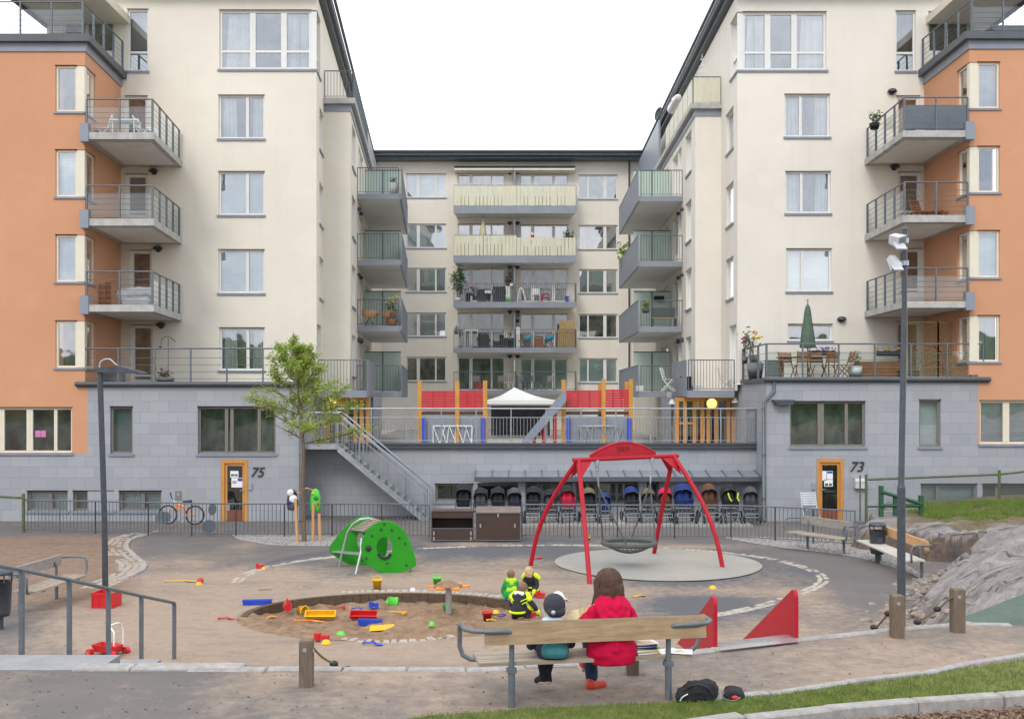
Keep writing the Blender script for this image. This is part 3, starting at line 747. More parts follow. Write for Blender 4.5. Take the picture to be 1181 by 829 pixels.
m.tube([(X(430,66), 66.3, 18.04), (X(742,66), 66.3, 18.04)], .03, 6); part('snow_guard', m, MAT['zincd'], r_)
for a, c in ((524,592),(592.5,663)):
    m = MB(); m.box(X(a,66.4), X(c,66.4), 66.3, 66.88, Z(198,66.4), Z(193,66.4)); m.box(X(a,66.2), X(c,66.2), 66.1, 66.298, Z(196.5,66.2), Z(194.5,66.2)); aw = part('rolled_awning', m, MAT['fcream'], bb)
    m = MB(); m.box(X(a,66.2)-.02, X(c,66.2)+.02, 66.0, 66.9, Z(192.8,66.2), Z(192,66.2)); part('awning_hood', m, MAT['steeld'], aw)
for i, (zt_, zb_) in enumerate([(238.5,246),(296,303),(349,354.5),(402,406.5),(451,455)]):
    d0 = 65.2; z1, z0 = Z(zt_-1, d0), Z(zb_, d0)
    xl, xr = X(523.5,d0), X(664.5,d0)
    sl = slab(bb, [(xl,d0),(xr,d0),(xr-.25,D_B-.002),(xl+.1,D_B-.002)], z0, z1-.06, 'underslab')
    m = MB(); m.box(xl-.03, xr+.03, d0-.05, d0-.003, z0-.01, z1); part('fascia', m, MAT['zinc'], sl)
    if i < 2:
        m = MB(); xm = X(593.5,d0); n_ = 33
        for k in range(n_):
            x_ = xl+(xr-xl)*k/n_; dz = 0 if (i == 0 or x_ < xm) else -.12
            m.box(x_, x_+(xr-xl)/n_*.88, d0-.03, d0-.012, z1+.02, z1+1.22+dz)
        part('balcony_boards', m, MAT['cboards'], sl)
        m = MB(); m.box(xl-.02, xl+.01, d0, D_B-.3, z1, z1+1.2); m.box(xr-.01, xr+.02, d0, D_B-.3, z1, z1+1.2)
        m.box(xl, xr, d0-.04, d0+.0, z1+1.225, z1+1.26) if i == 0 else m.box(xl, xm, d0-.04, d0+.0, z1+1.225, z1+1.26)
        part('side_screen', m, MAT['zinc'], sl)
    else:
        bars_rail(sl, [Vector((xl,d0,z1)), Vector((xr,d0,z1))], 1.12, .125, r=.012, posts=3)
        m = MB(); m.box(xr-.01, xr+.02, d0, D_B-.3, z1, z1+1.15); part('side_screen', m, MAT['zinc'], sl)
    m = MB(); m.box(X(592.5,66), X(594,66), 65.6, D_B-.01, z1, z1+(2.2 if i < 4 else 1.9)); part('privacy_screen', m, MAT['zinc'] if i < 4 else MAT['gfrost'], sl)
for i,(t,b) in enumerate(rowsB):
    for px,nm in ((588,'left'),(597,'right')):
        lamp_dome(FB, X(px,D_B), Z(t-.5,D_B), 'small dome lamp on the rear building above the %s balcony, %s of the pair' % (['topmost','second','third','fourth','lowest'][i], nm), 'paired dome lamps on the rear building')
for px, s_ in ((433.5,1),(726,1)):
    m = MB(); m.tube([(X(px,66.6), 66.75, 17.6), (X(px,66.6), 66.75, 1.0)], .055, 8)
    part('downpipe', m, MAT['steeld'], bb)
m = MB(); m.box(X(668,64), X(672,64), 63.8, 64, Z(448,64), Z(433,64)); 
# ------------------------------------------------------------------ raised courtyard terrace with retaining wall
D_T = 36.4; FT = lambda u, n, z: Vector((u, D_T-n, z))
tb = thing('raised_courtyard', 'raised courtyard terrace with stone retaining wall, railing and low canopy over the prams', 'terrace', (X(600,D_T), D_T, GZ))
SpL, SpR = side(-1, 5498), side(1, 9674)
xl, xr = SpL.x(D_T), SpR.x(D_T)
ztw = 1.12
hT = [(X(502,D_T), X(546,D_T), Z(578,D_T), Z(558,D_T)), (X(551,D_T), X(600,D_T), Z(578,D_T), Z(558,D_T)), (X(606,D_T), X(660,D_T), Z(580,D_T), Z(557,D_T)), (X(664,D_T), X(741,D_T), Z(580,D_T), Z(556,D_T)), (X(744,D_T), X(760,D_T), Z(580,D_T), Z(556,D_T))]
m = MB(); wall(m, FT, xl, xr, GZ-.4, ztw, hT); part('retaining_wall', m, MAT['stone'], tb)
for i, h in enumerate(hT): window(tb, FT, *h, splits=[(), (.5,), (.35,.6), (.3,.62), ()][i], fm='ftaupe', back='room' if i < 2 else 'blindd', gl='glasslow', rec=.12)
m = MB(); m.box(xl, xr, D_T+.06, 66.85, .70, .855); part('floor_slab', m, MAT['concrete'], tb)
m = MB(); m.box(xl, xr+.05, D_T-.12, D_T+.25, ztw+.004, ztw+.20); part('coping', m, MAT['zincd'], tb)
m = MB(); m.box(xl, xr+.02, D_T-.16, D_T-.123, ztw+.02, ztw+.06); m.box(xl, xr+.02, D_T-.16, D_T-.123, ztw+.13, ztw+.19); part('coping_trim', m, MAT['steeld'], tb)
zr = ztw+.205
bars_rail(tb, [Vector((X(388,D_T-.1),D_T-.1,zr)), Vector((xr-.03,D_T-.1,zr)), Vector((xr-.03,D_T+1.4,zr))], 1.16, .115, mat='galv', r=.009, posts=1.2, bh=.86, hand=.028)
# canopy over the prams
cxl, cxr = X(548,35.6), SpR.x(35.6)-.05
m = MB(); zc_a, zc_b = .38, .22
m.add([(cxl,D_T-.002,zc_a),(cxr,D_T-.002,zc_a),(cxr,35.45,zc_b),(cxl,35.45,zc_b),(cxl,D_T-.002,zc_a-.05),(cxr,D_T-.002,zc_a-.05),(cxr,35.45,zc_b-.05),(cxl,35.45,zc_b-.05)], [(0,1,2,3),(4,5,6,7),(0,3,7,4),(1,2,6,5),(2,3,7,6)])
cn = part('pram_canopy', m, MAT['zinc'], tb)
m = MB(); n_ = 17
for i in range(n_+1):
    x_ = cxl+(cxr-cxl)*i/n_; m.add([(x_-.012,D_T-.01,zc_a+.003),(x_+.012,D_T-.01,zc_a+.003),(x_+.012,35.45,zc_b+.003),(x_-.012,35.45,zc_b+.003),(x_-.012,D_T-.01,zc_a+.04),(x_+.012,D_T-.01,zc_a+.04),(x_+.012,35.45,zc_b+.04),(x_-.012,35.45,zc_b+.04)], [(0,1,2,3),(4,5,6,7),(0,3,7,4),(1,2,6,5),(2,3,7,6)])
part('standing_seams', m, MAT['steel'], cn)
m = MB(); m.box(cxl-.02, cxr+.01, 35.36, 35.448, zc_b-.12, zc_b+.03); part('gutter', m, MAT['zincd'], cn)
for px in (604, 742):
    m = MB(); m.box(X(px,D_T)-.2, X(px,D_T)+.05, 35.9, D_T-.003, GZ, zc_b-.0); part('pier', m, MAT['stone'], tb)
# outdoor stair from the terrace to the yard
st = thing('outdoor_staircase', 'galvanised steel staircase with railings running down along the stone wall', 'staircase', (X(497,35.2), 35.2, GZ))
def line_at(px, py, D): return P(px, py, D)
for D_, nm in ((35.05,'stringer'),(36.15,'stringer')):
    tp = (X(389,35.05), Z(513,35.05)); bt = (X(494,35.05), Z(600,35.05))
    m = MB()
    for o in (0, .16):
        m.add([(tp[0],D_,tp[1]-o),(bt[0],D_,bt[1]-o),(bt[0],D_,bt[1]-o-.06),(tp[0],D_,tp[1]-o-.06),(tp[0],D_+.05,tp[1]-o),(bt[0],D_+.05,bt[1]-o),(bt[0],D_+.05,bt[1]-o-.06),(tp[0],D_+.05,tp[1]-o-.06)], [(0,1,2,3),(4,5,6,7),(0,1,5,4),(2,3,7,6),(0,3,7,4),(1,2,6,5)])
    m.add([(tp[0],D_+.02,tp[1]-.03),(bt[0],D_+.02,bt[1]-.03),(bt[0],D_+.02,bt[1]-.2),(tp[0],D_+.02,tp[1]-.2)], [(0,1,2,3)])
    part(nm, m, MAT['galv'], st)
    m = MB(); hr = 1.05
    m.tube([(tp[0],D_,tp[1]+hr),(bt[0],D_,bt[1]+hr),(bt[0],D_,bt[1]-.1)], .028, 8); m.tube([(tp[0],D_,tp[1]+hr-.22),(bt[0],D_,bt[1]+hr-.22)], .014, 6)
    m.tube([(tp[0]-1.1,D_,tp[1]+hr),(tp[0],D_,tp[1]+hr)], .028, 8)
    for i in range(26):
        t = i/25; x_ = tp[0]+(bt[0]-tp[0])*t; z_ = tp[1]+(bt[1]-tp[1])*t; 
        if t < .72 or i % 6 == 0: m.tube([(x_,D_,z_),(x_,D_,z_+hr-.22)], .008 if i % 6 else .02, 4, False, False)
    for i in range(10): m.tube([(tp[0]-1.1+i*.12,D_,tp[1]),(tp[0]-1.1+i*.12,D_,tp[1]+hr)], .008, 4, False, False)
    part('railing', m, MAT['galv'], st)
m = MB()
for i in range(14):
    t = (i+.5)/14; x_ = tp[0]+(bt[0]-tp[0])*t; z_ = tp[1]+(bt[1]-tp[1])*t-.06; m.box(x_-.12, x_+.12, 35.1, 36.15, z_-.02, z_)
part('treads', m, MAT['galv'], st)
m = MB(); m.box(tp[0]-1.15, tp[0], 35.05, D_T-.17, tp[1]-.14, tp[1]); part('landing', m, MAT['galv'], st)
# downpipes on the stone base, wall lamps, house numbers
def downpipe(px, D, label, top, kx):
    o = MB(); x_ = X(px, D)
    o.tube([(x_+kx, D+.1, top), (x_+kx, D+.1, top-.35), (x_, D+.05, top-.7), (x_, D+.05, GZ+.15), (x_, D-.1, GZ+.02)], .055, 10)
    for z_ in (top-.9, 1.0, -.4): o.lathe([(.07,-.03),(.07,.03)], (x_, D+.05, z_), 10)
    single('downpipe', o, MAT['steel'], label, 'downpipe', None, (x_, D, GZ))
downpipe(347.5, 34.66, 'grey downpipe at the stone corner behind the young tree', 3.25, .0)
downpipe(881, 34.66, 'brown grey downpipe at the stone corner right of the prams', 3.4, .35)
for txt, px0, py0, h, nm, lab in (('75', 288.5, 549.5, 11, 'bl', 'dark italic house number reading seventy-five beside the left door'), ('73', 979, 543.5, 11.5, 'br', 'dark italic house number reading seventy-three beside the right door')):
    cu = bpy.data.curves.new('number', 'FONT'); cu.body = txt; cu.shear = .28; cu.extrude = .012; cu.size = h*D_O/F/.70; cu.offset = .002
    o = bpy.data.objects.new('tmp', cu); col.objects.link(o); dg = bpy.context.evaluated_depsgraph_get(); me = bpy.data.meshes.new_from_object(o.evaluated_get(dg)); bpy.data.objects.remove(o)
    o = bpy.data.objects.new('house_number', me); col.objects.link(o); me.materials.clear(); me.materials.append(MAT['ink'])
    o.location = (X(px0,D_O), D_O-.03, Z(py0,D_O)); o.rotation_euler = (math.pi/2, 0, 0); tag(o, lab, 'house number')
# ------------------------------------------------------------------ terrain
KC = [(-60,11.30),(-8,11.33),(-.3,11.35),(1.0,11.62),(2.29,12.2),(3.34,12.7),(4.82,13.3),(5.7,13.6),(7.2,13.5),(12,13.3),(60,13.3)]
def lerp_tab(tab, x):
    if x <= tab[0][0]: return tab[0][1]
    for (a, b), (c, d) in zip(tab, tab[1:]):
        if x <= c: return b+(d-b)*(x-a)/(c-a)
    return tab[-1][1]
def sst(a, b, x):
    t = max(0, min(1, (x-a)/(b-a))); return t*t*(3-2*t)
SBX, SBY, SRX, SRY = -2.15, 19.15, 2.52, 1.92           # sandpit ellipse
def base_z(x, y):
    if y > 31: return GZ
    low = -1.0-.14*max(0, (y-24)/7)
    s = y-lerp_tab(KC, x)
    if s <= 0.02: return 0.0
    return low*min(1, s/3.4)
RB = [(13.6,6.4),(15,6.0),(17,6.4),(19.5,7.15),(21.5,8.2),(23.5,9.4),(24.5,10.9),(25.0,14)]
R1 = [(11.9,35),(11.0,32.5),(9.9,30.4),(9.0,28.4),(9.35,26.8),(10.0,25.6),(11.0,25.1),(12.5,25.0),(20,25)]
def seg_d(px, py, pts):
    best = 1e9; sg = 1
    for (ax, ay), (bx, by) in zip(pts, pts[1:]):
        vx, vy = bx-ax, by-ay; t = max(0, min(1, ((px-ax)*vx+(py-ay)*vy)/(vx*vx+vy*vy)))
        dx, dy = px-(ax+vx*t), py-(ay+vy*t); d = math.hypot(dx, dy)
        if d < best: best = d; sg = 1 if vx*dy-vy*dx > 0 else -1
    return best*sg
def rock_z(x, y):
    b = base_z(x, y)
    r2 = -9
    if 13.6 < y < 25.2:
        d = x-lerp_tab(RB, y)
        if d > -.3:
            dd = max(0, d)
            s_ = x*.80+y*.60; c_ = -x*.60+y*.80
            nz = noise.noise(Vector((s_*.35, c_*1.0, 3)))*.30+noise.noise(Vector((s_*.8, c_*2.2, 9)))*.07+noise.noise(Vector((s_*2.2, c_*8, 1)))*.010
            q_ = c_+.30*noise.noise(Vector((s_*.5, c_*.5, 12))); lay = (q_ % 1.25)/1.25; step = .10*(1-lay)**1.5
            rg = abs(noise.noise(Vector((s_*1.3, c_*.5, 21)))); nz -= .10*max(0, .05-rg)/.05
            rg = abs(noise.noise(Vector((s_*.5, c_*1.6, 31)))); nz -= .12*max(0, .05-rg)/.05
            r2 = -1.12+(1.18*(1-math.exp(-dd/.95))+.10*dd)*sst(14.7, 16.0, y)+(nz+step)*min(1, dd/.5)*sst(14.8,16,y)
            r2 -= .5*sst(24.1, 25.2, y)+ (0 if d > 0 else (-d)*2)
            if y < 15.8: r2 = min(r2, .0)
    r1 = -9
    if y > 24.5:
        d = seg_d(x, y, R1); d += noise.noise(Vector((x*1.3, y*1.3, 5)))*.28
        if d > -.05:
            f = min(1, max(0, d)/.22)
            blk = noise.noise(Vector((x*1.1, y*1.4, 8)))*.26+noise.noise(Vector((x*4, y*4, 2)))*.12-.30*max(0, .10-abs(noise.noise(Vector((x*1.3+y, y*1.2-x*.6, 17)))))/.10
            top = .60+.06*(x-9)
            r1 = -1.25+f*(top+.2+blk*.8)
            if y > 27.2: r1 = r1*(1-sst(27.2, 28.6, y)) + sst(27.2, 28.6, y)*(-.62+.055*(x-9)-.05*sst(31,34,y)+noise.noise(Vector((x*.7,y*.7,4)))*.10)*f + (1-f)*sst(27.2,28.6,y)*-1.25
    return max(r1, r2)
def axis(a, b, st, outs_lo, outs_hi):
    n = int(round((b-a)/st)); return outs_lo+[a+(b-a)*i/n for i in range(n+1)]+outs_hi
def sheet(name, xs, ys, zf, mat, attr=None, smooth=True, keep=None):
    vs = [(x, y, zf(x, y)) for y in ys for x in xs]; nx = len(xs); fs = []
    for j in range(len(ys)-1):
        for i in range(nx-1):
            a = j*nx+i
            if keep and not keep((xs[i]+xs[i+1])/2, (ys[j]+ys[j+1])/2): continue
            fs.append((a, a+1, a+nx+1, a+nx))
    me = bpy.data.meshes.new(name); me.from_pydata(vs, [], fs); me.update(); me.polygons.foreach_set('use_smooth', [smooth]*len(fs))
    if attr:
        ca = me.color_attributes.new('zone', 'FLOAT_COLOR', 'POINT'); flat = []
        for v in vs: flat += list(attr(v[0], v[1]))+[1]
        ca.data.foreach_set('color', flat)
    me.materials.append(mat); o = bpy.data.objects.new(name, me); col.objects.link(o); return o
def in_pit(x, y, k=1.0): return ((x-SBX)/(SRX*k))**2+((y-SBY)/(SRY*k))**2 < 1
def ground_z(x, y):
    z = base_z(x, y)
    if in_pit(x, y, 1.02): z -= .35
    elif 13 < y < 31 and -15 < x < 14: z += noise.noise(Vector((x*.8, y*.8, 0)))*.015
    return z
CIRC = (.35, 24.0, 6.3)
def zone(x, y):
    n = noise.noise(Vector((x*.45, y*.3, 2)))+.5*noise.noise(Vector((x*1.3, y*.8, 6)))
    def g(cx, cy, rx, ry): return math.exp(-(((x-cx)/rx)**2+((y-cy)/ry)**2))
    s = y-lerp_tab(KC, x); px = CXP+x*F/max(y, 1)
    if s <= 0:
        sand = .42+.5*n-(.25 if px < 300 else 0)+.25*g(3.2,11,2,1)
        return (max(0,min(1,sand)), 0, 0)
    sand = 1.15*g(-2.5,18.2,5.0,3.6)+.8*g(-6.5,22,2.6,4)+.7*g(-1.5,24.5,2.6,2.2)+.8*g(1.3,15.8,5,1.6)+.5*g(-1,29.2,5,.8)+.65*g(3.5,28.5,1.8,.45)+.55*g(3.2,21.3,2.6,.7)+.45*g(.5,22.5,3,1.6)+.35*g(6,16.5,1.5,1.2)
    sand += .55*n+.0
    if y > 31.2: sand = .1+.3*n
    soil = 0
    if y < 31: soil = max(soil, sst(168, 120, px-8*math.sin(y*1.2)))*sst(30.9,30.4,y)*sst(19.5,21.0,y+0*px)
    if 27 < y < 31 and px < 150: soil = 1
    dark = 0
    if math.hypot(x-CIRC[0], y-CIRC[1]) < CIRC[2] and y < 31: dark = 1
    return (max(0,min(1,sand)), max(0,min(1,soil)), dark)
def ground_mat():
    m, t, b = nt('asphalt_and_sand'); co = N(t, 'ShaderNodeTexCoord').outputs['Object']
    at = N(t, 'ShaderNodeVertexColor'); at.layer_name = 'zone'; sp = N(t, 'ShaderNodeSeparateColor'); t.links.new(at.outputs['Color'], sp.inputs[0])
    fine = noi(t, co, 60, 4, .8); mid = noi(t, co, 5, 8, .75); big = noi(t, co, .7, 6, .65)
    asp = mixc(t, ramp(t, fine, .3, .75), (.088,.086,.088), (.21,.195,.19)); asp = mixc(t, ramp(t, big, .35, .7, (0,0,0), (.6,)*3), asp, (.20,.17,.15))
    dk = mixc(t, ramp(t, fine, .3, .75), (.07,.072,.08), (.165,.168,.18))
    k = mixc(t, sp.outputs[2], asp, dk)
    snd = mixc(t, ramp(t, mid, .3, .7), (.30,.225,.17), (.40,.312,.24)); snd = mixc(t, ramp(t, fine, .55, .72, (0,0,0), (.55,)*3), snd, (.16,.11,.08)); snd = mixc(t, ramp(t, fine, .25, .42, (.5,)*3, (0,0,0)), snd, (.46,.40,.345))
    ad = N(t, 'ShaderNodeMath', operation='ADD'); ad.inputs[1].default_value = -.5; t.links.new(mid, ad.inputs[0])
    a2 = N(t, 'ShaderNodeMath', operation='MULTIPLY_ADD'); a2.inputs[1].default_value = 1.3; t.links.new(ad.outputs[0], a2.inputs[0]); t.links.new(sp.outputs[0], a2.inputs[2])
    k = mixc(t, ramp(t, a2.outputs[0], .12, .72, (0,0,0), (.92,)*3), k, snd)
    so_ = mixc(t, ramp(t, mid, .3, .7), (.16,.105,.07), (.31,.22,.165)); so_ = mixc(t, ramp(t, fine, .6, .72, (0,0,0), (.6,)*3), so_, (.45,.40,.34))
    k = mixc(t, sp.outputs[1], k, so_)
    k = mixc(t, ramp(t, noi(t, co, 2.2, 10, .8), .62, .72, (0,0,0), (.45,)*3), k, (.085,.06,.045))
    k = mixc(t, ramp(t, noi(t, co, 22, 3, .6), .66, .70, (0,0,0), (.6,)*3), k, mixc(t, noi(t, co, 1.5, 3), (.09,.06,.045), (.42,.37,.32)))
    k = mixc(t, ramp(t, noi(t, scaled(t, co, (.6,1.6,1)), .55, 9, .72), .50, .66, (0,0,0), (.42,)*3), k, (.12,.112,.11))
    t.links.new(k, b.inputs['Base Color']); b.inputs['Roughness'].default_value = .92; b.inputs['Specular IOR Level'].default_value = .2
    bump(t, b, noi(t, co, 28, 8, .8), .5, .03); return m
xs = axis(-13.2, 11.4, .12, [-500,-150,-60,-35,-24,-17], [14,18,24,35,60,150,500])
ys = axis(8.4, 32.4, .12, [-500,-100,-30,-5,3,6], [34,36,40,50,70,100,200,700])
g_ = sheet('ground', xs, ys, ground_z, ground_mat(), zone); g_['kind'] = 'structure'
# rock outcrop on the right
def rock_mat():
    m, t, b = nt('granite_outcrop'); co = N(t, 'ShaderNodeTexCoord').outputs['Object']
    mp = N(t, 'ShaderNodeMapping'); mp.inputs['Rotation'].default_value = (0,0,-.64); mp.inputs['Scale'].default_value = (.35,3.0,1.2); t.links.new(co, mp.inputs['Vector'])
    st_ = noi(t, mp.outputs[0], 1.4, 9, .7, .8); mid = noi(t, co, 2.5, 9, .75); fine = noi(t, co, 30, 5, .8)
    k = ramp(t, st_, .34, .66, (.14,.13,.132), (.36,.335,.325))
    k = mixc(t, ramp(t, mid, .46, .66, (0,0,0), (.65,)*3), k, (.22,.165,.13))
    k = mixc(t, ramp(t, fine, .35, .75, (0,0,0), (.6,)*3), k, (.37,.35,.335))
    vo = N(t, 'ShaderNodeTexVoronoi', feature='DISTANCE_TO_EDGE'); vo.inputs['Scale'].default_value = .38; dv = N(t, 'ShaderNodeVectorMath', operation='ADD'); nn = N(t, 'ShaderNodeTexNoise'); nn.inputs['Scale'].default_value = 1.5; t.links.new(mp.outputs[0], nn.inputs['Vector']); t.links.new(mp.outputs[0], dv.inputs[0]); t.links.new(nn.outputs['Color'], dv.inputs[1]); t.links.new(dv.outputs[0], vo.inputs['Vector'])
    crk = ramp(t, vo.outputs['Distance'], .0, .028, (.1,)*3)
    k = mixc(t, crk, (.06,.05,.045), k); k = mixc(t, ramp(t, noi(t, co, 12, 6, .85), .52, .62, (0,0,0), (.5,)*3), k, (.10,.09,.085)); k = mixc(t, ramp(t, noi(t, co, 1.1, 4, .6), .58, .66, (0,0,0), (.35,)*3), k, (.42,.40,.38))
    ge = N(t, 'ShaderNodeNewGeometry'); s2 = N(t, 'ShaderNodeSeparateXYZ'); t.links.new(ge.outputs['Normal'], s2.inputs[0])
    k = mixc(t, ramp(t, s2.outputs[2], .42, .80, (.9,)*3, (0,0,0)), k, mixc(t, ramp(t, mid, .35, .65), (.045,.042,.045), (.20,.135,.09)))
    at = N(t, 'ShaderNodeVertexColor'); at.layer_name = 'zone'; sz = N(t, 'ShaderNodeSeparateColor'); t.links.new(at.outputs['Color'], sz.inputs[0])
    k = mixc(t, sz.outputs[0], k, mixc(t, ramp(t, fine, .3, .7), (.10,.085,.04), (.22,.17,.11)))
    t.links.new(k, b.inputs['Base Color']); b.inputs['Roughness'].default_value = .85; b.inputs['Specular IOR Level'].default_value = .25
    mm = N(t, 'ShaderNodeMath', operation='MULTIPLY'); t.links.new(crk, mm.inputs[0]); t.links.new(mid, mm.inputs[1]); bump(t, b, mm.outputs[0], .8, .08); return m
rx_ = axis(5.6, 16.0, .07, [], [18,22,30]); ry_ = axis(13.6, 34.0, .07, [], [34.6])
def rk(x, y):
    z = rock_z(x, y); return max(z, base_z(x, y)-.25)
def rzone(x, y):
    if y < 26.3: return (0, 0, 0)
    d = seg_d(x, y, R1); v = sst(.7, 1.7, d+.9*noise.noise(Vector((x*.9,y*.9,41)))+.5*noise.noise(Vector((x*3,y*3,42)))); return (v, 0, 0)
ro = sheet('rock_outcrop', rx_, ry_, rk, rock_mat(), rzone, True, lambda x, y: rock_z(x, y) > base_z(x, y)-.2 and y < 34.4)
ro['kind'] = 'structure'
m = MB()
for i in range(420):
    y = U(13.9, 24.5); x = lerp_tab(RB, y)+random.gauss(-.10, .28); 
    if y < 15.2: x += .1
    r = abs(random.gauss(0,.05))+.02; z = max(base_z(x,y), rock_z(x,y) if x > lerp_tab(RB,y) else -9)
    n = len(m.v); m.lathe([(.002,-.5),(.8,-.3),(1,.1),(.6,.5),(.002,.6)], (0,0,0), 6, None, 1, U(.6,1), False); mm = Matrix.Rotation(U(0,6.28),3,'Z') @ Matrix.Rotation(U(-.5,.5),3,'X'); m.v[n:] = [tuple(Vector((x,y,z))+mm @ (Vector(v)*r)) for v in m.v[n:]]
tag(raw('loose_stones', m, M('loose_stone', (.27,.225,.19), .9, var=.45, scale=5, bs=30, bp=.6)), 'small broken stones lying along the foot of the rock', 'stones', None, 'stuff')
# green rubber slope
m = MB(); pts = [P(1074,722,13.75),P(1181,737,13.30),P(1290,745,13.0),P(1290,655,15.6),P(1181,684,15.1),P(1125,706,14.4)]
m.add(pts, [tuple(range(6))]); struct('rubber_surface', m, M('green_rubber', (.085,.125,.10), .9, var=.2, scale=3, bs=120, bp=.4, dirt=.4, dirtc=(.25,.20,.15)))
m = MB(); m.add([(p.x, p.y, p.z-.003) for p in pts]+[(p.x, p.y, -1.2) for p in pts], [(i,(i+1)%6,6+(i+1)%6,6+i) for i in range(6)]); struct('rubber_slope_edge', m, MAT['concrete'])
# light grey rubber disc under the swing
m = MB(); k = 72; cx, cy, rx2, ry2 = 3.40, 25.25, 2.4, 2.7
def onz(x, y, h): return (x, y, base_z(x, y)+h)
vs = []
for rr in (1, .66, .33):
    vs += [onz(cx+rx2*rr*math.cos(2*math.pi*i/k), cy+ry2*rr*math.sin(2*math.pi*i/k), .022) for i in range(k)]
vs.append(onz(cx, cy, .022)); fs = []
for a in (0, 1): fs += [(a*k+i, a*k+(i+1)%k, (a+1)*k+(i+1)%k, (a+1)*k+i) for i in range(k)]
fs += [(2*k+i, 2*k+(i+1)%k, 3*k) for i in range(k)]
m.add(vs, fs, True)
def disc_mat():
    m_, t, b = nt('grey_rubber_surface'); co = N(t, 'ShaderNodeTexCoord').outputs['Object']
    k_ = mixc(t, ramp(t, noi(t, co, 90, 3, .8), .35, .7), (.22,.22,.20), (.36,.355,.325))
    k_ = mixc(t, ramp(t, noi(t, co, .6, 8, .7), .45, .7, (0,0,0), (.85,)*3), k_, (.37,.33,.27)); 
    k_ = mixc(t, ramp(t, noi(t, co, 2.5, 9, .8), .6, .72, (0,0,0), (.35,)*3), k_, (.13,.12,.10))
    t.links.new(k_, b.inputs['Base Color']); b.inputs['Roughness'].default_value = .95; return m_
struct('rubber_disc', m, disc_mat())
# rows of kerb and paving stones
MAT['granite'] = M('granite_kerb', (.33,.315,.30), .8, var=.25, scale=9, bs=70, bp=.4, dirt=.6, dirtc=(.25,.20,.16))
MAT['granite2'] = M('pale_granite_setts', (.40,.36,.31), .8, var=.3, scale=6, bs=70, bp=.4, dirt=.5, dirtc=(.32,.25,.19))
MAT['setts'] = M('brown_setts', (.36,.31,.26), .85, var=.3, scale=7, bs=70, bp=.5, dirt=.5, dirtc=(.2,.14,.1))
def pix_path(pts, h=0):
    out = []
    for px, py in pts:
        D = 25.0
        for _ in range(30): D = (CZ-(base_z(X(px, D), D)+h))*F/(py-HZ)
        out.append(Vector((X(px, D), D, 0)))
    return out
def smooth_path(p, n=8):
    out = []
    for i in range(len(p)-1):
        a = p[max(i-1,0)]; b = p[i]; c = p[i+1]; d = p[min(i+2,len(p)-1)]
        for k in range(n):
            t = k/n; out.append(.5*((2*b)+(c-a)*t+(2*a-5*b+4*c-d)*t*t+(3*b-a-3*c+d)*t**3))
    out.append(p[-1]); return out
def stones(name, path, w, L, h, zf, mat, rows=1, gap=.015, wob=.01, drop=.1, skip=0):
    m = MB(); acc = 0; cum = [0]
    for a, b in zip(path, path[1:]): cum.append(cum[-1]+(b-a).length)
    def at(s):
        for i in range(len(cum)-1):
            if s <= cum[i+1]:
                t = (s-cum[i])/max(1e-6, cum[i+1]-cum[i]); d = (path[i+1]-path[i]).normalized(); return path[i].lerp(path[i+1], t), d
        return path[-1], (path[-1]-path[-2]).normalized()
    for r in range(rows):
        s = -U(0, L*.5)
        while s < cum[-1]:
            l = L*U(.8, 1.25); p, d = at(max(0, s+l/2)); nrm = Vector((-d.y, d.x, 0)); s += l
            if R() < skip: continue
            c = p+nrm*((r-(rows-1)/2)*w+U(-wob, wob)); zz = zf(c.x, c.y)+h+U(-wob, wob)*.5
            mm = Matrix((d, nrm, Vector((0,0,1)))).transposed()
            hw = w/2-gap/2; hl = l/2-gap/2; bv = min(.015, hw*.3)
            vs = []
            for z_, in_ in ((-drop, 0), (-bv, 0), (0, bv)):
                for sx_, sy_ in ((-1,-1),(1,-1),(1,1),(-1,1)): vs.append(Vector((c.x,c.y,zz+z_))+mm @ Vector((sx_*(hl-in_)+U(-1,1)*wob*.4, sy_*(hw-in_)+U(-1,1)*wob*.4, 0)))
            m.add(vs, [(8,9,10,11)]+[(j*4+i, j*4+(i+1)%4, (j+1)*4+(i+1)%4, (j+1)*4+i) for j in (0,1) for i in range(4)])
    return struct(name, m, mat)
kp = [Vector((x, lerp_tab(KC, x)-.02, 0)) for x in [-3.3+i*.25 for i in range(38)]]
stones('kerb', kp, .17, .75, .022, lambda x, y: 0, MAT['granite'], wob=.012, drop=.3)
ringpix = [(272,672),(285,662),(321,651),(382,642),(440,636),(481,633),(547,630),(632,628.5),(700,629),(761,631.5),(830,636.5),(883,643.6),(920,652),(941,660),(950,668),(941,676),(918,686),(873,699.5),(823,709.5)]
rp = smooth_path(pix_path(ringpix))
stones('paving_ring', rp, .13, .17, .008, base_z, MAT['granite2'], rows=2, wob=.014, skip=.06)
sp_ = smooth_path(pix_path([(156,615),(140,622),(133,632),(142,642),(153,652),(143,662),(125,670),(112,676)]))
stones('paving_strip', sp_, .15, .30, .006, base_z, MAT['setts'], rows=4, wob=.018)
sp2 = smooth_path(pix_path([(178,614),(152,622),(146,630),(154,640),(166,651),(160,659),(148,665)]))
stones('kerb', sp2, .14, .8, .035, base_z, MAT['granite'])
stones('kerb', smooth_path(pix_path([(271,618),(280,622),(310,627),(345,629),(395,629)])), .12, .6, .03, base_z, MAT['granite'])
stones('paving_strip', smooth_path(pix_path([(395,736),(430,739),(480,738),(520,734)])), .22, .13, .012, base_z, MAT['granite2'], wob=.02, gap=.03)
stones('paving_strip', smooth_path(pix_path([(395,682.5),(450,681),(520,683),(575,687)])), .22, .13, .012, base_z, MAT['granite2'], wob=.02, gap=.03)
flat0 = lambda x, y: 0
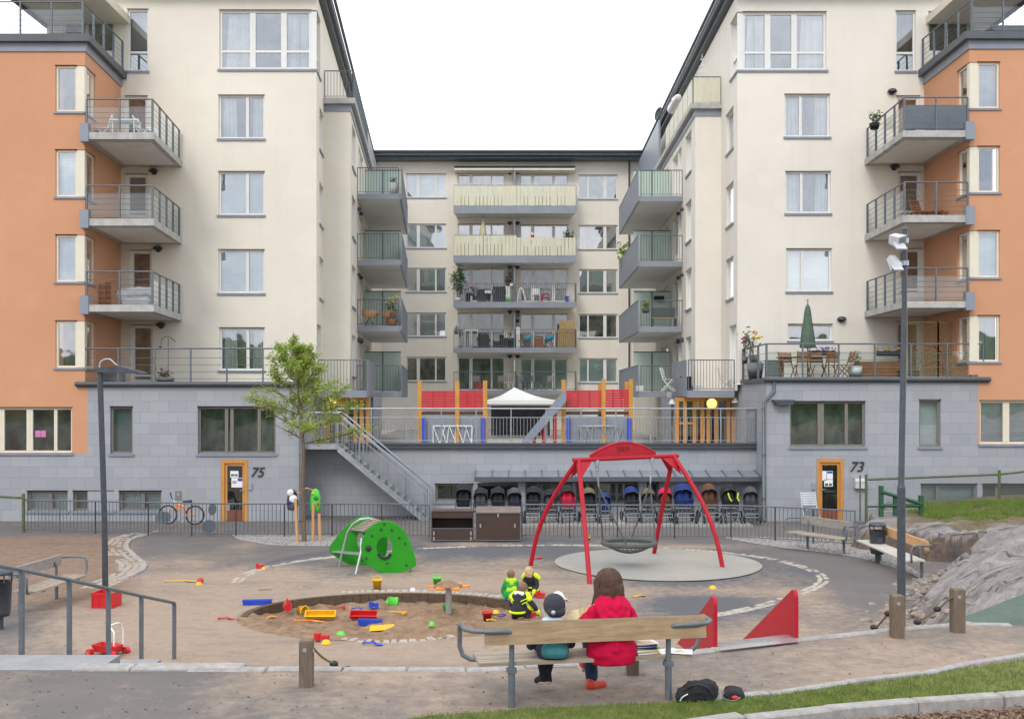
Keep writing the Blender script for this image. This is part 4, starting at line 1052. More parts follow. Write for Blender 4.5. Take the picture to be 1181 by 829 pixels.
def fl(pts): return [Vector((X(px, CZ*F/(py-HZ)), CZ*F/(py-HZ), 0)) for px, py in pts]
K1 = smooth_path(fl([(845,805),(900,799.5),(983,787.6),(1067,777),(1110,768.6),(1181,757.8),(1260,747)]))
K2 = smooth_path(fl([(640,878),(720,862),(790,849),(847,842),(900,838),(983,828),(1081,820),(1181,813),(1280,804)]))
stones('kerb', K1, .11, .8, .035, flat0, MAT['granite'])
k2 = stones('kerb', K2, .16, 1.0, .13, flat0, MAT['granite'], drop=.2)
# ring wall of the sandpit, sand
m = MB(); k = 96
for j in range(k):
    a0, a1 = 2*math.pi*j/k, 2*math.pi*(j+.96)/k
    vs = []
    hz_ = .03 if math.sin(a0) > -.1 else -.06
    for r, z in ((1.0,-.30),(1.0,hz_),(1.045,hz_),(1.045,-.3)):
        for a in (a0, a1): vs.append((SBX+SRX*r*math.cos(a), SBY+SRY*r*math.sin(a), -1.0+z))
    m.add(vs, [(0,1,3,2),(2,3,5,4),(4,5,7,6),(0,2,4,6),(1,3,5,7)])
single('sandpit_rim', m, wood('dark_wet_wood', (.06,.035,.02), (.14,.09,.055), .8, (3,3,10)), 'low brown wooden rim around the oval sandpit', 'sandpit rim', None, (SBX, SBY, -1))
def sandz(x, y):
    r = math.hypot((x-SBX)/SRX, (y-SBY)/SRY); edge = .165*sst(.70, 1.0, r)*sst(SBY+.9, SBY-.6, y)
    if y < SBY+.2 and r > .93:
        t = sst(.93, 1.0, r); return (-1.13+edge)*(1-t)+t*(-.988)+noise.noise(Vector((x*6, y*6, 8)))*.02*(1-sst(1.0,1.13,r))-.03*sst(1.04,1.13,r)
    return -1.13+edge+noise.noise(Vector((x*2.2, y*2.2, 3)))*.07+noise.noise(Vector((x*6, y*6, 8)))*.045+noise.noise(Vector((x*14, y*14, 4)))*.02
ms = M('loose_sand', (.255,.17,.11), .95, var=.4, scale=4, bs=45, bp=.7, spec=.15, dirt=.5, dirtc=(.22,.135,.08))
sd_ = sheet('sand', axis(SBX-3.0, SBX+3.0, .06, [], []), axis(SBY-2.3, SBY+2.3, .06, [], []), sandz, ms, None, True, lambda x, y: in_pit(x, y, 1.015) or (y < SBY-.1 and in_pit(x, y, 1.09+.04*noise.noise(Vector((x*2,y*2,0)))))); sd_['kind'] = 'structure'
# grass (stuff) built blade by blade
def grass_mat(n, a, b_): 
    m_, t, bs_ = nt(n); co = N(t, 'ShaderNodeTexCoord').outputs['Object']; t.links.new(ramp(t, noi(t, co, 4, 6, .8), .3, .7, a, b_), bs_.inputs['Base Color']); bs_.inputs['Roughness'].default_value = .7
    bs_.inputs['Specular IOR Level'].default_value = .2; return m_
MAT['grass'] = grass_mat('spring_grass', (.075,.13,.025), (.22,.29,.065)); MAT['turf'] = grass_mat('turf_base', (.10,.11,.03), (.22,.22,.08))
def blades(name, region, n, zf, h0, h1, wd, label):
    m = MB(); vs = []; fs = []
    for i in range(n):
        x, y = region()
        if x is None: continue
        z = zf(x, y); h = U(h0, h1); a = U(0, 6.28); dx, dy = math.cos(a)*wd, math.sin(a)*wd; lx, ly = U(-.5,.5)*h, U(-.5,.5)*h
        b = len(vs); vs += [(x-dx,y-dy,z-.01),(x+dx,y+dy,z-.01),(x+lx*.4,y+ly*.4,z+h*.6),(x+lx,y+ly,z+h)]; fs += [(b,b+1,b+2),(b+2,b+1,b+3)]
    m.add(vs, fs); o = raw(name, m, MAT['grass']); return tag(o, label, 'grass', None, 'stuff')
def between(lo, hi):                                 # strip between two pixel curves on the flat path
    def f():
        px = U(470, 1200); y0 = lerp_tab(lo, px); y1 = lerp_tab(hi, px)
        if y1 <= y0: return None, None
        py = U(y0, y1); D = CZ*F/(py-HZ); return X(px, D), D
    return f
top = [(470,829),(510,824),(601,818),(693,813.5),(780,810),(845,807),(900,802),(983,790),(1067,779.5),(1110,771.5),(1181,761),(1260,750)]
bot = [(470,880),(640,872),(720,856),(790,842),(847,835),(900,830),(983,820),(1081,812),(1181,806),(1280,797)]
blades('grass', between(top, bot), 32000, flat0, .015, .05, .0035, 'short spring grass between the two granite kerbs at the lower right')
m = MB()
tp_ = fl(top); bt_ = fl([(p, lerp_tab(bot, p)+1) for p, _ in top])
for i in range(len(tp_)-1): m.add([tp_[i]+Vector((0,0,.005)), tp_[i+1]+Vector((0,0,.005)), bt_[i+1]+Vector((0,0,.005)), bt_[i]+Vector((0,0,.005))], [(0,1,2,3)])
struct('turf', m, MAT['turf'])
def reg2():
    x, y = U(11.5, 17.5), U(26.8, 33.5)
    d = seg_d(x, y, R1)
    if rzone(x, y)[0] < U(.35, .95) or noise.noise(Vector((x*1.1,y*1.3,7))) < -.22: return None, None
    return x, y
blades('grass', reg2, 26000, lambda x, y: rk(x, y), .05, .16, .012, 'green grass growing on top of the rock outcrop')
# wood chips behind the second kerb
m = MB(); mw = M('wood_chips', (.20,.125,.08), .9, var=.6, scale=25)
for i in range(3200):
    px = U(860, 1230); py = lerp_tab([(820,852),(900,845),(983,835),(1081,827),(1181,820),(1230,816)], px)+U(0, 22); D = CZ*F/(py-HZ)
    mm = Matrix.Rotation(U(0,6.28), 3, 'Z') @ Matrix.Rotation(U(-.6,.6), 3, 'X') @ Matrix.Rotation(U(-.6,.6), 3, 'Y'); m.obox((X(px,D), D, U(.01,.06)), U(.008,.03), U(.004,.012), U(.001,.004), mm)
tag(raw('wood_chips', m, mw), 'brown wood chips spread below the granite kerb', 'wood chips', None, 'stuff')
# gravel beds along the fence
mg = M('gravel', (.34,.32,.31), .9, var=.55, scale=16, bs=40, bp=.8)
def gravel(poly_top, poly_bot, px0, px1, n, label):
    m = MB()
    for i in range(n):
        px = U(px0, px1); y0 = lerp_tab(poly_top, px); y1 = lerp_tab(poly_bot, px)
        if y1 <= y0: continue
        p = pix_path([(px, U(y0, y1))])[0]; r = U(.015, .04); z = base_z(p.x, p.y)+r*.4
        mm = Matrix.Rotation(U(0,6.28), 3, 'Z') @ Matrix.Rotation(U(0,3), 3, 'X'); m.add([Vector((p.x,p.y,z))+mm @ Vector(v) for v in ((r,0,0),(-r,0,0),(0,r*.8,0),(0,-r*.8,0),(0,0,r*.6),(0,0,-r*.6))], [(0,2,4),(2,1,4),(1,3,4),(3,0,4),(2,0,5),(1,2,5),(3,1,5),(0,3,5)])
    o = tag(raw('gravel', m, mg), label, 'gravel', None, 'stuff')
    m = MB(); q = []; pts_ = [px0+(px1-px0)*i/14 for i in range(15)]
    a = pix_path([(p, lerp_tab(poly_top, p)) for p in pts_]); b = pix_path([(p, max(lerp_tab(poly_top, p)+.5, lerp_tab(poly_bot, p))) for p in pts_])
    for i in range(14): m.add([Vector((v.x, v.y, base_z(v.x, v.y)+.008)) for v in (a[i], a[i+1], b[i+1], b[i])], [(0,1,2,3)])
    struct('gravel_bed', m, mg)
gravel([(272,617),(400,617)], [(272,618),(285,622),(310,626),(345,628),(400,628)], 272, 400, 2600, 'grey gravel around the foot of the young tree')
gravel([(838,619),(900,620),(940,622),(990,624),(1010,632),(1040,648),(1075,672)], [(838,621),(870,627),(910,633),(960,638),(1000,645),(1040,658),(1075,672)], 838, 1072, 5200, 'grey gravel under the two right-hand benches')
# fallen leaves, twigs and pebbles on the ground
m = MB(); ml = M('brown_litter', (.15,.095,.06), .9, var=.6, scale=20)
for i in range(520):
    px = U(0, 1181); py = U(628, 826) if R() < .6 else U(735, 826)
    if 286 < px < 617 and 684 < py < 738: continue
    if py > 772: D = CZ*F/(py-HZ); x_, z_ = X(px, D), .004
    else:
        p = pix_path([(px, py)])[0]; x_, D = p.x, p.y; z_ = base_z(x_, D)+.012
        if D < lerp_tab(KC, x_)+3.6 and D > lerp_tab(KC, x_): continue
    mm = Matrix.Rotation(U(0,6.28), 3, 'Z') @ Matrix.Rotation(U(-.4,.4), 3, 'X'); r = U(.004,.012); m.obox((x_, D, z_+.004), r, r*U(.3,1), .002, mm)
tag(raw('ground_litter', m, ml), 'small brown leaves and twigs scattered over the paving', 'leaf litter', None, 'stuff')
# pavement edge in front of the prams
m = MB(); m.box(X(497,33.3), X(868,33.3), 33.25, 33.4, GZ-.1, GZ+.07); struct('pavement_edge', m, MAT['granite'])
m = MB(); m.box(X(497,33.4)+.0, X(868,33.4), 33.402, D_T-.01, GZ-.1, GZ+.05); struct('pavement', m, MAT['concrete'])
# wooded hill behind the viewer: shades and reflects in the panes
m = MB()
def hill(x, y):
    return -1+(-y-38)*.22+5*noise.noise(Vector((x*.05, y*.05, 0)))+3.0*noise.noise(Vector((x*.22, y*.22, 3)))+1.5*noise.noise(Vector((x*.7, y*.7, 3)))
hh = sheet('hills', [-120+i*2.4 for i in range(101)], [-90+i*2.2 for i in range(27)], lambda x, y: max(-1, hill(x, y)) if y < -34 else -1, M('wooded_hillside', (.05,.085,.03), .95, var=.7, scale=.6, bs=2, bp=1.0)); hh['kind'] = 'structure'
# ------------------------------------------------------------------ playground and street furniture
def ground_pt(px, py):
    p = pix_path([(px, py)])[0]; return Vector((p.x, p.y, base_z(p.x, p.y)))
def rotm(rz): return Matrix.Rotation(rz, 3, 'Z')
# ---- swing set
BA = Vector((1.30, 23.6, 1.50)); BB = Vector((3.98, 25.7, 1.50))
lf = [(0.42, 24.85), (1.62, 22.35), (3.55, 26.95), (4.80, 24.45)]
BA = Vector(((lf[0][0]+lf[1][0])/2+.45, (lf[0][1]+lf[1][1])/2+.25, 1.48)); BB = Vector(((lf[2][0]+lf[3][0])/2-.35, (lf[2][1]+lf[3][1])/2-.2, 1.48))
sw = thing('swing_set', 'red steel swing frame with an arched top and round black nest seat', 'swing set', (2.6, 24.6, -1.0))
bd = (BB-BA).normalized()
m = MB(); m.tube([BA-bd*.14, BB+bd*.14], .05, 12); part('beam', m, MAT['red'], sw)
m = MB(); mid = (BA+BB)/2; prs = []
hwid = .98
for sgn in (-1, 1):
    pass
arc = [(-hwid+2*hwid*i/20, .05+.27*math.sin(math.pi*i/20)**.85) for i in range(21)]; poly = arc+[(hwid, -.0), (-hwid, -.0)]
nb = Vector((-bd.y, bd.x, 0)); mpb = lambda u, n, z: mid-bd*.12+bd*u+nb*n+Vector((0,0,z+.03))
m.prism(poly, mpb, -.018, .018); ap = part('arch_panel', m, MAT['red'], sw)
m = MB(); m.tube([mpb(u, 0, z) for u, z in arc], .03, 8); part('arch_rim', m, MAT['red'], ap)
# worn dark lettering on the arch, too faint to read
mm_ = MB()
for k, (u0, strokes) in enumerate([(-.17,((0,0,0,1),(0,0,.6,0))),(-.10,((0,0,0,1),(0,1,.6,1),(0,.5,.5,.5),(0,0,.6,0))),(-.03,((0,0,0,1),(0,.5,.6,1),(0,.5,.6,0))),(.04,((0,0,.6,1),(0,1,.6,0))),(.11,((0,1,.3,.5),(.6,1,.3,.5),(.3,.5,.3,0)))]):
    for (a, b, c, d) in strokes: mm_.tube([mpb(u0+a*.075, -.024, .13+b*.10), mpb(u0+c*.075, -.024, .13+d*.10)], .007, 4, False)
part('lettering', mm_, M('dark_red_letters', (.16,.005,.01), .5), ap)
for i, (x, y) in enumerate(lf):
    top = BA if i < 2 else BB; foot = Vector((x, y, base_z(x, y)-.05)); pts = []
    bend = (.30 if i in (0, 3) else .06)
    for j in range(13):
        t = j/12; p = top.lerp(foot, t); off = (foot-top); off.z = 0
        p += off.normalized()*bend*math.sin(math.pi*t)*(.9); pts.append(p)
    m = MB(); m.tube(pts, .052, 12); lg = part('leg', m, MAT['red'], sw)
for end, s_ in ((BA, 1), (BB, -1)):
    for (x, y) in (lf[:2] if s_ == 1 else lf[2:]):
        d = (Vector((x, y, -1))-end); d.normalize(); m = MB(); a = end+d*.50; b = end+bd*s_*.42
        m.add([end+nb*.01, a+nb*.01, b+nb*.01, end-nb*.01, a-nb*.01, b-nb*.01], [(0,1,2),(3,5,4),(0,3,4,1),(1,4,5,2),(2,5,3,0)]); part('gusset_plate', m, MAT['red'], sw)
seatc = Vector((2.68, 24.62, -.46)); sr = .60
m = MB(); ringp = [seatc+Vector((sr*math.cos(a), sr*math.sin(a), 0)) for a in [2*math.pi*i/40 for i in range(41)]]; m.tube(ringp, .055, 10, True, False); se = part('nest_seat_rim', m, MAT['roped'], sw)
m = MB()
for i in range(16):
    a = math.pi*i/16; c_, s_ = math.cos(a), math.sin(a)
    m.tube([seatc+Vector((c_*r, s_*r, -.23*(1-(abs(r)/sr)**2))) for r in [-.6+.12*k for k in range(11)]], .009, 4, True, False)
for rr in (.12,.22,.32,.42,.52):
    m.tube([seatc+Vector((rr*math.cos(a), rr*math.sin(a), -.23*(1-(rr/sr)**2))) for a in [2*math.pi*i/28 for i in range(29)]], .010, 4, True, False)
part('nest_net', m, MAT['roped'], se)
for sg in (-1, 1):
    hp = BA.lerp(BB, .5)+bd*(sg*.83)-bd*.08
    jn = Vector((hp.x, hp.y, .85)).lerp(Vector((seatc.x, seatc.y, .85)), .06)
    m = MB()
    for k in (-1, 1): m.tube([hp+nb*.06*k+Vector((0,0,-.05)), jn], .012, 6)
    m.tube([hp+Vector((0,0,-.12)), hp+Vector((0,0,-.02))], .06, 8)
    for k in range(9): q = hp.lerp(jn, (k+.5)/9); m.ball(q, .018, .018, .03, 6, 4)
    part('chain', m, MAT['galv'], sw)
    for k in (-1, 1):
        a_ = math.atan2(bd.y, bd.x)+(0 if sg == 1 else math.pi)+k*.75; e_ = seatc+Vector((math.cos(a_)*sr, math.sin(a_)*sr, .04))
        m = MB(); m.tube([jn, e_], .019, 8); part('suspension_rope', m, MAT['roped'], sw)
# ---- green play shell
gsD0, gsD1 = 23.75, 24.95
gh = thing('play_shelter', 'green play shelter with two rounded panels, slatted roof and a steel hoop', 'play shelter', (X(430,24), 24.2, -1.0))
def gp(pts, D): return [(X(260+a/3.937, D), Z(590+b/3.937, D)) for a, b in pts]
def smooth_poly(p, n=5):
    out = []
    k = len(p)
    for i in range(k):
        a, b, c, d = p[i-1], p[i], p[(i+1) % k], p[(i+2) % k]
        for j in range(n):
            t = j/n; out.append(tuple(.5*((2*b[q])+(c[q]-a[q])*t+(2*a[q]-5*b[q]+4*c[q]-d[q])*t*t+(3*b[q]-a[q]-3*c[q]+d[q])*t**3) for q in (0,1)))
    return out
def plate(par, outer, holes, D, th, mat, lab=None):
    """flat panel with oval openings, from a filled curve"""
    cu = bpy.data.curves.new('c', 'CURVE'); cu.dimensions = '2D'; cu.fill_mode = 'BOTH'; cu.extrude = th/2; cu.bevel_depth = .006
    for poly in [outer]+holes:
        s_ = cu.splines.new('POLY'); s_.points.add(len(poly)-1); s_.use_cyclic_u = True
        for i, (a, b) in enumerate(poly): s_.points[i].co = (a, b, 0, 1)
    o = bpy.data.objects.new('tmp', cu); col.objects.link(o); me = bpy.data.meshes.new_from_object(o.evaluated_get(bpy.context.evaluated_depsgraph_get())); bpy.data.objects.remove(o)
    q = MB(); q.v = [(v.co.x, D-v.co.z, v.co.y) for v in me.vertices]; q.f = [tuple(p.vertices) for p in me.polygons]; q.sm = [False]*len(q.f)
    return part('side_panel', q, mat, par, lab)
front = [(618,180),(622,130),(648,80),(690,50),(740,42),(790,65),(830,120),(852,180),(866,236),(850,252),(820,266),(770,276),(715,277),(665,252),(632,218)]
backp = [(472,172),(500,122),(545,70),(590,32),(640,20),(690,38),(728,90),(735,150),(725,200),(690,240),(640,250),(570,240),(515,212)]
def oval(cx, cy, rx, ry, k=28): return [(cx+rx*math.cos(2*math.pi*i/k), cy+ry*math.sin(2*math.pi*i/k)) for i in range(k)]
fo = smooth_poly(gp(front, gsD0)); ho = gp(oval(722,163,37,49), gsD0); bo = smooth_poly(gp(backp, gsD1)); hb_ = gp(oval(614,130,18,38), gsD1)
f_ = plate(gh, fo, [ho], gsD0, .035, MAT['green']); plate(gh, bo, [hb_], gsD1, .035, MAT['green'])
for a, b in ((722,55),(756,82),(790,118),(816,143),(708,80),(666,108),(640,210),(622,240-20),(736,232),(822,240)):
    q = MB(); u, z = gp([(a,b)], gsD0)[0]; q.tube([(u,gsD0-.015,z),(u,gsD0-.05,z)], .022, 10); part('bolt_cap', q, MAT['black'], f_)
q = MB(); u, z = gp([(650,165)], gsD0)[0]; q.ball((u,gsD0-.04,z), .065, .04, .065); part('turning_knob', q, MAT['black'], f_)
q = MB(); q.tube([(gp([(a,b)],gsD0)[0][0], gsD0-.05, gp([(a,b)],gsD0)[0][1]) for a, b in ((695,188),(705,203),(722,210),(740,203),(750,188))], .03, 8); part('opening_sleeve', q, MAT['black'], f_)
for i in range(9):                                    # roof slats between the panels
    t = i/8; a0 = gp([(628+t*75, 88-t*46)], gsD0)[0]; a1 = gp([(572+t*88, 80-t*50)], gsD1)[0]
    q = MB(); c0 = Vector((a0[0], gsD0+.03, a0[1]-.0)); c1 = Vector((a1[0], gsD1-.03, a1[1])); q.tube([c0, c1], .038, 6, False, True, .45); part('roof_slat', q, MAT['boardw'], gh)
def h3(a, b, D): u, z = gp([(a, b)], D)[0]; return (u, D, z)
q = MB(); q.tube([h3(515,264,24.6),h3(527,200,24.6),h3(541,145,24.55),h3(556,90,24.5),h3(580,55,24.4),h3(612,34,24.4),h3(650,30,24.4),h3(690,44,24.5)], .028, 8); part('steel_hoop', q, MAT['galv'], gh)
q = MB(); q.tube([h3(590,290,23.6),h3(603,235,23.7),h3(616,180,23.75),h3(618,120,23.9)], .028, 8)
part('steel_hoop', q, MAT['galv'], gh)
q = MB(); q.tube([h3(840,272,23.9),h3(842,255,23.9)], .03, 6); part('foot', q, MAT['galv'], gh)
q = MB(); a, b = h3(486,180,24.9), h3(618,193,23.9); q.add([h3(484,178,24.9),h3(618,190,23.85),h3(640,185,23.9),h3(510,176,24.95),h3(484,184,24.9),h3(618,197,23.85),h3(640,192,23.9),h3(510,182,24.95)], [(0,1,2,3),(4,5,6,7),(0,1,5,4),(1,2,6,5),(2,3,7,6),(3,0,4,7)]); part('bench_board', q, MAT['galv'], gh)
# ---- sand table
o = thing('sand_table', 'flower-shaped yellow sand table on one grey post in the sandpit', 'sand table', ground_pt(517.5, 706))
c = Vector((X(517.5,19.9), 19.9, -1.13)); zt_ = Z(675.5, 19.9)
q = MB(); q.tube([c, (c.x, c.y, zt_-.03)], .058, 12); part('post', q, MAT['galv'], o)
poly = [((.28+.10*math.cos(6*a))*math.cos(a)*1.05, (.28+.10*math.cos(6*a))*math.sin(a)*1.05) for a in [2*math.pi*i/72 for i in range(72)]]
q = MB(); q.prism(poly, lambda u, n, z: Vector((c.x+u, c.y+z, zt_+n)), -.025, .01); tt = part('table_top', q, MAT['orangep'], o)
q = MB(); q.lathe([(.27,0),(.24,.02),(.15,.05),(.06,.09),(.002,.10)], (c.x-.01, c.y, zt_+.008), 18); jitter(q, .018, 9); part('sand_heap', q, ms, tt)
# ---- two chests
for i, px in enumerate((497.5, 549)):
    D = 29.6; x0 = X(px, D); w = X(48.5 if i == 0 else 51, D)-X(0, D); z0 = base_z(x0, D); h = Z(590.5, D)-z0
    o = thing('storage_chest', ['open dark brown storage chest with its front flap down, left of the closed one', 'closed dark brown storage chest with lighter lid and steel latches'][i], 'chest', (x0, D, z0), 'brown storage chests by the fence')
    q = MB(); t = .025; q.box(x0, x0+w, D+.7-t, D+.7, z0+.04, z0+h); q.box(x0, x0+t, D+.03, D+.7-t-.002, z0+.04, z0+h); q.box(x0+w-t, x0+w, D+.03, D+.7-t-.002, z0+.04, z0+h); q.box(x0+t+.002, x0+w-t-.002, D+.03, D+.7-t-.002, z0+.04, z0+.07)
    part('chest_body', q, MAT['board'], o)
    q = MB(); q.box(x0+.002, x0+w-.002, D, D+.026, z0+.04, z0+h*(.47 if i == 0 else .97)); part('front_panel', q, MAT['board'], o)
    if i == 0: q = MB(); q.box(x0, x0+w, D+.02, D+.7, z0+h+.002, z0+h+.03); q.box(x0+.02, x0+w-.02, D+.04, D+.065, z0+h*.8, z0+h); part('lid', q, MAT['board'], o)
    else: q = MB(); q.obox((x0+w/2, D+.36, z0+h+.03), w/2+.01, .40, .016, Matrix.Rotation(math.radians(6), 3, 'X')); part('lid', q, M('worn_chest_lid', (.17,.13,.115), .6, var=.3), o)
    q = MB(); e_ = .014
    for xx in (x0-e_/2, x0+w+e_/2): q.box(xx-e_, xx+e_, D-.012, D+.02, z0+.03, z0+h)
    q.box(x0, x0+w, D-.012, D-.002, z0+.03, z0+.06); q.box(x0, x0+w, D-.012, D-.002, z0+h*.44 if i == 0 else z0+h*.95, z0+h*.47 if i == 0 else z0+h*.98)
    part('edge_trim', q, MAT['steel'], o)
    for fx, fz in (((.06,.3),(.94,.3),(.06,.12),(.94,.12)) if i == 0 else ((.10,.55),(.88,.55),(.5,.9))):
        q = MB(); q.box(x0+w*fx-.02, x0+w*fx+.02, D-.03, D-.013, z0+h*fz-.05, z0+h*fz+.05); part('latch', q, MAT['galv'], o)
    for fx in (.05, .92): q = MB(); q.box(x0+w*fx, x0+w*fx+.06, D+.05, D+.65, z0-.02, z0+.04); part('foot_rail', q, MAT['steeld'], o)
# ---- benches (built once in local space: u right, v towards the sitter's knees)
def bench(name, label, loc, rz, L, leg_u, board0, board1, seat0, seat1, bm, sm_, grp=None, zg=(0, 0), arms=True, foot=None):
    o = proto(name); h = .44
    q = MB(); q.obox(((board0+board1)/2, -.03, .725), (board1-board0)/2, .02, .104, Matrix.Rotation(math.radians(-8), 3, 'X')); part('backrest', q, bm, o)
    for vv in (.12, .27, .42):
        q = MB(); q.box(seat0, seat1, vv-.068, vv+.068, h-.035, h); part('seat_board', q, sm_, o)
    for k, u in enumerate(leg_u):
        s_ = -1 if k == 0 else 1; out = (board0 if k == 0 else board1)
        q = MB(); q.tube([(u, .02, -.12), (u, .02, .38)], .033, 12); q.tube([(u,.02,.36),(u,.02,.66)], .025, 10)
        q.tube([(u,.02,.36),(u,.10,.395),(u,.48,.395)], .02, 8); q.obox((u,.02,.37), .045, .035, .02)
        lg = part('leg', q, MAT['steel'], o)
        q = MB(); q.tube([(u,.02,.62),(u,.00,.70),(u+s_*.02,-.035,.735),(u+s_*.07,-.065,.752),(u+s_*.24,-.068,.755),(u+s_*.37,-.03,.757),(u+s_*.43,.06,.757),(u+s_*.44,.28,.755),(u+s_*.44,.36,.74),(u+s_*.44,.40,.68),(u+s_*.44,.40,.52),(u+s_*.41,.385,.44),(u+s_*.34,.36,.405),(u+s_*.22,.34,.40)], .023, 10)
        part('armrest', q, MAT['steel'], o)
    return place(o, loc, rz, label, 'bench', grp)
fb_rz = math.radians(9.5)
fbench = bench('park_bench', 'long wooden park bench in the foreground with a woman and a small child on it', (0.0, 9.95, -.03), fb_rz, 2.1, (0, 1.51), -.26, 1.86, -.30, 1.76, MAT['boardy'], MAT['boardw'])
def FBp(u, v, z): return Vector((0, 9.95, -.03))+rotm(fb_rz) @ Vector((u, v, z))
def bench_px(label, pl, pr, flip, bm, sm_, grp='smaller benches around the playground'):
    a = ground_pt(*pl); b = ground_pt(*pr); d = (b-a); Lb = d.length; rz = math.atan2(d.y, d.x)
    # flip: seats face the viewer's side
    if flip: a, rz = b, rz+math.pi
    return bench('park_bench', label, (a.x, a.y, min(a.z, b.z)), rz, Lb, (0, Lb), -.25, Lb+.25, -.3, Lb+.3, bm, sm_, grp)
MAT['boardg'] = wood('grey_bench_wood', (.22,.20,.18), (.40,.37,.34), .85, (1,10,10), 3)
bench_px('grey weathered bench on bare soil at the left edge, beside a litter bin', (22,706), (64,691), True, MAT['boardg'], MAT['boardw'])
bench_px('grey bench on gravel in front of house door 73', (932,633), (974,639), True, MAT['boardg'], MAT['boardw'])
bench_px('bench with a pale orange backrest board in front of the rocks', (1016,647), (1064,667), True, MAT['boardo'], M('pale_seat_board', (.52,.49,.44), .7, var=.15))
# ---- litter bins
def bin_(label, px, ytop, yb, wpx, grp, hood=True):
    g = ground_pt(px, yb); s_ = F/g.y; w = wpx/s_/2; z0 = g.z; zt_ = Z(ytop, g.y); o = thing('litter_bin', label, 'litter bin', g, grp)
    H_ = zt_-z0
    q = MB(); q.tube([g, (g.x, g.y, z0+.34)], .055, 10); part('post', q, MAT['steeld'], o)
    q = MB(); q.lathe([(w*.2,z0+.20),(w*.80,z0+.22),(w*.88,z0+.30),(w,z0+H_*.80),(w*1.02,z0+H_*.80),(w*.95,z0+H_*.79),(w*.8,z0+.3)], (g.x,g.y,0), 24); b_ = part('bin_body', q, MAT['steeld'], o)
    for k in range(5): q = MB(); a = -math.pi/2-.25+k*.12; q.box(g.x+w*math.cos(a)*.99-.004, g.x+w*math.cos(a)*.99+.004, g.y+w*math.sin(a)*1.01, g.y+w*math.sin(a)*1.01+.01, z0+.5, z0+.62); part('slot', q, MAT['steel'], b_)
    q = MB(); q.lathe([(.002,z0+H_*1.0),(w*.9,z0+H_*.985),(w*1.04,z0+H_*.95),(w*1.04,z0+H_*.91),(w*.9,z0+H_*.91)], (g.x,g.y,0), 24); 
    part('lid', q, MAT['steeld'], o)
    q = MB(); 
    for a in (.5, 2.6, 3.9, 5.5): q.tube([(g.x+w*.95*math.cos(a), g.y+w*.95*math.sin(a), z0+H_*.78), (g.x+w*.95*math.cos(a), g.y+w*.95*math.sin(a), z0+H_*.93)], .014, 6)
    part('lid_bracket', q, MAT['steeld'], o)
bin_('dark grey litter bin cut by the left edge of the photo', 0, 656, 725, 26, 'dark litter bins with lids')
bin_('dark grey litter bin between the two benches on the right', 1012, 602, 649, 18.5, 'dark litter bins with lids')
# ---- bollards with climbing ropes
def bollard(label, px, yt, yb, wpx, rope=None, grp='square wooden posts along the path edge', D=None):
    D = D or CZ*F/(yb-HZ); x = X(px, D); w = wpx*D/F/2; zt_ = Z(yt, D); o = thing('wooden_post', label, 'post', (x, D, 0), grp)
    q = MB(); q.add([(x+sx*w*k, D+.07+sy*w*k, z) for z, k in ((-.1,1),(zt_-.015,1),(zt_,.9)) for sx, sy in ((-1,-1),(1,-1),(1,1),(-1,1))], [(0,3,2,1),(8,9,10,11)]+[(j*4+i,j*4+(i+1)%4,(j+1)*4+(i+1)%4,(j+1)*4+i) for j in (0,1) for i in range(4)])
    part('timber', q, MAT['postw'], o)
    q = MB(); q.tube([(x-w*.1, D+.07-w-.008, zt_-.09), (x-w*.1, D+.07-w+.01, zt_-.09)], .022, 12); part('bolt', q, MAT['galv'], o)
    q = MB(); q.tube([(x+w-.01, D+.07, zt_-.12), (x+w+.012, D+.07, zt_-.12)], .022, 12); part('bolt', q, MAT['galv'], o)
    if rope:
        pts, knots = rope; r_ = thing('climbing_rope', label.replace('wooden post', 'knotted rope tied to the post').split(',')[0], 'rope', P(*pts[0]), 'knotted climbing ropes')
        q = MB(); q.tube(smooth_path([P(*p) for p in pts], 5), .013, 8); part('rope', q, MAT['rope'], r_)
        for kx in knots: q = MB(); q.ball(P(*kx), .048, .048, .035); part('rubber_stop', q, MAT['black'], r_)
bollard('wooden post left of the foreground bench, rope on its right', 352, 739, 793, 15, (((359,744,11.05),(366,752,11.2),(374,759,11.35),(385,765,11.5),(394,770,11.65),(404,772,11.75)), ((385,765,11.5),(401,771,11.7))))
bollard('wooden post in front of the right lamp post, rope on its left', 1037, 687, 736, 13.5, (((1030,694,12.9),(1027,702,13.0),(1024,708,13.1),(1017,716,13.25),(1010,724,13.4)), ((1024.5,707,13.1),(1008,723,13.42))))
bollard('rightmost wooden post beside the green rubber slope, rope on its left', 1107, 679.5, 730, 13.5, (((1100,687,13.1),(1092,693,13.2),(1083,701,13.3),(1070,710,13.4),(1057,716,13.5)), ((1081,702,13.3),(1058,717,13.5))))
bollard('short wooden post seen under the seat of the foreground bench', 730, 739, 779, 14, None)
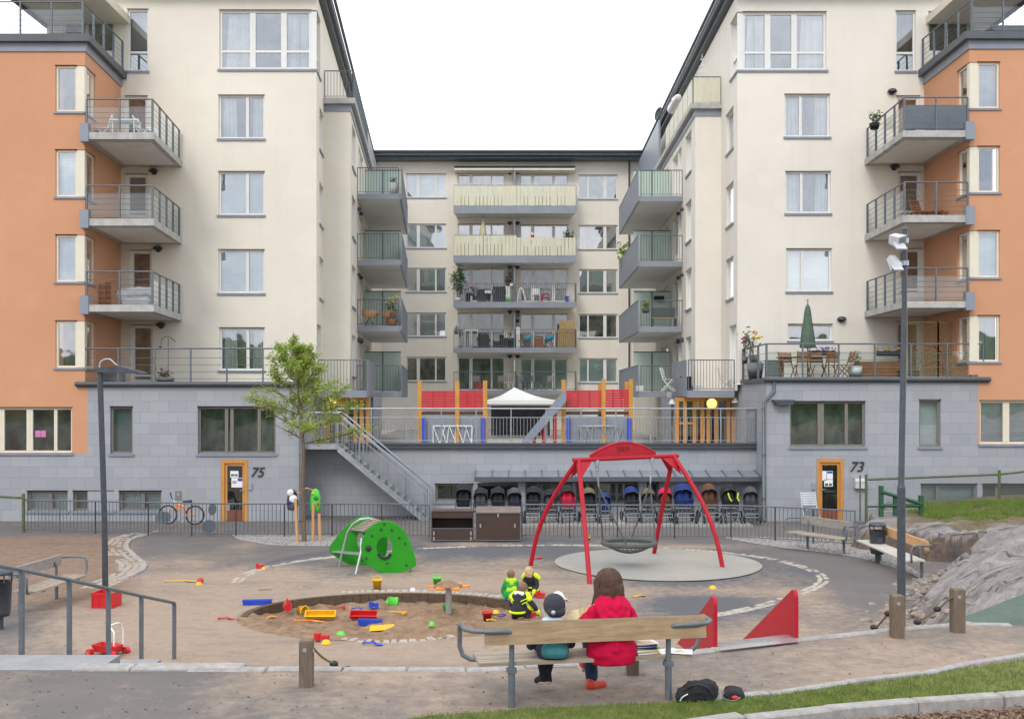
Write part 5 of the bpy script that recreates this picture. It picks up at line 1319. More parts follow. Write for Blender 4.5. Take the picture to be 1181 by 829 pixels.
# ---- handrail beside the steps, and the steps
o = thing('handrail', 'grey steel handrail stepping down beside the steps on the left', 'handrail', (X(200,15.9), 15.9, -1.0))
rp_ = [(-40,645,11.2),(0,652.5,11.7),(25,657,12.1),(80,668.5,13.0),(125,678.5,13.9),(163,687,14.9),(201,695,15.9)]
q = MB(); q.tube([P(*p) for p in rp_], .024, 6); part('top_rail', q, MAT['steel'], o)
for (px, py, D), yb in zip(rp_[2:], (752, 757, 761, 763, 761)):
    q = MB(); x = X(px, D); q.box(x-.022, x+.022, D-.03, D+.03, Z(yb, D)-.06, Z(py, D)-.01); part('post', q, MAT['steel'], o)
MAT['step'] = M('grey_concrete_step', (.27,.27,.28), .85, var=.15, scale=3, bs=60, bp=.3, dirt=.4, dirtc=(.2,.16,.13))
xs_ = [(-9, X(118,11.7))]
for i in range(6):
    m = MB(); y0 = 11.30+i*.62; z1 = .008-i*.20; x1 = X(118, 11.7)+.10-(.0 if i == 0 else -.25)
    m.box(-9, x1, y0, y0+.66, z1-.5, z1); struct('steps', m, MAT['step'])
stones('kerb', [Vector((-4.35+i*.15, 11.38, 0)) for i in range(9)], .28, .55, .03, lambda x, y: 0, MAT['granite'], drop=.3)
# ---- lamp posts
o = thing('lamp_post', 'dark grey lamp post with one angular head standing in the playground at left', 'lamp post', ground_pt(121.5, 681))
g = ground_pt(121.5, 681); D = g.y; xa, xb = X(120.5, D), X(115, D)
q = MB(); q.tube([(g.x, D, g.z-.1), (xa-.0, D, Z(600,D)), (xb, D, Z(424,D))], [.06,.057,.055], 14); part('pole', q, MAT['steeld'], o)
q = MB(); xz = X(112,D); q.box(X(111,D), X(139,D), D-.09, D+.06, Z(429.5,D), Z(424.5,D)); part('arm', q, MAT['steeld'], o)
q = MB(); q.add([(X(136,D),D-.16,Z(421,D)),(X(168,D),D-.16,Z(430,D)),(X(166,D),D-.16,Z(431.5,D)),(X(138,D),D-.16,Z(430.5,D)),(X(136,D),D+.16,Z(421,D)),(X(168,D),D+.16,Z(430,D)),(X(166,D),D+.16,Z(431.5,D)),(X(138,D),D+.16,Z(430.5,D))], [(0,1,2,3),(4,5,6,7),(0,1,5,4),(1,2,6,5),(2,3,7,6),(3,0,4,7)]); part('lamp_head', q, MAT['steeld'], o)
q = MB(); q.tube(smooth_path([P(a,b,D) for a,b in ((115,424),(116,418),(121,414.5),(127,414.5),(132,419),(137,423))], 4), .018, 6); part('cable', q, MAT['galv'], o)
D = 13.35; x = X(1039.5, D); o = thing('lamp_post', 'tall dark lamp post carrying two pale floodlights on the right', 'lamp post', (x, D, -.2))
q = MB(); q.tube([(x, D, -.25), (x, D, Z(562,D))], .050, 16); q.tube([(x, D, Z(562,D)), (x, D, Z(558,D)), (X(1043,D), D, Z(364,D))], [.050,.038,.038], 16); q.tube([(X(1043,D),D,Z(366,D)),(X(1043.6,D),D,Z(266,D))], .032, 14); q.ball((X(1043.6,D),D,Z(265,D)), .036); part('pole', q, MAT['steeld'], o)
def flood(cx, cy, w, h, rx, ry, rz, lab, sh):
    q = MB(); mm = Matrix.Rotation(rz,3,'Y') @ Matrix.Rotation(rx,3,'X') @ Matrix.Rotation(ry,3,'Z'); c = P(cx, cy, D-.06); w_, h_ = w*D/F/2, h*D/F/2
    pts = [(-w_,-.09,-h_),(w_,-.09,-h_),(w_,-.09,h_),(-w_,-.09,h_),(-w_*.75,.09,-h_*.7),(w_*.75,.09,-h_*.7),(w_*.75,.09,h_*.7),(-w_*.75,.09,h_*.7)]
    q.add([c+mm @ Vector(p) for p in pts], [(0,1,2,3),(4,5,6,7),(0,1,5,4),(1,2,6,5),(2,3,7,6),(3,0,4,7)]); f_ = part('floodlight', q, MAT['mailbox'], o)
    q = MB(); q.add([c+mm @ Vector(p) for p in ((-w_*.9,-.093,-h_*.9),(w_*.9,-.093,-h_*.9),(w_*.9,-.093,h_*.9),(-w_*.9,-.093,h_*.9))], [(0,1,2,3)]); part('lens', q, MAT['glass'], f_)
    if sh: q = MB(); q.obox(c+Vector((0,-.10,-h_*1.1)), w_*1.0, .09, .008, Matrix.Rotation(math.radians(35),3,'X')); part('hood', q, MAT['mailbox'], f_)
    q = MB(); q.tube([c, (X(1043.3,D), D, c.z)], .018, 6); q.lathe([(.05,-.03),(.05,.03)], (X(1043.4,D), D, c.z), 12); part('bracket', q, MAT['galv'], o)
flood(1034.5, 277, 12, 14, .5, .4, -.12, '', True); flood(1031, 303, 11, 10, .9, .5, .35, '', True)
# ---- yard fence
fp = []
for px, py in ((28,613.5),(110,615),(171,617),(221,618),(272,619),(328,619),(383,619),(440,619),(495,620)): g = ground_pt(px, py); fp.append(g)
o = thing('yard_fence', 'low grey bar fence with gate between the playground and the left house', 'fence', fp[4])
bars_rail(o, fp, .95, .11, posts=1.35, r=.010, name='bar_panels')
fp2 = [ground_pt(px, py) for px, py in ((602,620),(657,620.5),(712,621),(778,621),(843,621.5),(894,624),(938,627),(986,630))]
o2 = thing('yard_fence', 'low grey bar fence in front of the parked prams', 'fence', fp2[3]); bars_rail(o2, fp2, .95, .11, posts=1.35, r=.010, name='bar_panels')
for (cx, cy, rx, ry, an, lab) in ((188,597,9.5,7,.35,'leftmost of the three dark oval plates on the fence, in front of the bicycle'),(245,587,4.6,7,-.1,'smallest and highest of the three dark oval plates on the fence'),(241,607,7.5,8,-.8,'lowest of the three dark oval plates on the fence, near the door')):
    D = ground_pt(cx, 617).y-.03; q = MB(); k = 32; f_ = lambda i: (X(cx,D)+(rx*math.cos(i)*math.cos(an)-ry*math.sin(i)*math.sin(an))*D/F, Z(cy,D)+(rx*math.cos(i)*math.sin(an)+ry*math.sin(i)*math.cos(an))*D/F)
    q.prism([f_(2*math.pi*i/k) for i in range(k)], lambda u, n, z: Vector((u, D+n, z)), -.012, .0); single('oval_plate', q, MAT['steel'], lab, 'plate', 'dark oval plates fixed to the fence', (X(cx,D), D, Z(cy,D)))
g0 = ground_pt(27, 614); o = thing('tube_fence', 'mossy green tube fence entering at the left edge', 'fence', g0)
q = MB(); q.tube([(g0.x,g0.y,g0.z),(g0.x,g0.y,Z(569,g0.y))], .05, 8); part('post', q, MAT['greenpole'], o)
q = MB(); q.tube([(g0.x,g0.y,Z(574,g0.y)),(X(-60,g0.y+1),g0.y+1,Z(573,g0.y))], .035, 8); part('rail', q, MAT['greenpole'], o)
# ---- right: chain-link fence and green handrail behind the rocks
Dk = 32.6
o = thing('chain_link_fence', 'chain-link fence on mossy green posts above the rocks', 'fence', (X(1000,Dk), Dk, -1.1))
for px, yt, yb in ((992,548,600),(999,547,603),(1152.5,542,588)):
    q = MB(); q.tube([(X(px,Dk),Dk,Z(yb,Dk)),(X(px,Dk),Dk,Z(yt,Dk))], .045 if px > 995 else .025, 8); part('post', q, MAT['greenpole'], o)
q = MB(); q.tube([P(999,553,Dk),P(1152,547,Dk),P(1250,536,Dk)], .032, 8); part('top_rail', q, MAT['greenpole'], o)
q = MB(); q.tube([P(1000,584,Dk),P(1062,583.5,Dk)], .028, 8); part('low_rail', q, MAT['greenwood'], o)
q = MB(); px = 1000
while px < 1240:
    for sg in (-1, 1):
        a, b = px, px+sg*34
        if b < 1000: continue
        y0, y1 = 549.5-(a-1000)*.04, 586-(a-1000)*.03
        q.tube([P(a, y0, Dk), P(b, y1, Dk)], .0035, 3, False, False)
    px += 3.2
part('wire_mesh', q, MAT['galv'], o)
o = thing('green_handrail', 'dark green wooden handrail with three square posts behind the rocks', 'handrail', (X(1016,30.5), 30.5, -1.0))
Dg = 30.5
for px, yt, yb, w in ((1016,560,597,4.4),(1032.5,573,596,4.4),(1062,571,596,4.6)):
    q = MB(); x = X(px,Dg); q.box(x-w*Dg/F/2, x+w*Dg/F/2, Dg-.07, Dg+.05, Z(yb+6,Dg), Z(yt,Dg)); part('post', q, MAT['greenwood'], o)
for a, b in (((1017,567),(1063,581)),((1016,583),(1062,583))):
    q = MB(); q.tube([P(a[0],a[1],Dg-.09), P(b[0],b[1],Dg-.09)], .05, 4); part('rail', q, MAT['greenwood'], o)
# ---- slide set into the slope
o = thing('embankment_slide', 'wide steel slide with two red side panels set into the slope', 'slide', (2.8, 12.5, 0))
def slide_panel(px, ptop, D0, hp, ln, lx):
    x = X(px, D0); zt_ = Z(ptop, D0); r = .09
    prof = [(0,-.05),(0,zt_-r)]+[(r-r*math.cos(a), zt_-r+r*math.sin(a)) for a in [math.pi/2*i/6 for i in range(1,7)]]+[(r+.10, zt_-.04),(ln,-.62),(ln,-.9),(1.2,-.55)]
    q = MB(); q.prism(prof, lambda u, n, z: Vector((x+n+lx*u, D0+u, z)), 0, .045); sp__ = part('side_panel', q, MAT['red'], o)
slide_panel(823, 689, 12.25, .5, 2.7, -.02); slide_panel(916.5, 681, 12.72, .5, 2.7, -.02)
q = MB(); xa, xb = X(823,12.25)+.04, X(916.5,12.72); n_ = 10; vs = []
for i in range(n_+1):
    t = i/n_; u = 3.2*t; zz = .03-.62*sst(0,1,t)*1.5-.0
    for k, x in enumerate((xa, xb)):
        y = (12.25 if k == 0 else 12.72)+u-.06; vs.append((x-.02*u, y, max(-.98, zz)))
q.add(vs, [(2*i,2*i+1,2*i+3,2*i+2) for i in range(n_)], True)
q.add([(xa,12.19,.03),(xb,12.66,.03),(xb,12.52,.028),(xa,12.08,.028)], [(0,1,2,3)]); part('slide_bed', q, M('brushed_steel', (.52,.52,.54), .28, .7, var=.12, scale=3), o)
# ---- wall lamps, mail box, chair, pendant and globe lamps
q = thing('wall_spotlight', 'grey wedge wall lamp beside the large right podium window', 'wall lamp', P(895,464,D_O))
m = MB(); m.add([FO(X(a,D_O),n,Z(b,D_O)) for n in (.02,.35) for a, b in ((889,461),(914,461),(911,467),(894,467))], [(0,1,2,3),(4,5,6,7),(0,1,5,4),(1,2,6,5),(2,3,7,6),(3,0,4,7)]); part('housing', m, MAT['steeld'], q)
q = thing('mailbox', 'white mailbox on the stone wall right of the number 73', 'mailbox', P(991,563,D_O))
m = MB(); m.box(X(984.5,D_O), X(998.5,D_O), D_O-.2, D_O-.01, Z(562.5,D_O), Z(551,D_O)); part('body', m, MAT['mailbox'], q); m = MB(); m.box(X(984,D_O), X(999,D_O), D_O-.22, D_O-.205, Z(555,D_O), Z(551,D_O)); part('flap', m, MAT['bwhite'], q)
m = MB(); m.tube([P(992,563,32.5), P(992,600,32.5)], .02, 6); m = None
for nm, px, D_, py in (('left',382,38.9,464.5),('right',821,38.9,465.5)):
    c = P(px, py, D_); o = thing('globe_lamp', 'glowing round yellow lamp beside the %s courtyard door' % nm, 'lamp', c, 'lit globe lamps on the raised courtyard')
    q = MB(); q.ball(c, .19, seg=20, rings=12); part('globe', q, MAT['globe'], o); q = MB(); q.tube([(c.x, c.y+1.3, c.z+.15),(c.x, c.y+.1, c.z+.22),(c.x,c.y,c.z+.2)], .012, 6); q.lathe([(.05,.17),(.05,.22)], c, 10); part('arm', q, MAT['steeld'], o)
for px, py, lab in ((775,464.5,'left'),(847.5,463,'right')):
    c = P(px, py, 39.5); o = thing('pendant_lamp', 'small white bell lamp %s of the right courtyard door' % lab, 'lamp', c, 'white bell lamps on the raised courtyard')
    q = MB(); q.lathe([(.04,.14),(.07,.10),(.13,-.02),(.14,-.04)], c, 14); part('lamp_shade', q, MAT['mailbox'], o); q = MB(); q.tube([c+Vector((0,0,.12)), c+Vector((0,0,.2)), c+Vector((.3,.3,.22))], .012, 6); part('arm', q, MAT['steel'], o)
poster(265,274.5,543,550.5,D_O-.01+.0, MAT['paper'], 'white notice with two small pictures on the glass of door 75', accents=((.1,.45,.5,.8,'greenwood'),(.52,.9,.5,.8,'olive')), fr=lambda u, n, z: Vector((u, D_O+.05-n, z)))
poster(266.5,281,551,562,D_O, MAT['paper'], 'white and blue notice below the picture notice on door 75', accents=((.5,.95,.05,.35,'blue'),(.08,.4,.3,.6,'galv')), fr=lambda u, n, z: Vector((u, D_O+.05-n, z)))
poster(258,264,580,589,D_O, MAT['paper'], 'small notice at the bottom of the glass of door 75', accents=((.1,.9,.15,.8,'sill'),), fr=lambda u, n, z: Vector((u, D_O+.05-n, z)))
poster(946,953.5,543,554,D_O, MAT['paper'], 'white sheet taped at the left of the glass of door 73', fr=lambda u, n, z: Vector((u, D_O+.05-n, z)))
poster(954,961,543,552.5,D_O, MAT['paper'], 'white and blue sheet taped at the right of the glass of door 73', accents=((.05,.95,.05,.3,'blue'),), fr=lambda u, n, z: Vector((u, D_O+.05-n, z)))
poster(951,961,553,561,D_O, MAT['paper'], 'sheet with small pictures taped lowest on the glass of door 73', accents=((.1,.45,.55,.9,'greenwood'),(.55,.9,.55,.9,'olive')), fr=lambda u, n, z: Vector((u, D_O+.05-n, z)))
poster(39,51.5,496.5,504,D_O, M('pink_paper', (.6,.18,.42), .7), 'two pink drawings stuck inside the lower left window', accents=((.46,.54,0,1,'ftaupe'),), fr=lambda u, n, z: Vector((u, D_O+.10-n, z)))
poster(202,210,566,577,D_O, MAT['ftaupe'], 'small brown plaque on the stone wall behind the bicycle', name='plaque', accents=((.3,.6,.2,.5,'galv'),))
for px, py, nm in ((288.5,561,'75'),(938.5,560.5,'73')):
    q = MB(); c = P(px, py, D_O-.03); q.box(c.x-.06, c.x+.06, c.y-.02, c.y+.028, c.z-.11, c.z+.11); q.tube([(c.x,c.y-.04,c.z+.04),(c.x,c.y-.02,c.z+.04)], .03, 10); single('intercom', q, MAT['galv'], 'grey door intercom on the stone wall beside house door %s' % nm, 'intercom', 'door intercoms', c)
# ---- young tree with supports and knitted covers
MAT['bark'] = M('young_bark', (.16,.115,.08), .9, var=.4, scale=20, bs=60, bp=.6)
g = ground_pt(351, 625); D = g.y; s_ = F/D
tr = thing('young_tree', 'young tree with fresh light green leaves in a gravel bed before door 75', 'tree', g)
random.seed(11)
q = MB(); trunk = [(g.x,D,g.z-.1),(X(349,D),D,Z(560,D)),(X(350,D),D,Z(520,D)),(X(346,D),D+.05,Z(480,D)),(X(343,D),D,Z(440,D)),(X(341,D),D,Z(405,D)),(X(338,D),D,Z(383,D))]
q.tube(trunk, [.070,.058,.052,.042,.030,.018,.008], 10)
tips = []
def limb(p, d, L, r, dep):
    pts = [p]; dd = d.copy(); k = 6
    for i in range(k): dd = (dd+Vector((U(-.22,.22),U(-.22,.22),U(-.09,.10)))).normalized(); pts.append(pts[-1]+dd*L/k)
    q.tube(pts, [r*(1-.75*i/k) for i in range(k+1)], 5)
    for i in range(2, k+1): tips.append((pts[i], L))
    if dep:
        for i in (1,2,3,4,5):
            if R() < .9: a = U(0,6.28); limb(pts[i], (dd+Vector((math.cos(a)*.9, math.sin(a)*.9, U(-.1,.5)))).normalized(), L*U(.35,.6), r*.45, dep-1)
for i in range(24):
    t = i/23; zz = Z(512,D)+(Z(408,D)-Z(512,D))*t; x_ = X(350,D)+(X(341,D)-X(350,D))*t; a = i*2.4+U(-.3,.3); L = (1.32*(1-t)**.6+.22)*U(.8,1.08); limb(Vector((x_,D,zz)), Vector((math.cos(a), math.sin(a), .28+.85*t)).normalized(), L, .024*(1-t*.6)+.004, 2)
part('trunk', q, MAT['bark'], tr)
mlf, t_, b_ = nt('spring_leaf'); co2 = N(t_, 'ShaderNodeTexCoord').outputs['Object']; t_.links.new(ramp(t_, noi(t_, co2, 5, 3), .3, .7, (.17,.25,.035), (.42,.50,.11)), b_.inputs['Base Color']); b_.inputs['Roughness'].default_value = .6
tl = N(t_, 'ShaderNodeBsdfTranslucent'); tl.inputs[0].default_value = (.38,.52,.10,1); mx = N(t_, 'ShaderNodeMixShader'); mx.inputs[0].default_value = .35; t_.links.new(b_.outputs[0], mx.inputs[1]); t_.links.new(tl.outputs[0], mx.inputs[2]); t_.links.new(mx.outputs[0], t_.nodes['Material Output'].inputs[0]); MAT['leaf'] = mlf
def leafpuff(mb, c, n, rad, sz, squash=1):
    vs = []; fs = []
    for i in range(n):
        p = Vector(c)+Vector((random.gauss(0,rad), random.gauss(0,rad), random.gauss(0,rad)*squash)); mm = Matrix.Rotation(U(0,6.28),3,'Z') @ Matrix.Rotation(U(-1.2,1.2),3,'X') @ Matrix.Rotation(U(-1,1),3,'Y'); s = sz*U(.6,1.3); b = len(vs)
        vs += [p+mm @ Vector(v) for v in ((-s,0,0),(-.2*s,.42*s,.1*s),(s,0,0),(-.2*s,-.42*s,.1*s))]; fs.append((b,b+1,b+2,b+3))
    mb.add(vs, fs)
q = MB(); keep_ = [t for t in tips if R() < .72 and noise.noise(t[0]*1.6) > -.26]
for (p, L) in keep_: leafpuff(q, p, 7, .06, .044)
part('crown', q, MAT['leaf'], tr)
for i, (xb_, yb_, xt, yt) in enumerate(((343,625,341,575),(361,624,361,580),(369,624,368,592))):
    b0 = ground_pt(xb_, yb_); q = MB(); q.tube([b0, (X(xt,b0.y), b0.y, Z(yt,b0.y))], .043, 8); single('tree_stake', q, MAT['boardo'], ['pale wooden stake left of the young tree, under a black and white cap','pale wooden stake right of the young tree, under the green knitted cover','rightmost pale wooden stake right of the young tree'][i], 'stake', 'stakes supporting the young tree', b0)
def knit(name, label, px, yt, yb, w, mats, D):
    c = P(px, yb, D); o = thing(name, label, 'knitted cover', c); H_ = (yb-yt)*D/F; w_ = w*D/F/2
    q = MB(); q.lathe([(w_*.5,0),(w_*.95,.04),(w_,H_*.35),(w_*.95,H_*.6),(w_*.7,H_*.9),(.005,H_)], c, 16); jitter(q, .03, 9); part('body', q, MAT[mats[0]], o)
    for k, (fz, fx, mt, r) in enumerate(mats[1]): q = MB(); q.ball(c+Vector((fx*w_, -w_*.85, H_*fz)), r, r*.6, r); part('knitted_patch', q, MAT[mt], o)
knit('knitted_cover', 'black and white knitted cover pulled over the left tree stake', 337.5, 564, 588, 13, ('capd', ((.85,-.2,'bwhite',.10),(.55,.3,'bwhite',.12),(.35,-.1,'bluec',.09),(.85,.45,'cloth_black',.05),(.2,.2,'greyc',.12))), 30.0)
knit('knitted_cover', 'bright green knitted cover pulled over the right tree stakes', 363.5, 563, 590, 12, ('greenp', ((.6,.3,'green',.07),(.35,.7,'redc',.04),(.8,-.3,'lime',.05))), 30.0)
q = MB(); q.tube(smooth_path([P(340,566,29.9),P(345,569,29.95),P(351,563,29.95),P(358,564,29.95),P(363,566,29.9)], 4), .022, 6); single('tree_tie', q, MAT['boardo'], 'orange brown strap tying the young tree to its stakes', 'strap', None, P(351,563,29.95))
# ------------------------------------------------------------------ people
def fig(T, s=1.0):
    """returns cap/ball helpers working in the sitter's own frame (x right, y forward, z up)"""
    def C(mb, a, b, r0, r1, fl=1): mb.cap(T(*a), T(*b), r0*s, r1*s, 12, fl)
    def B(mb, c, rx, ry, rz): 
        o = T(*c); m = Matrix((T(c[0]+1,c[1],c[2])-o, T(c[0],c[1]+1,c[2])-o, T(c[0],c[1],c[2]+1)-o)).transposed()
        for i in range(3):
            pass
        mb.ball(o, rx*s, ry*s, rz*s, 16, 10, Matrix([list(r) for r in m]).to_3x3() if False else rot_of(m))
    return C, B
def rot_of(m):
    c = [m.col[i].normalized() for i in range(3)]; return Matrix((c[0], c[1], c[2])).transposed()
def hand(C, mb, wrist, elbow_dir, side, curl=.5, s=1.0):
    w = Vector(wrist); d = Vector(elbow_dir).normalized(); up = Vector((0,0,1)); lat = d.cross(up).normalized()*side; dn = lat.cross(d)*side; dn = -up+d*d.dot(up); dn.normalize()
    palm = w+d*.05*s; C(mb, w, palm+d*.02*s, .022*s, .030*s); C(mb, w+lat*.012*s+d*.03*s, palm+d*.035*s+lat*.02*s, .018*s, .017*s); C(mb, w-lat*.012*s+d*.03*s, palm+d*.035*s-lat*.02*s, .018*s, .017*s)
    for k, (o, L) in enumerate(((-.030,.058),(-.010,.070),(.011,.066),(.031,.052))):
        a = palm+d*.035*s+lat*o*s; b = a+(d*.6+dn*.5*curl)*L*.55*s; c = b+(d*(.6-curl*.5)+dn*(.4+.5*curl))*L*.5*s
        C(mb, a, b, .0088*s, .0082*s); C(mb, b, c, .0082*s, .0072*s)
    t0 = w+d*.03*s-lat*.025*s; t1 = t0-lat*.03*s+d*.02*s; C(mb, t0, t1, .011*s, .010*s); C(mb, t1, t1+d*.03*s+dn*.012*s, .0095*s, .008*s)
def face(C, B, mb, hc, f, r, par_cb):
    """nose and ears on the head mesh; eyes and mouth as parts; f is the facing direction in the local frame"""
    h = Vector(hc); f = Vector(f).normalized(); lat = f.cross(Vector((0,0,1))).normalized()
    C(mb, h+f*r*.86+Vector((0,0,-.02*r)), h+f*r*1.08+Vector((0,0,-.26*r)), .10*r, .15*r)
    for s_ in (-1, 1): B(mb, h+lat*s_*r*.86+Vector((0,0,-.08*r)), .10*r, .2*r, .26*r)
    C(mb, h+f*r*.35+Vector((0,0,-.75*r)), h+f*r*.62+Vector((0,0,-.82*r)), .42*r, .30*r)
    for s_ in (-1, 1): par_cb('eye', h+f*r*.83+lat*s_*r*.34+Vector((0,0,.02*r)), .085*r)
    par_cb('mouth', h+f*r*.86+Vector((0,0,-.56*r)), .10*r)
MAT['eye'] = M('dark_eye', (.02,.015,.012), .2); MAT['lip'] = M('lips', (.42,.12,.10), .5)
def mkperson(label, origin, rz, s, build, group=None):
    root = thing('person', label, 'person', origin, group); Rz = rotm(rz)
    def T(x, y, z): return Vector(origin)+Rz @ (Vector((x, y, z))*s)
    C0, B0 = fig(T, s)
    C = lambda mb, a, b, r0, r1, fl=1: C0(mb, tuple(a), tuple(b), r0, r1, fl)
    B = lambda mb, c, rx, ry, rz_: B0(mb, tuple(c), rx, ry, rz_)
    build(root, T, C, B, s); return root
def facecb(root, T, s):
    def cb(nm, p, r): q = MB(); q.ball(T(*p), r*s, r*s, r*s*(.6 if nm == 'mouth' else 1)); part(nm, q, MAT['eye' if nm == 'eye' else 'lip'], root)
    return cb
# ---- woman on the bench (frame: x right, y towards her knees, z up from path, origin under her seat)
wo = FBp(.99, .17, 0)
def woman(root, T, C, B, s):
    body = MB(); hc = (-.005, .08, 1.06)
    C(body, (0,0,.50), (0,.0,.66), .13, .11); C(body, (0,0,.66), (0,.02,.84), .12, .13); C(body, (-.12,.02,.86), (.12,.02,.86), .055, .055)
    C(body, (0,.03,.86), (0,.06,.98), .05, .048); B(body, hc, .078, .098, .118); B(body, (hc[0],hc[1]+.03,hc[2]-.05), .062,.07,.07)
    for s_ in (-1, 1):
        sh = (s_*.165,.02,.84); el = (s_*.245,.10,.60); wr = ((-.17,.34,.66) if s_ < 0 else (.06,.34,.62))
        C(body, sh, el, .045, .036); C(body, el, wr, .036, .024); hand(C, body, wr, Vector(wr)-Vector(el), s_, .5)
    C(body, (-.08,.02,.50), (-.10,.43,.50), .080, .060); C(body, (-.10,.43,.49), (-.10,.36,.09), .055, .036); C(body, (.08,.02,.50), (-.02,.47,.58), .080, .060); C(body, (-.02,.47,.57), (-.12,.50,.24), .052, .034)
    C(body, (-.10,.34,.06), (-.055,.48,.035), .034, .030); C(body, (-.12,.53,.22), (-.12,.62,.20), .034, .028)
    face(C, B, body, hc, (-.35,.8,-.25), .098, facecb(root, T, s))
    part('body', fuse(body, .0085, 3), MAT['skin'], root)
    h = MB()
    C(h, (-.045,-.015,.46), (.045,-.015,.46), .195, .195, 1); C(h, (0,-.01,.50), (0,0,.66), .205, .19); C(h, (0,0,.66), (0,.01,.80), .19, .155)
    C(h, (-.14,.01,.815), (.14,.01,.815), .080, .080); C(h, (-.09,.0,.865), (.09,.0,.865), .072, .072); C(h, (-.05,.0,.90), (.05,.0,.90), .062, .062)
    for s_ in (-1, 1):
        sh = (s_*.172,.015,.80); el = (s_*.250,.08,.60); wr = ((-.175,.31,.65) if s_ < 0 else (.07,.31,.61))
        C(h, sh, el, .070, .062); C(h, el, wr, .060, .042)
        for k in range(4): a = Vector(sh).lerp(Vector(el), .25+k*.2); C(h, a+Vector((s_*.01,-.03,0)), a+Vector((s_*.03,.03,.02)), .052, .05)
    q = fuse(h, .011, 3)
    # fold the cloth a little
    for i, v in enumerate(q.v):
        l = rotm(-fb_rz) @ (Vector(v)-wo); n = noise.noise(Vector((l.x*5, l.y*5, l.z*16)))*.012+noise.noise(Vector((l.x*12+l.z*9, l.y*9, l.z*11)))*.007
        d = Vector((l.x, l.y, 0)); d = d.normalized() if d.length > .01 else Vector((0,-1,0)); l += d*n; l.z = max(l.z, .375 if l.y < -.05 else .445); q.v[i] = tuple(wo+rotm(fb_rz) @ l)
    hd = part('hoodie', q, MAT['hoodie'], root)
    k = MB()
    for (pts_, r_) in (([(-.115,.02,.925),(-.135,-.07,.885),(-.105,-.135,.80),(-.05,-.148,.745),(.0,-.152,.72),(.05,-.148,.745),(.105,-.135,.80),(.135,-.07,.885),(.115,.02,.925)], .040), ([(-.09,-.02,.935),(-.085,-.10,.875),(-.05,-.14,.82),(0,-.148,.79),(.05,-.14,.82),(.085,-.10,.875),(.09,-.02,.935)], .045), ([(-.05,-.06,.93),(-.03,-.11,.89),(0,-.125,.86),(.03,-.11,.89),(.05,-.06,.93)], .05)):
        for a_, b_ in zip(pts_, pts_[1:]): C(k, a_, b_, r_, r_)
    k = fuse(k, .010, 2)
    for i, v in enumerate(k.v): n = noise.noise_vector(Vector(v)*13)*.012; k.v[i] = (v[0]+n.x, v[1]+n.y, v[2]+n.z)
    part('hood', k, MAT['hoodie'], hd)
    t = MB(); 
    for s_ in (-1, 1): t.tube([T(s_*.02,-.10,.905), T(s_*.03,-.14,.85), T(s_*.028,-.165,.78)], .004, 5)
    j = MB(); C(j, (-.10,.0,.53), (.10,0,.53), .11, .11); C(j, (-.09,.03,.53), (-.10,.43,.52), .095, .082); C(j, (-.10,.43,.50), (-.10,.36,.14), .080, .062); C(j, (.09,.03,.53), (-.01,.47,.60), .095, .08); C(j, (-.02,.47,.59), (-.12,.50,.28), .075, .06)
    q = fuse(j, .012, 2)
    for i, v in enumerate(q.v): v = Vector(v); n = noise.noise_vector(v*14)*.008; q.v[i] = tuple(v+n)
    q.v = [(v[0], v[1], max(v[2], .445) if (rotm(-fb_rz) @ (Vector(v)-wo)).y < .33 and v[2] > .40 else v[2]) for v in q.v]
    part('jeans', q, MAT['jeans'], root)
    for a, b in (((-.115,.335,.055), (.02,.40,.045)), ((-.12,.52,.22), (-.12,.64,.20))):
        f_ = MB(); C(f_, a, b, .050, .042); C(f_, (a[0],a[1]-.02,a[2]+.02), (a[0],a[1],a[2]+.04), .045, .045); sh_ = part('sneaker', fuse(f_, .008, 2), MAT['sneaker'], root)
        so_ = MB(); d = Vector(b)-Vector(a); so_.obox(T(*((Vector(a)+Vector(b))/2+Vector((0,0,-.042)))), .048, d.length/2+.05, .013, rotm(fb_rz+math.atan2(d.y,d.x)-math.pi/2)); part('sole', so_, MAT['sole'], sh_)
    hr = MB(); B(hr, (hc[0],hc[1]-.015,hc[2]+.022), .115,.125,.132); B(hr, (hc[0]+.012,hc[1]-.055,hc[2]-.04), .125,.09,.12)
    for k in range(26):
        a = math.pi*(.93+1.2*k/25); r_ = .105; x0, y0 = r_*math.cos(a), r_*.9*math.sin(a)+.01; fl = 1.22+.10*R()
        C(hr, (hc[0]+x0*.9, hc[1]+y0*.9, hc[2]+.02), (hc[0]+x0*fl+.012, hc[1]+y0*fl-.01, hc[2]-.125-.05*R()-(.05 if k < 5 else 0)), .042, .012)
    q = fuse(hr, .007, 1)
    for i, v in enumerate(q.v):
        l = rotm(-fb_rz) @ (Vector(v)-wo)-Vector(hc); an = math.atan2(l.y, l.x); rr = math.hypot(l.x, l.y); n = (math.sin(an*34+l.z*7)*.5+noise.noise(Vector((an*9, l.z*6, 1))))*.0045*min(1, rr/.05); l.x *= 1+n/.1; l.y *= 1+n/.1; q.v[i] = tuple(wo+rotm(fb_rz) @ (l+Vector(hc)))
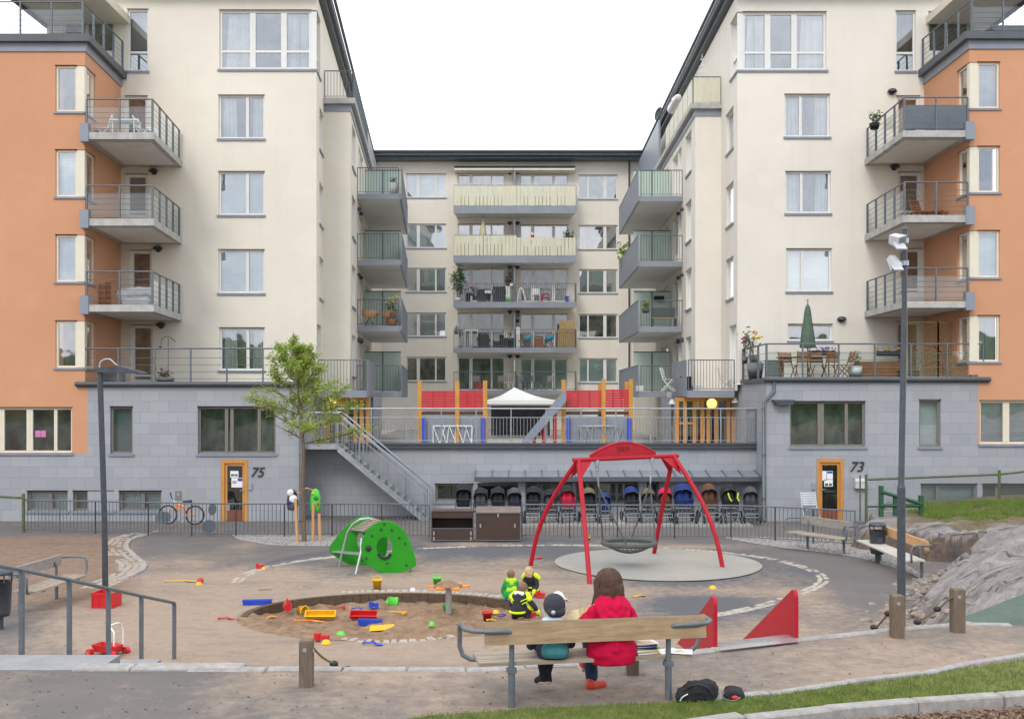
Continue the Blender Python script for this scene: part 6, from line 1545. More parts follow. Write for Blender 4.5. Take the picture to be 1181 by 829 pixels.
    for k in range(520):                                    # loose locks over the fused hair
        th = U(.86, 2.16)*math.pi; lift = U(0, 1); top_ = Vector((hc[0]+U(-.03,.03), hc[1]-.01+U(-.03,.03), hc[2]+.155)); rr = .112+U(0,.016); pts_ = []
        ln_ = .20+U(-.02,.075); fl_ = U(.9,1.45)
        for j in range(9):
            t = j/8
            if t < .45: e_ = t/.45*math.pi/2; p_ = Vector((rr*math.sin(e_)*math.cos(th), rr*1.05*math.sin(e_)*math.sin(th)*.95-.01, .135*math.cos(e_)+.022))
            else: u_ = (t-.45)/.55; p_ = Vector((rr*(1+.22*fl_*u_*u_)*math.cos(th+.25*u_*(U(-1,1)*.3+.3)), rr*(1+.16*fl_*u_*u_)*math.sin(th)*.98-.012, .022-ln_*u_))
            pts_.append(T(*(Vector(hc)+p_)))
        q.tube(pts_, [.0045,.0055,.006,.006,.0055,.005,.0045,.0035,.0015], 4, True, False)
    part('hair', q, MAT['hairb'], root)
mkperson('woman with brown shoulder-length hair in a raspberry hooded sweater, reading on the bench', wo, fb_rz, 1.035, woman)
# ---- small child beside her
ch = FBp(.415, .17, 0)
def child(root, T, C, B, s):
    body = MB(); hc = (.03, .04, .875)
    C(body, (0,0,.50), (0,.0,.66), .085, .08); C(body, (-.08,.0,.70), (.08,.0,.70), .04, .04); C(body, (0,.01,.70), (.01,.03,.80), .036, .034); B(body, hc, .075,.09,.10); B(body, (.04,.06,.83), .055,.06,.055)
    for s_ in (-1, 1):
        sh = (s_*.11,.0,.69); el = (s_*.165,.08,.53) ; wr = (s_*.07+.06,.24,.58); C(body, sh, el, .030, .025); C(body, el, wr, .024, .017); hand(C, body, wr, Vector(wr)-Vector(el), s_, .5, .7)
    for s_ in (-1, 1):
        kn = (s_*.07,.29,.485); an = (s_*.02-.01,.27,.20); C(body, (s_*.05,.02,.485), kn, .052, .040); C(body, kn, an, .038, .026); C(body, an, (an[0]+.01*s_, an[1]+.10, an[2]-.03), .024, .022)
    face(C, B, body, hc, (.55,.7,-.25), .088, facecb(root, T, s))
    part('body', fuse(body, .008, 2), MAT['skin'], root)
    j = MB(); C(j, (-.03,-.01,.50), (.03,-.01,.50), .125, .125); C(j, (0,0,.52), (0,0,.66), .125, .105); C(j, (-.085,0,.69), (.085,0,.69), .06, .06)
    for s_ in (-1, 1):
        sh = (s_*.125,.0,.68); el = (s_*.185,.06,.53); wr = (s_*.08+.06,.20,.57); C(j, sh, el, .052, .048); C(j, el, wr, .047, .034)
    q = fuse(j, .010, 2); part('jacket', q, MAT['navy'], root)
    k = MB(); C(k, (-.04,-.085,.495), (.05,-.085,.495), .085, .085); C(k, (-.03,-.085,.52), (.05,-.085,.55), .08, .07); q = fuse(k, .010, 2); jitter(q, .012, 8)
    q.v = [(v[0], v[1], max(v[2], .43)) for v in q.v]; part('jacket_hem', q, MAT['teal'], root)
    k = MB(); C(k, (-.05,-.02,.755), (.06,-.02,.755), .045, .045); C(k, (-.05,.04,.75), (.06,.05,.75), .04, .04); part('collar', fuse(k, .01, 2), M('pale_blue_cloth', (.42,.56,.66), .9), root)
    t = MB()
    for s_ in (-1, 1):
        kn = (s_*.07,.29,.49); an = (s_*.02-.01,.27,.24); C(t, (s_*.055,.02,.50), kn, .068, .056); C(t, kn, an, .054, .045)
    q = fuse(t, .010, 2); q.v = [(v[0], v[1], v[2]) for v in q.v]; part('trousers', q, MAT['cloth_black'], root)
    for s_ in (-1, 1):
        f_ = MB(); an = Vector((s_*.025-.012,.27,.165)); C(f_, an, an+Vector((s_*.03,.10,-.045)), .040, .034); C(f_, an+Vector((0,-.02,0)), an+Vector((0,0,.04)), .034, .036); sh_ = part('shoe', fuse(f_, .008, 1), MAT['cloth_black'], root)
        so_ = MB(); so_.cap(T(*(an+Vector((0,-.02,-.028)))), T(*(an+Vector((s_*.03,.11,-.072)))), .022, .020); part('sole', so_, MAT['sole'], sh_)
    c = MB(); cc = Vector(hc)+Vector((-.005,-.012,.022)); B(c, cc, .104, .112, .108); C(c, cc+Vector((-.03,-.06,-.05)), cc+Vector((.04,-.06,-.05)), .052, .052); q = fuse(c, .007, 1); cp = part('cap', q, MAT['capd'], root)
    c = MB(); C(c, cc+Vector((.045,.045,.055)), cc+Vector((.075,.065,-.01)), .062, .066); part('cap_front', fuse(c, .007, 1), MAT['bwhite'], cp)
    c = MB(); o0 = cc+Vector((.10,.06,.045))
    pts = [o0+Vector(p) for p in ((-.035,-.075,.02),(.02,-.065,.01),(.055,-.02,-.02),(.06,.03,-.03),(.02,.065,-.01),(-.05,.07,.02))]
    vs = [T(*p) for p in pts]+[T(*(p+Vector((0,0,-.012)))) for p in pts]; c.add(vs, [tuple(range(6)), tuple(range(6,12))]+[(i,(i+1)%6,6+(i+1)%6,6+i) for i in range(6)]); part('cap_brim', c, MAT['bwhite'], cp)
    c = MB(); B(c, cc+Vector((-.03,-.105,-.05)), .022, .012, .022); part('cap_badge', c, MAT['galv'], cp)
mkperson('small child in a dark cap with white brim sitting on the bench beside the woman', ch, fb_rz, 1.035, child)
# open picture book between them
o = thing('picture_book', 'open yellowish picture book held up between the child and the woman', 'book', FBp(.66,.42,.62))
for sg, lab in ((-1, None), (1, None)):
    q = MB(); a = P(668,702,10.45); ud = rotm(fb_rz) @ Vector((.125*sg, .045, .025*sg)); vd = rotm(fb_rz) @ Vector((.0, -.06, -.21)); n_ = ud.cross(vd).normalized()*.004
    up0 = a; q.add([up0+n_, up0+ud+n_, up0+ud+vd+n_, up0+vd+n_, up0-n_, up0+ud-n_, up0+ud+vd-n_, up0+vd-n_], [(0,1,2,3),(4,5,6,7),(0,1,5,4),(1,2,6,5),(2,3,7,6),(3,0,4,7)]); part('page', q, M('yellow_printed_page', (.72,.64,.36), .7, var=.3, scale=14), o)
# pile of books on the bench
bm_ = [('paper',.0,.15),('yellow',.03,-.1),('paper',-.02,.2),('lime',.02,.05),('navy',-.01,-.15),('paper',.02,.1),('bluec',.0,-.05),('paper',.01,.15)]
zz = .443
for i, (mt, du, an) in enumerate(bm_):
    th = U(.008,.014); c = FBp(1.33+du*.6, .20+du*.5, zz+th/2); q = MB(); mm = rotm(fb_rz+an); q.obox(c, .11+U(-.01,.012), .085, th/2, mm)
    o = thing('picture_book', 'thin picture book with %s cover, %s in the pile beside the woman' % ({'paper':'white','yellow':'yellow','lime':'lime green','navy':'navy','bluec':'blue'}[mt], ['bottom one','second from bottom','third from bottom','fourth from bottom','fourth from top','third from top','second from top','topmost'][i]), 'book', (c.x, c.y, zz), 'books piled on the bench')
    part('cover', q, MAT[mt], o); q = MB(); q.obox(c, .105, .081, th/2-.002, mm); part('pages', q, MAT['paper'], o)
    if i == 7:
        q = MB(); q.obox(c+Vector((0,0,th/2+.0015)), .07, .055, .001, mm); part('cover_picture', q, M('orange_print', (.72,.48,.25), .6, var=.4, scale=18), o)
    zz += th+.001
for i, (u, v, an, mt) in enumerate(((1.56,.20,.25,'paper'),(1.66,.13,-.35,'paper'))):
    c = FBp(u, v, .447+i*.008); q = MB(); q.obox(c, .12, .09, .004, rotm(fb_rz+an)); o = thing('picture_book', ['white picture book lying flat right of the pile, half under another','pale picture book with an orange triangle, at the right end of the bench'][i], 'book', c); part('cover', q, MAT[mt], o)
    q = MB(); q.add([c+rotm(fb_rz+an) @ Vector(p) for p in ((-.06,-.05,.006),(.07,-.04,.006),(.0,.05,.006))], [(0,1,2)]); part('cover_picture', q, M('print_%s' % 'ab'[i], [(.5,.45,.62),(.75,.45,.15)][i], .6, var=.4, scale=18), o)
# ---- black rucksack and pouch under the bench end
def soft(name, caps, vox, am, mat, label, cat, loc):
    q = MB()
    for a, b, r0, r1 in caps: q.cap(a, b, r0, r1)
    q = fuse(q, vox, 2)
    for i, v in enumerate(q.v):
        n = noise.noise_vector(Vector(v)*9)*am+noise.noise_vector(Vector(v)*24)*am*.5; q.v[i] = (v[0]+n.x, v[1]+n.y, max(.004, v[2]+n.z))
    return q
o = thing('rucksack', 'black rucksack lying on the path right of the bench leg', 'bag', P(806,808,10.1))
c = P(806,806,10.15); q = soft('b', [((c.x-.15,c.y,.07),(c.x+.10,c.y+.02,.10),.075,.10),((c.x-.05,c.y,.11),(c.x+.10,c.y,.12),.09,.075),((c.x-.19,c.y-.02,.045),(c.x-.1,c.y,.06),.045,.06)], .009, .02, None, '', '', None); b_ = part('bag_body', q, MAT['cloth_black'], o)
q = MB(); q.tube(smooth_path([Vector((c.x-.16,c.y-.08,.13)),Vector((c.x-.05,c.y-.10,.19)),Vector((c.x+.06,c.y-.10,.16)),Vector((c.x+.13,c.y-.09,.06))],4), .014, 6, True, True, .4); part('shoulder_strap', q, MAT['black'], o)
q = MB(); q.tube(smooth_path([Vector((c.x-.19,c.y-.085,.03)),Vector((c.x-.17,c.y-.10,.07)),Vector((c.x-.12,c.y-.105,.10))],4), .006, 6); part('reflective_piping', q, MAT['bwhite'], b_)
c = P(846,806,10.2); o = thing('helmet_bag', 'small open black pouch with a pale rim and red lining beside the rucksack', 'bag', c)
q = soft('b', [((c.x-.05,c.y,.05),(c.x+.06,c.y+.02,.05),.055,.05),((c.x-.03,c.y+.05,.08),(c.x+.06,c.y+.06,.07),.05,.045)], .008, .015, None, '', '', None); b_ = part('pouch_body', q, MAT['cloth_black'], o)
q = MB(); q.tube([c+Vector((-.03+.085*math.cos(a), -.06, .055+.05*math.sin(a))) for a in [2*math.pi*i/20 for i in range(21)]][8:20], .005, 6); part('rim', q, MAT['galv'], o); q = MB(); q.ball((c.x,c.y-.055,.04), .035,.02,.02); part('lining', q, MAT['redp'], o)
# ---- three children on the sand
def squat(cols, hairm, pose):
    def f(root, T, C, B, s):
        body = MB(); lean = pose.get('lean', .08); hc = Vector(pose.get('head', (0,.13,.56)))
        ch_ = Vector((0,lean,.40)); C(body, (0,0,.17), ch_, .085,.08); C(body, (-.07,lean,.43), (.07,lean,.43), .035,.035); C(body, (0,lean,.42), hc+Vector((0,-.02,-.06)), .036,.034); B(body, hc, .078,.088,.098)
        B(body, hc+Vector(pose['look'])*.03+Vector((0,0,-.045)), .052,.055,.052)
        hands = pose['hands']
        for s_, wr in zip((-1,1), hands):
            sh = Vector((s_*.10,lean,.42)); wr = Vector(wr); el = (sh+wr)/2+Vector((s_*.05,-.02,-.02)); C(body, sh, el, .030,.025); C(body, el, wr, .024,.018); hand(C, body, wr, wr-el, s_, .5, .62)
        for s_ in (-1, 1):
            kn = Vector((s_*.13,.19,.13 if pose.get('kneel') else .22)); an = Vector((s_*.12,(-.05 if pose.get('kneel') else .08),.05)); C(body, (s_*.06,.02,.15), kn, .058,.044); C(body, kn, an, .040,.028)
            C(body, an, an+Vector((0,.09,-.02)), .026,.022)
        face(C, B, body, hc, pose['look'], .088, facecb(root, T, s)); part('body', fuse(body, .009, 2), MAT['skin'], root)
        j = MB(); C(j, (0,0,.19), ch_, .122,.115); C(j, (-.08,lean,.42), (.08,lean,.42), .065,.065)
        for s_, wr in zip((-1,1), hands):
            sh = Vector((s_*.115,lean,.42)); wr = Vector(wr); el = (sh+wr)/2+Vector((s_*.05,-.02,-.02)); C(j, sh, el, .050,.045); C(j, el, el.lerp(wr,.85), .043,.036)
        for s_ in (-1, 1):
            kn = Vector((s_*.13,.19,.13 if pose.get('kneel') else .22)); an = Vector((s_*.12,(-.03 if pose.get('kneel') else .08),.07)); C(j, (s_*.06,.02,.16), kn, .078,.062); C(j, kn, an, .056,.045)
        q = fuse(j, .010, 2)
        for i, v in enumerate(q.v): n = noise.noise_vector(Vector(v)*16)*.007; q.v[i] = (v[0]+n.x, v[1]+n.y, v[2]+n.z)
        part('jacket' if cols.get('hood') else 'overall', q, MAT[cols['main']], root)
        for s_, wr in zip((-1,1), hands):
            sh = Vector((s_*.115,lean,.42)); wr = Vector(wr); el = (sh+wr)/2+Vector((s_*.05,-.02,-.02)); q = MB(); a, b = el.lerp(wr,.62), el.lerp(wr,.9); C(q, a, b, .042,.040); part('cuff', q, MAT[cols['band']], root)
        for s_ in (-1, 1):
            an = Vector((s_*.12,(-.05 if pose.get('kneel') else .08),.05)); q = MB(); C(q, an, an+Vector((0,.10,-.02)), .038,.032); part('boot', q, MAT[cols.get('boot','cloth_black')], root)
        by = lean-.115
        if cols.get('chev'):
            for dz in (0, .055):
                q = MB(); q.tube([T(*p) for p in ((-.155,by+.07,.40-dz),(-.09,by+.005,.365-dz),(0,by-.01,.325-dz),(.09,by+.005,.365-dz),(.155,by+.07,.40-dz))], .016*s, 6, True, True, .6); part('reflective_band', q, MAT['neon'], root)
            for s_ in (-1,1): q = MB(); C(q, (s_*.12,lean+.03,.45), (s_*.17,lean,.39), .055,.054); part('shoulder_patch', q, MAT['neon'], root)
            q = MB(); q.tube([T(.128*math.cos(a), .0+.128*math.sin(a), .17) for a in [2*math.pi*i/20 for i in range(21)]], .022*s, 6, True, False); part('hem_band', q, MAT['neon'], root)
            q = MB()
            for s_ in (-1,1): kn = Vector((s_*.13,.19,.13 if pose.get('kneel') else .22)); q = MB(); C(q, kn+Vector((0,-.03,0)), kn+Vector((0,.01,-.01)), .068,.066); part('knee_patch', q, MAT['neon'], root)
        if cols.get('hood'):
            q = MB(); C(q, (-.06,lean-.06,.455), (.06,lean-.06,.455), .055,.055); C(q, (-.07,lean+.0,.46), (.07,lean+.0,.46), .05,.05); C(q,(0,lean-.10,.40),(0,lean-.07,.45),.05,.06); part('hood', fuse(q,.01,2), MAT[cols['hood']], root)
            q = MB(); C(q, (-.03,by+.03,.26), (.03,by+.03,.28), .085,.085); part('back_panel', q, MAT[cols['hood']], root)
        if cols.get('collar'):
            q = MB(); C(q, (-.055,lean-.04,.47), (.055,lean-.04,.47), .042,.042); part('collar', q, MAT['bwhite'], root)
        hr = MB(); L = pose.get('hair', 0); B(hr, hc+Vector((0,-.012,.02)), .086,.094,.092)
        lk = Vector(pose['look']).normalized(); back = -lk
        C(hr, hc+back*.03, hc+back*.045+Vector((0,0,-.05-L*.5)), .065,.055)
        if L:
            for k in range(12):
                a = math.pi*2*k/12; d = Vector((math.cos(a), math.sin(a), 0))
                if d.dot(lk) < .62: C(hr, hc+d*.06+Vector((0,0,.02)), hc+d*.085+Vector((0,0,-L)), .032,.016)
        q = fuse(hr, .008, 1); jitter(q, .006, 22); part('hair', q, MAT[hairm], root)
    return f
mkperson('child in a green jacket with lime hood squatting at the sandpit, seen from behind', (X(590,20.3), 20.3, -1.0), .15, .90, squat(dict(main='greenc', band='lime', hood='lime', boot='blue'), 'hairl', dict(lean=.07, head=(0,.10,.565), look=(0,.85,-.35), hands=((-.12,.26,.10),(.14,.26,.10)))))
mkperson('child in a black overall with neon chevrons reaching right from the sandpit, brown hair', (X(597,18.75), 18.75, -1.04), -.5, 1.02, squat(dict(main='cloth_black', band='neon', chev=1, collar=1), 'hairl', dict(lean=.10, head=(.02,.16,.55), look=(.45,.75,-.3), hands=((-.16,.20,.12),(.30,.20,.14)))))
mkperson('fair-haired child in a black and neon overall kneeling on the paving, facing the camera', (X(614,21.1), 21.1, -1.0), math.pi-.35, .90, squat(dict(main='cloth_black', band='neon', chev=1), 'hairy', dict(kneel=1, lean=.10, head=(.03,.16,.53), look=(.25,.7,-.6), hair=.11, hands=((-.13,.30,.08),(.06,.28,.10)))))
# ------------------------------------------------------------------ prams under the canopy
def make_pram():
    o = proto('pram')
    q = MB()
    for s_ in (-1, 1):
        q.tube([(s_*.22,-.30,.14),(s_*.22,.10,.50),(s_*.20,.50,.92),(s_*.19,.54,.96)], .013, 6); q.tube([(s_*.22,.42,.14),(s_*.22,.05,.46),(s_*.20,-.16,.52)], .012, 6)
    q.tube([(-.22,-.30,.14),(.22,-.30,.14)], .012, 6); q.tube([(-.19,.54,.96),(.19,.54,.96)], .018, 8); q.tube([(-.25,.42,.14),(.25,.42,.14)], .012, 6); part('chassis', q, MAT['steeld'], o)
    q = MB(); q.tube([(-.20,-.24,.28),(.20,-.24,.28)], .012, 6); q.tube([(-.20,-.28,.18),(.20,-.28,.18)], .010, 6); q.tube([(-.20,-.25,.30),(-.21,-.26,.15)], .011, 6); q.tube([(.20,-.25,.30),(.21,-.26,.15)], .011, 6); part('front_frame', q, MAT['galv'], o)
    for (x, y, r) in ((-.24,-.30,.10),(.24,-.30,.10),(-.27,.42,.15),(.27,.42,.15)):
        q = MB(); q.tube([(x, y+r*.88*math.cos(a), r+r*.88*math.sin(a)) for a in [2*math.pi*i/20 for i in range(21)]], r*.15+.008, 6, True, False); w_ = part('wheel', q, MAT['black'], o)
        q = MB(); q.tube([(x-.015,y,r),(x+.015,y,r)], r*.28, 10)
        for k in range(5): a = 2*math.pi*k/5; q.tube([(x,y,r),(x,y+r*.8*math.cos(a),r+r*.8*math.sin(a))], .008, 4)
        part('rim', q, MAT['galv'], w_)
    q = MB(); q.add([(x,y,z) for x,y,z in ((-.18,-.12,.44),(.18,-.12,.44),(.18,.22,.44),(-.18,.22,.44),(-.20,-.22,.62),(.20,-.22,.62),(.21,.36,.86),(-.21,.36,.86))], [(0,1,2,3),(0,1,5,4),(1,2,6,5),(2,3,7,6),(3,0,4,7)]); part('seat_shell', q, MAT['cloth_black'], o)
    q = MB(); q.cap((-.09,.18,.56), (-.09,.28,.84), .085, .085); q.cap((.09,.18,.56), (.09,.28,.84), .085, .085); q.cap((-.08,-.12,.53), (-.08,.14,.53), .07,.07); q.cap((.08,-.12,.53), (.08,.14,.53), .07,.07); q = fuse(q, .02, 1); part('seat_cushion', q, MAT['cloth_black'], o)
    q = MB(); n_ = 12; vs = []; fs = []
    for j in range(9):
        ph = math.pi*(.10+.58*j/8)
        for i in range(n_+1):
            a = math.pi*i/n_; vs.append((.225*math.cos(a)*math.sin(math.pi*.5), .20-.24*math.cos(ph+.35)*(.35+.65*math.sin(a)), .72+.36*math.sin(ph*.9+.35)*math.sin(a)**.62))
    for j in range(8):
        for i in range(n_): a = j*(n_+1)+i; fs.append((a,a+1,a+n_+2,a+n_+1))
    q.add(vs, fs, True); h_ = part('hood', q, MAT['cloth_black'], o)
    q = MB()
    for j in (0, 8): q.tube([vs[j*(n_+1)+i] for i in range(n_+1)], .010, 5)
    part('hood_piping', q, MAT['steeld'], h_)
    q = MB(); q.box(-.05,.05,-.03,-.02,1.0,1.025); 
    q = MB(); q.add([(x,y,z) for x,y,z in ((-.17,-.14,.24),(.17,-.14,.24),(.17,.30,.20),(-.17,.30,.20),(-.19,-.18,.36),(.19,-.18,.36),(.19,.36,.34),(-.19,.36,.34))], [(0,1,2,3),(0,1,5,4),(1,2,6,5),(2,3,7,6),(3,0,4,7)]); part('basket', q, MAT['greyc'], o)
    q = MB(); q.cap((-.19,-.20,.66),(.19,-.20,.66),.016,.016); part('bumper_bar', q, MAT['black'], o)
    return o
pr = make_pram()
PR = [(534.6,'black pram with a tall round hood, leftmost in the row','cloth_black','cloth_black',1.12),(554,'black pram with silver side tubes behind the closed chest, second from left','cloth_black','greyc',1.0),
 (574.5,'black pram with light grey hood piping, third from left','cloth_black','cloth_black',1.02),(594,'slate blue grey pram with a rounded hood, fourth from left','greyc','navy',1.0),(615,'black pram with a white tag on its hood, right of the chests','cloth_black','cloth_black',1.04),
 (635,'low wide black pram behind the left swing leg','cloth_black','greyc',.95),(655.5,'black pram with a bright red seat','cloth_black','redc',1.06),(679.5,'pram with an olive brown hood beside the front swing leg','olive','cloth_black',1.0),(698,'small blue pushchair with white crossed tubes','bluec','bluec',.86),
 (729,'black pram with a royal blue hood','bluec','cloth_black',1.03),(748,'pram with a dull olive hood right of the blue hood','olive','greyc',.98),(767.5,'pushchair with pink red back and pale frame behind the rear swing leg','redc','brown',1.0),
 (789,'broad dark blue pram with grey arched hood','bluec','bluec',1.12),(819,'brown pram with a tall hood','brown','brown',1.12),(842.5,'black pram with neon yellow straps','cloth_black','cloth_black',1.1),(866,'dark grey pram at the right end of the row','greyc','greyc',1.03)]
for i, (px, lab, hm, sm2, sc) in enumerate(PR):
    D = 34.0 if i != 12 else 33.9
    r_ = place(pr, (X(px, D), D+U(-.05,.05), GZ+.07), U(-.12,.12), lab, 'pram', 'prams parked in a row under the canopy', (sc*(1.15 if i == 12 else .98), sc, sc))
    setmat(r_, ('hood',), MAT[hm]); setmat(r_, ('seat_cushion','seat_shell'), MAT[sm2])
    if i == 14:
        q = MB(); OFF['x'] = None
        for s_ in (-1, 1): q.tube([(s_*.15,-.24,.86),(s_*.12,-.26,.72),(s_*.05 if s_ < 0 else .17,-.26,.62)], .022, 6)
        b_ = raw('neon_strap', q, MAT['neon']); b_.parent = r_
# ------------------------------------------------------------------ bicycle
Db = 32.9; zb = GZ
bc = thing('bicycle', 'orange and white mountain bike leaning behind the fence before the number 75 door', 'bicycle', (X(208,Db), Db, zb))
def bp(a, b, dn=0): D = Db; return P(160+a/11.81, 555+b/11.81+1.5, D+dn)
for cx, cy, r in ((398,432,10.2),(765,440,10.3)):
    c = bp(cx, cy); rr = r*Db/F; q = MB(); q.tube([(c.x+rr*math.cos(a), c.y, c.z+rr*math.sin(a)) for a in [2*math.pi*i/36 for i in range(37)]], .026, 8, True, False); w_ = part('wheel', q, MAT['black'], bc)
    q = MB(); q.tube([(c.x+(rr-.03)*math.cos(a), c.y, c.z+(rr-.03)*math.sin(a)) for a in [2*math.pi*i/36 for i in range(37)]], .010, 6, True, False)
    for k in range(18): a = 2*math.pi*k/18; q.tube([c, (c.x+(rr-.03)*math.cos(a), c.y, c.z+(rr-.03)*math.sin(a))], .003, 3, False, False)
    q.tube([(c.x,c.y-.05,c.z),(c.x,c.y+.05,c.z)], .022, 8); part('rim', q, MAT['galv'], w_)
    q = MB(); q.box(c.x+rr*.5, c.x+rr*.5+.03, c.y-.01, c.y+.01, c.z+.08, c.z+.15); part('reflector', q, MAT['orangep'], w_)
q = MB(); hd, st_, bb_, rh, fh = bp(468,238), bp(625,345), bp(615,440), bp(765,440), bp(398,432)
q.tube([bp(500,285), bp(640,335)], .032, 8); q.tube([bp(510,320), bb_], .034, 8); q.tube([st_+Vector((.02,0,.05)), bb_], .020, 8); q.tube([bb_, rh], .022, 6); q.tube([st_, rh], .018, 6); part('frame', q, MAT['orangep'], bc)
q = MB(); q.tube([bp(455,225), bp(500,290)], .026, 8); q.tube([bp(475,262), bp(430,300), fh], .018, 8); q.tube([bp(470,240), bp(560,300)], .022, 8); part('fork', q, MAT['mailbox'], bc)
q = MB(); q.tube([st_, bp(645,270)], .014, 6); part('seat_post', q, MAT['galv'], bc)
q = MB(); c = bp(658,258); q.cap((c.x-.11,c.y,c.z),(c.x+.12,c.y,c.z+.01),.028,.045,fl=1); part('saddle', q, MAT['black'], bc)
q = MB(); q.tube([bp(465,235,.0), bp(440,190,-.10), bp(435,150,-.30)], .013, 6); q.tube([bp(465,235,.0), bp(445,195,.10), bp(440,165,.28)], .013, 6); q.cap(bp(437,160,-.22), bp(433,140,-.34), .02,.02); part('handlebar', q, MAT['black'], bc)
q = MB(); q.tube([bb_+Vector((0,-.05,0)), bp(625,515,-.06)], .012, 6); q.tube([bp(625,515,-.06), bp(570,548,-.12)], .012, 6); q.tube([(bb_.x,bb_.y-.03,bb_.z),(bb_.x,bb_.y-.045,bb_.z)], .09, 16); part('crank', q, MAT['galv'], bc)
# bicycle's posts
m = None
# ------------------------------------------------------------------ toys
def toy(name, label, cat, mt, mbf, px, py, rz=0, z=None, grp=None):
    g = ground_pt(px, py)
    if in_pit(g.x, g.y, .98): 
        D = (CZ+1.10)*F/(py-HZ); g = Vector((X(px,D), D, sandz(X(px,D), D)+.0))
    q = MB(); mbf(q); mm = rotm(rz)*1.15; q.v = [tuple(g+mm @ Vector(v)+Vector((0,0,z or 0))) for v in q.v]; return single(name, q, MAT[mt], label, cat, grp, g)
def bucket(q, r=.085, h=.15, tilt=0):
    mm = Matrix.Rotation(tilt, 3, 'Y'); q.lathe([(.002,.004),(r*.72,.004),(r*.72,0),(r,h),(r*1.1,h),(r*1.1,h-.015),(r*.96,h-.015),(r*.70,.012),(.002,.012)], (0,0,r*.7*abs(math.sin(tilt))), 16, mm)
    a0 = [Vector((r*math.cos(a)*1.05, r*math.sin(a)*.25, h+abs(math.sin(a))*.06)) for a in [math.pi*i/10 for i in range(11)]]; q.tube([mm @ p+Vector((0,0,r*.7*abs(math.sin(tilt)))) for p in a0], .005, 5)
def trough(q, L=.46, w=.12, h=.09, tip=0):
    mm = Matrix.Rotation(tip, 3, 'X'); t = .012; pts = []
    for z, k in ((0,.72),(h,1)):
        pts += [(-L/2*(.9+.1*(z>0)),-w/2*k,z),(L/2*(.9+.1*(z>0)),-w/2*k,z),(L/2*(.9+.1*(z>0)),w/2*k,z),(-L/2*(.9+.1*(z>0)),w/2*k,z)]
    inn = [(x*.94,y*.84,z+(t if z == 0 else 0)) for x,y,z in pts]; up = w*.5*abs(math.sin(tip))
    q.add([mm @ Vector(p)+Vector((0,0,up)) for p in pts+inn], [(0,1,2,3),(0,1,5,4),(1,2,6,5),(2,3,7,6),(3,0,4,7),(8,9,10,11),(8,9,13,12),(9,10,14,13),(10,11,15,14),(11,8,12,15),(4,5,13,12),(5,6,14,13),(6,7,15,14),(7,4,12,15)])
def shovel(q, L=.30):
    q.tube([(-L/2,0,.02),(L*.15,0,.03)], .011, 6); q.tube([(-L/2,-.04,.02),(-L/2,.04,.02)], .012, 6)
    q.add([(L*.12,-.045,.025),(L*.5,-.035,.01),(L*.58,0,.008),(L*.5,.035,.01),(L*.12,.045,.025),(L*.12,0,.012)], [(0,1,5),(1,2,5),(2,3,5),(3,4,5),(4,0,5)]); q.add([(L*.12,-.045,.02),(L*.5,-.035,.005),(L*.58,0,.003),(L*.5,.035,.005),(L*.12,.045,.02)], [(0,1,2,3,4)])
def rake(q, L=.30):
    q.tube([(-L/2,0,.015),(L/2,0,.025)], .010, 6); q.box(L/2-.015, L/2+.01, -.06,.06,.015,.035)
    for k in range(4): q.box(L/2-.01, L/2+.03, -.055+k*.034, -.045+k*.034, .0, .03)
def mould(q, r=.06):
    q.lathe([(r,0),(r*.95,.02),(r*.6,.05),(.002,.055)], (0,0,0), 7); q.lathe([(r*1.1,.0),(r*1.1,.008),(r,.008)], (0,0,0), 7)
def truck(q, L=.16):
    q.box(-L/2,L/2,-.04,.04,.03,.05); q.box(-L/2,-L*.12,-.038,.038,.052,.11); q.box(-L*.05,L/2,-.04,.04,.052,.085)
    for x in (-L*.3,L*.3):
        for y in (-.045,.045): q.tube([(x,y-.01,.025),(x,y+.01,.025)], .025, 10)
T_ = 'toys scattered around the sandpit'
toy('toy_bucket','yellow bucket standing upright behind the sandpit','bucket','yellow',lambda q: bucket(q,.085,.17),435,679)
toy('toy_bucket','green bucket standing behind the flower-shaped sand table','bucket','greenp',lambda q: bucket(q,.08,.13),504,674)
toy('toy_bucket','tipped-over green bucket in the middle of the sandpit','bucket','greenp',lambda q: bucket(q,.085,.15,1.9),447,697,.4)
toy('toy_bucket','green bucket half hidden behind the post of the sand table','bucket','greenp',lambda q: bucket(q,.075,.12,.9),512,704)
toy('toy_bucket','red bucket near the right end of the sandpit','bucket','redp',lambda q: bucket(q,.08,.14),562,713)
toy('toy_bucket','yellow bucket lying beside the red trough in the sand','bucket','yellow',lambda q: bucket(q,.085,.13,1.7),345,707,-.6)
toy('toy_trough','long blue trough left of the sandpit','trough','blue',lambda q: trough(q,.48,.13,.08,math.pi*.0),297,697,.12)
toy('toy_trough','red trough tilted over the left rim of the sandpit','trough','redp',lambda q: trough(q,.50,.13,.08,.9),329,707,1.75,.04)
toy('toy_trough','yellow trough at the left of the sandpit','trough','yellow',lambda q: trough(q,.48,.13,.09,.7),370,711,.02)
toy('toy_trough','red trough in the middle of the sandpit','trough','redp',lambda q: trough(q,.44,.13,.09,.6),420,712,-.05)
toy('toy_trough','short blue trough between the red and the yellow one','trough','blue',lambda q: trough(q,.38,.12,.09,0),427,717,-.1)
toy('toy_trough','upturned yellow trough at the front of the sandpit','trough','yellow',lambda q: trough(q,.40,.13,.09,2.6),440,723,.35,.03)
toy('toy_shovel','yellow shovel in the sand near the left rim','shovel','yellow',lambda q: shovel(q,.26),312,713,1.1,.03)
toy('toy_shovel','orange shovel lying in front of the yellow trough','shovel','orangep',lambda q: shovel(q,.46),356,716,-.1,.02)
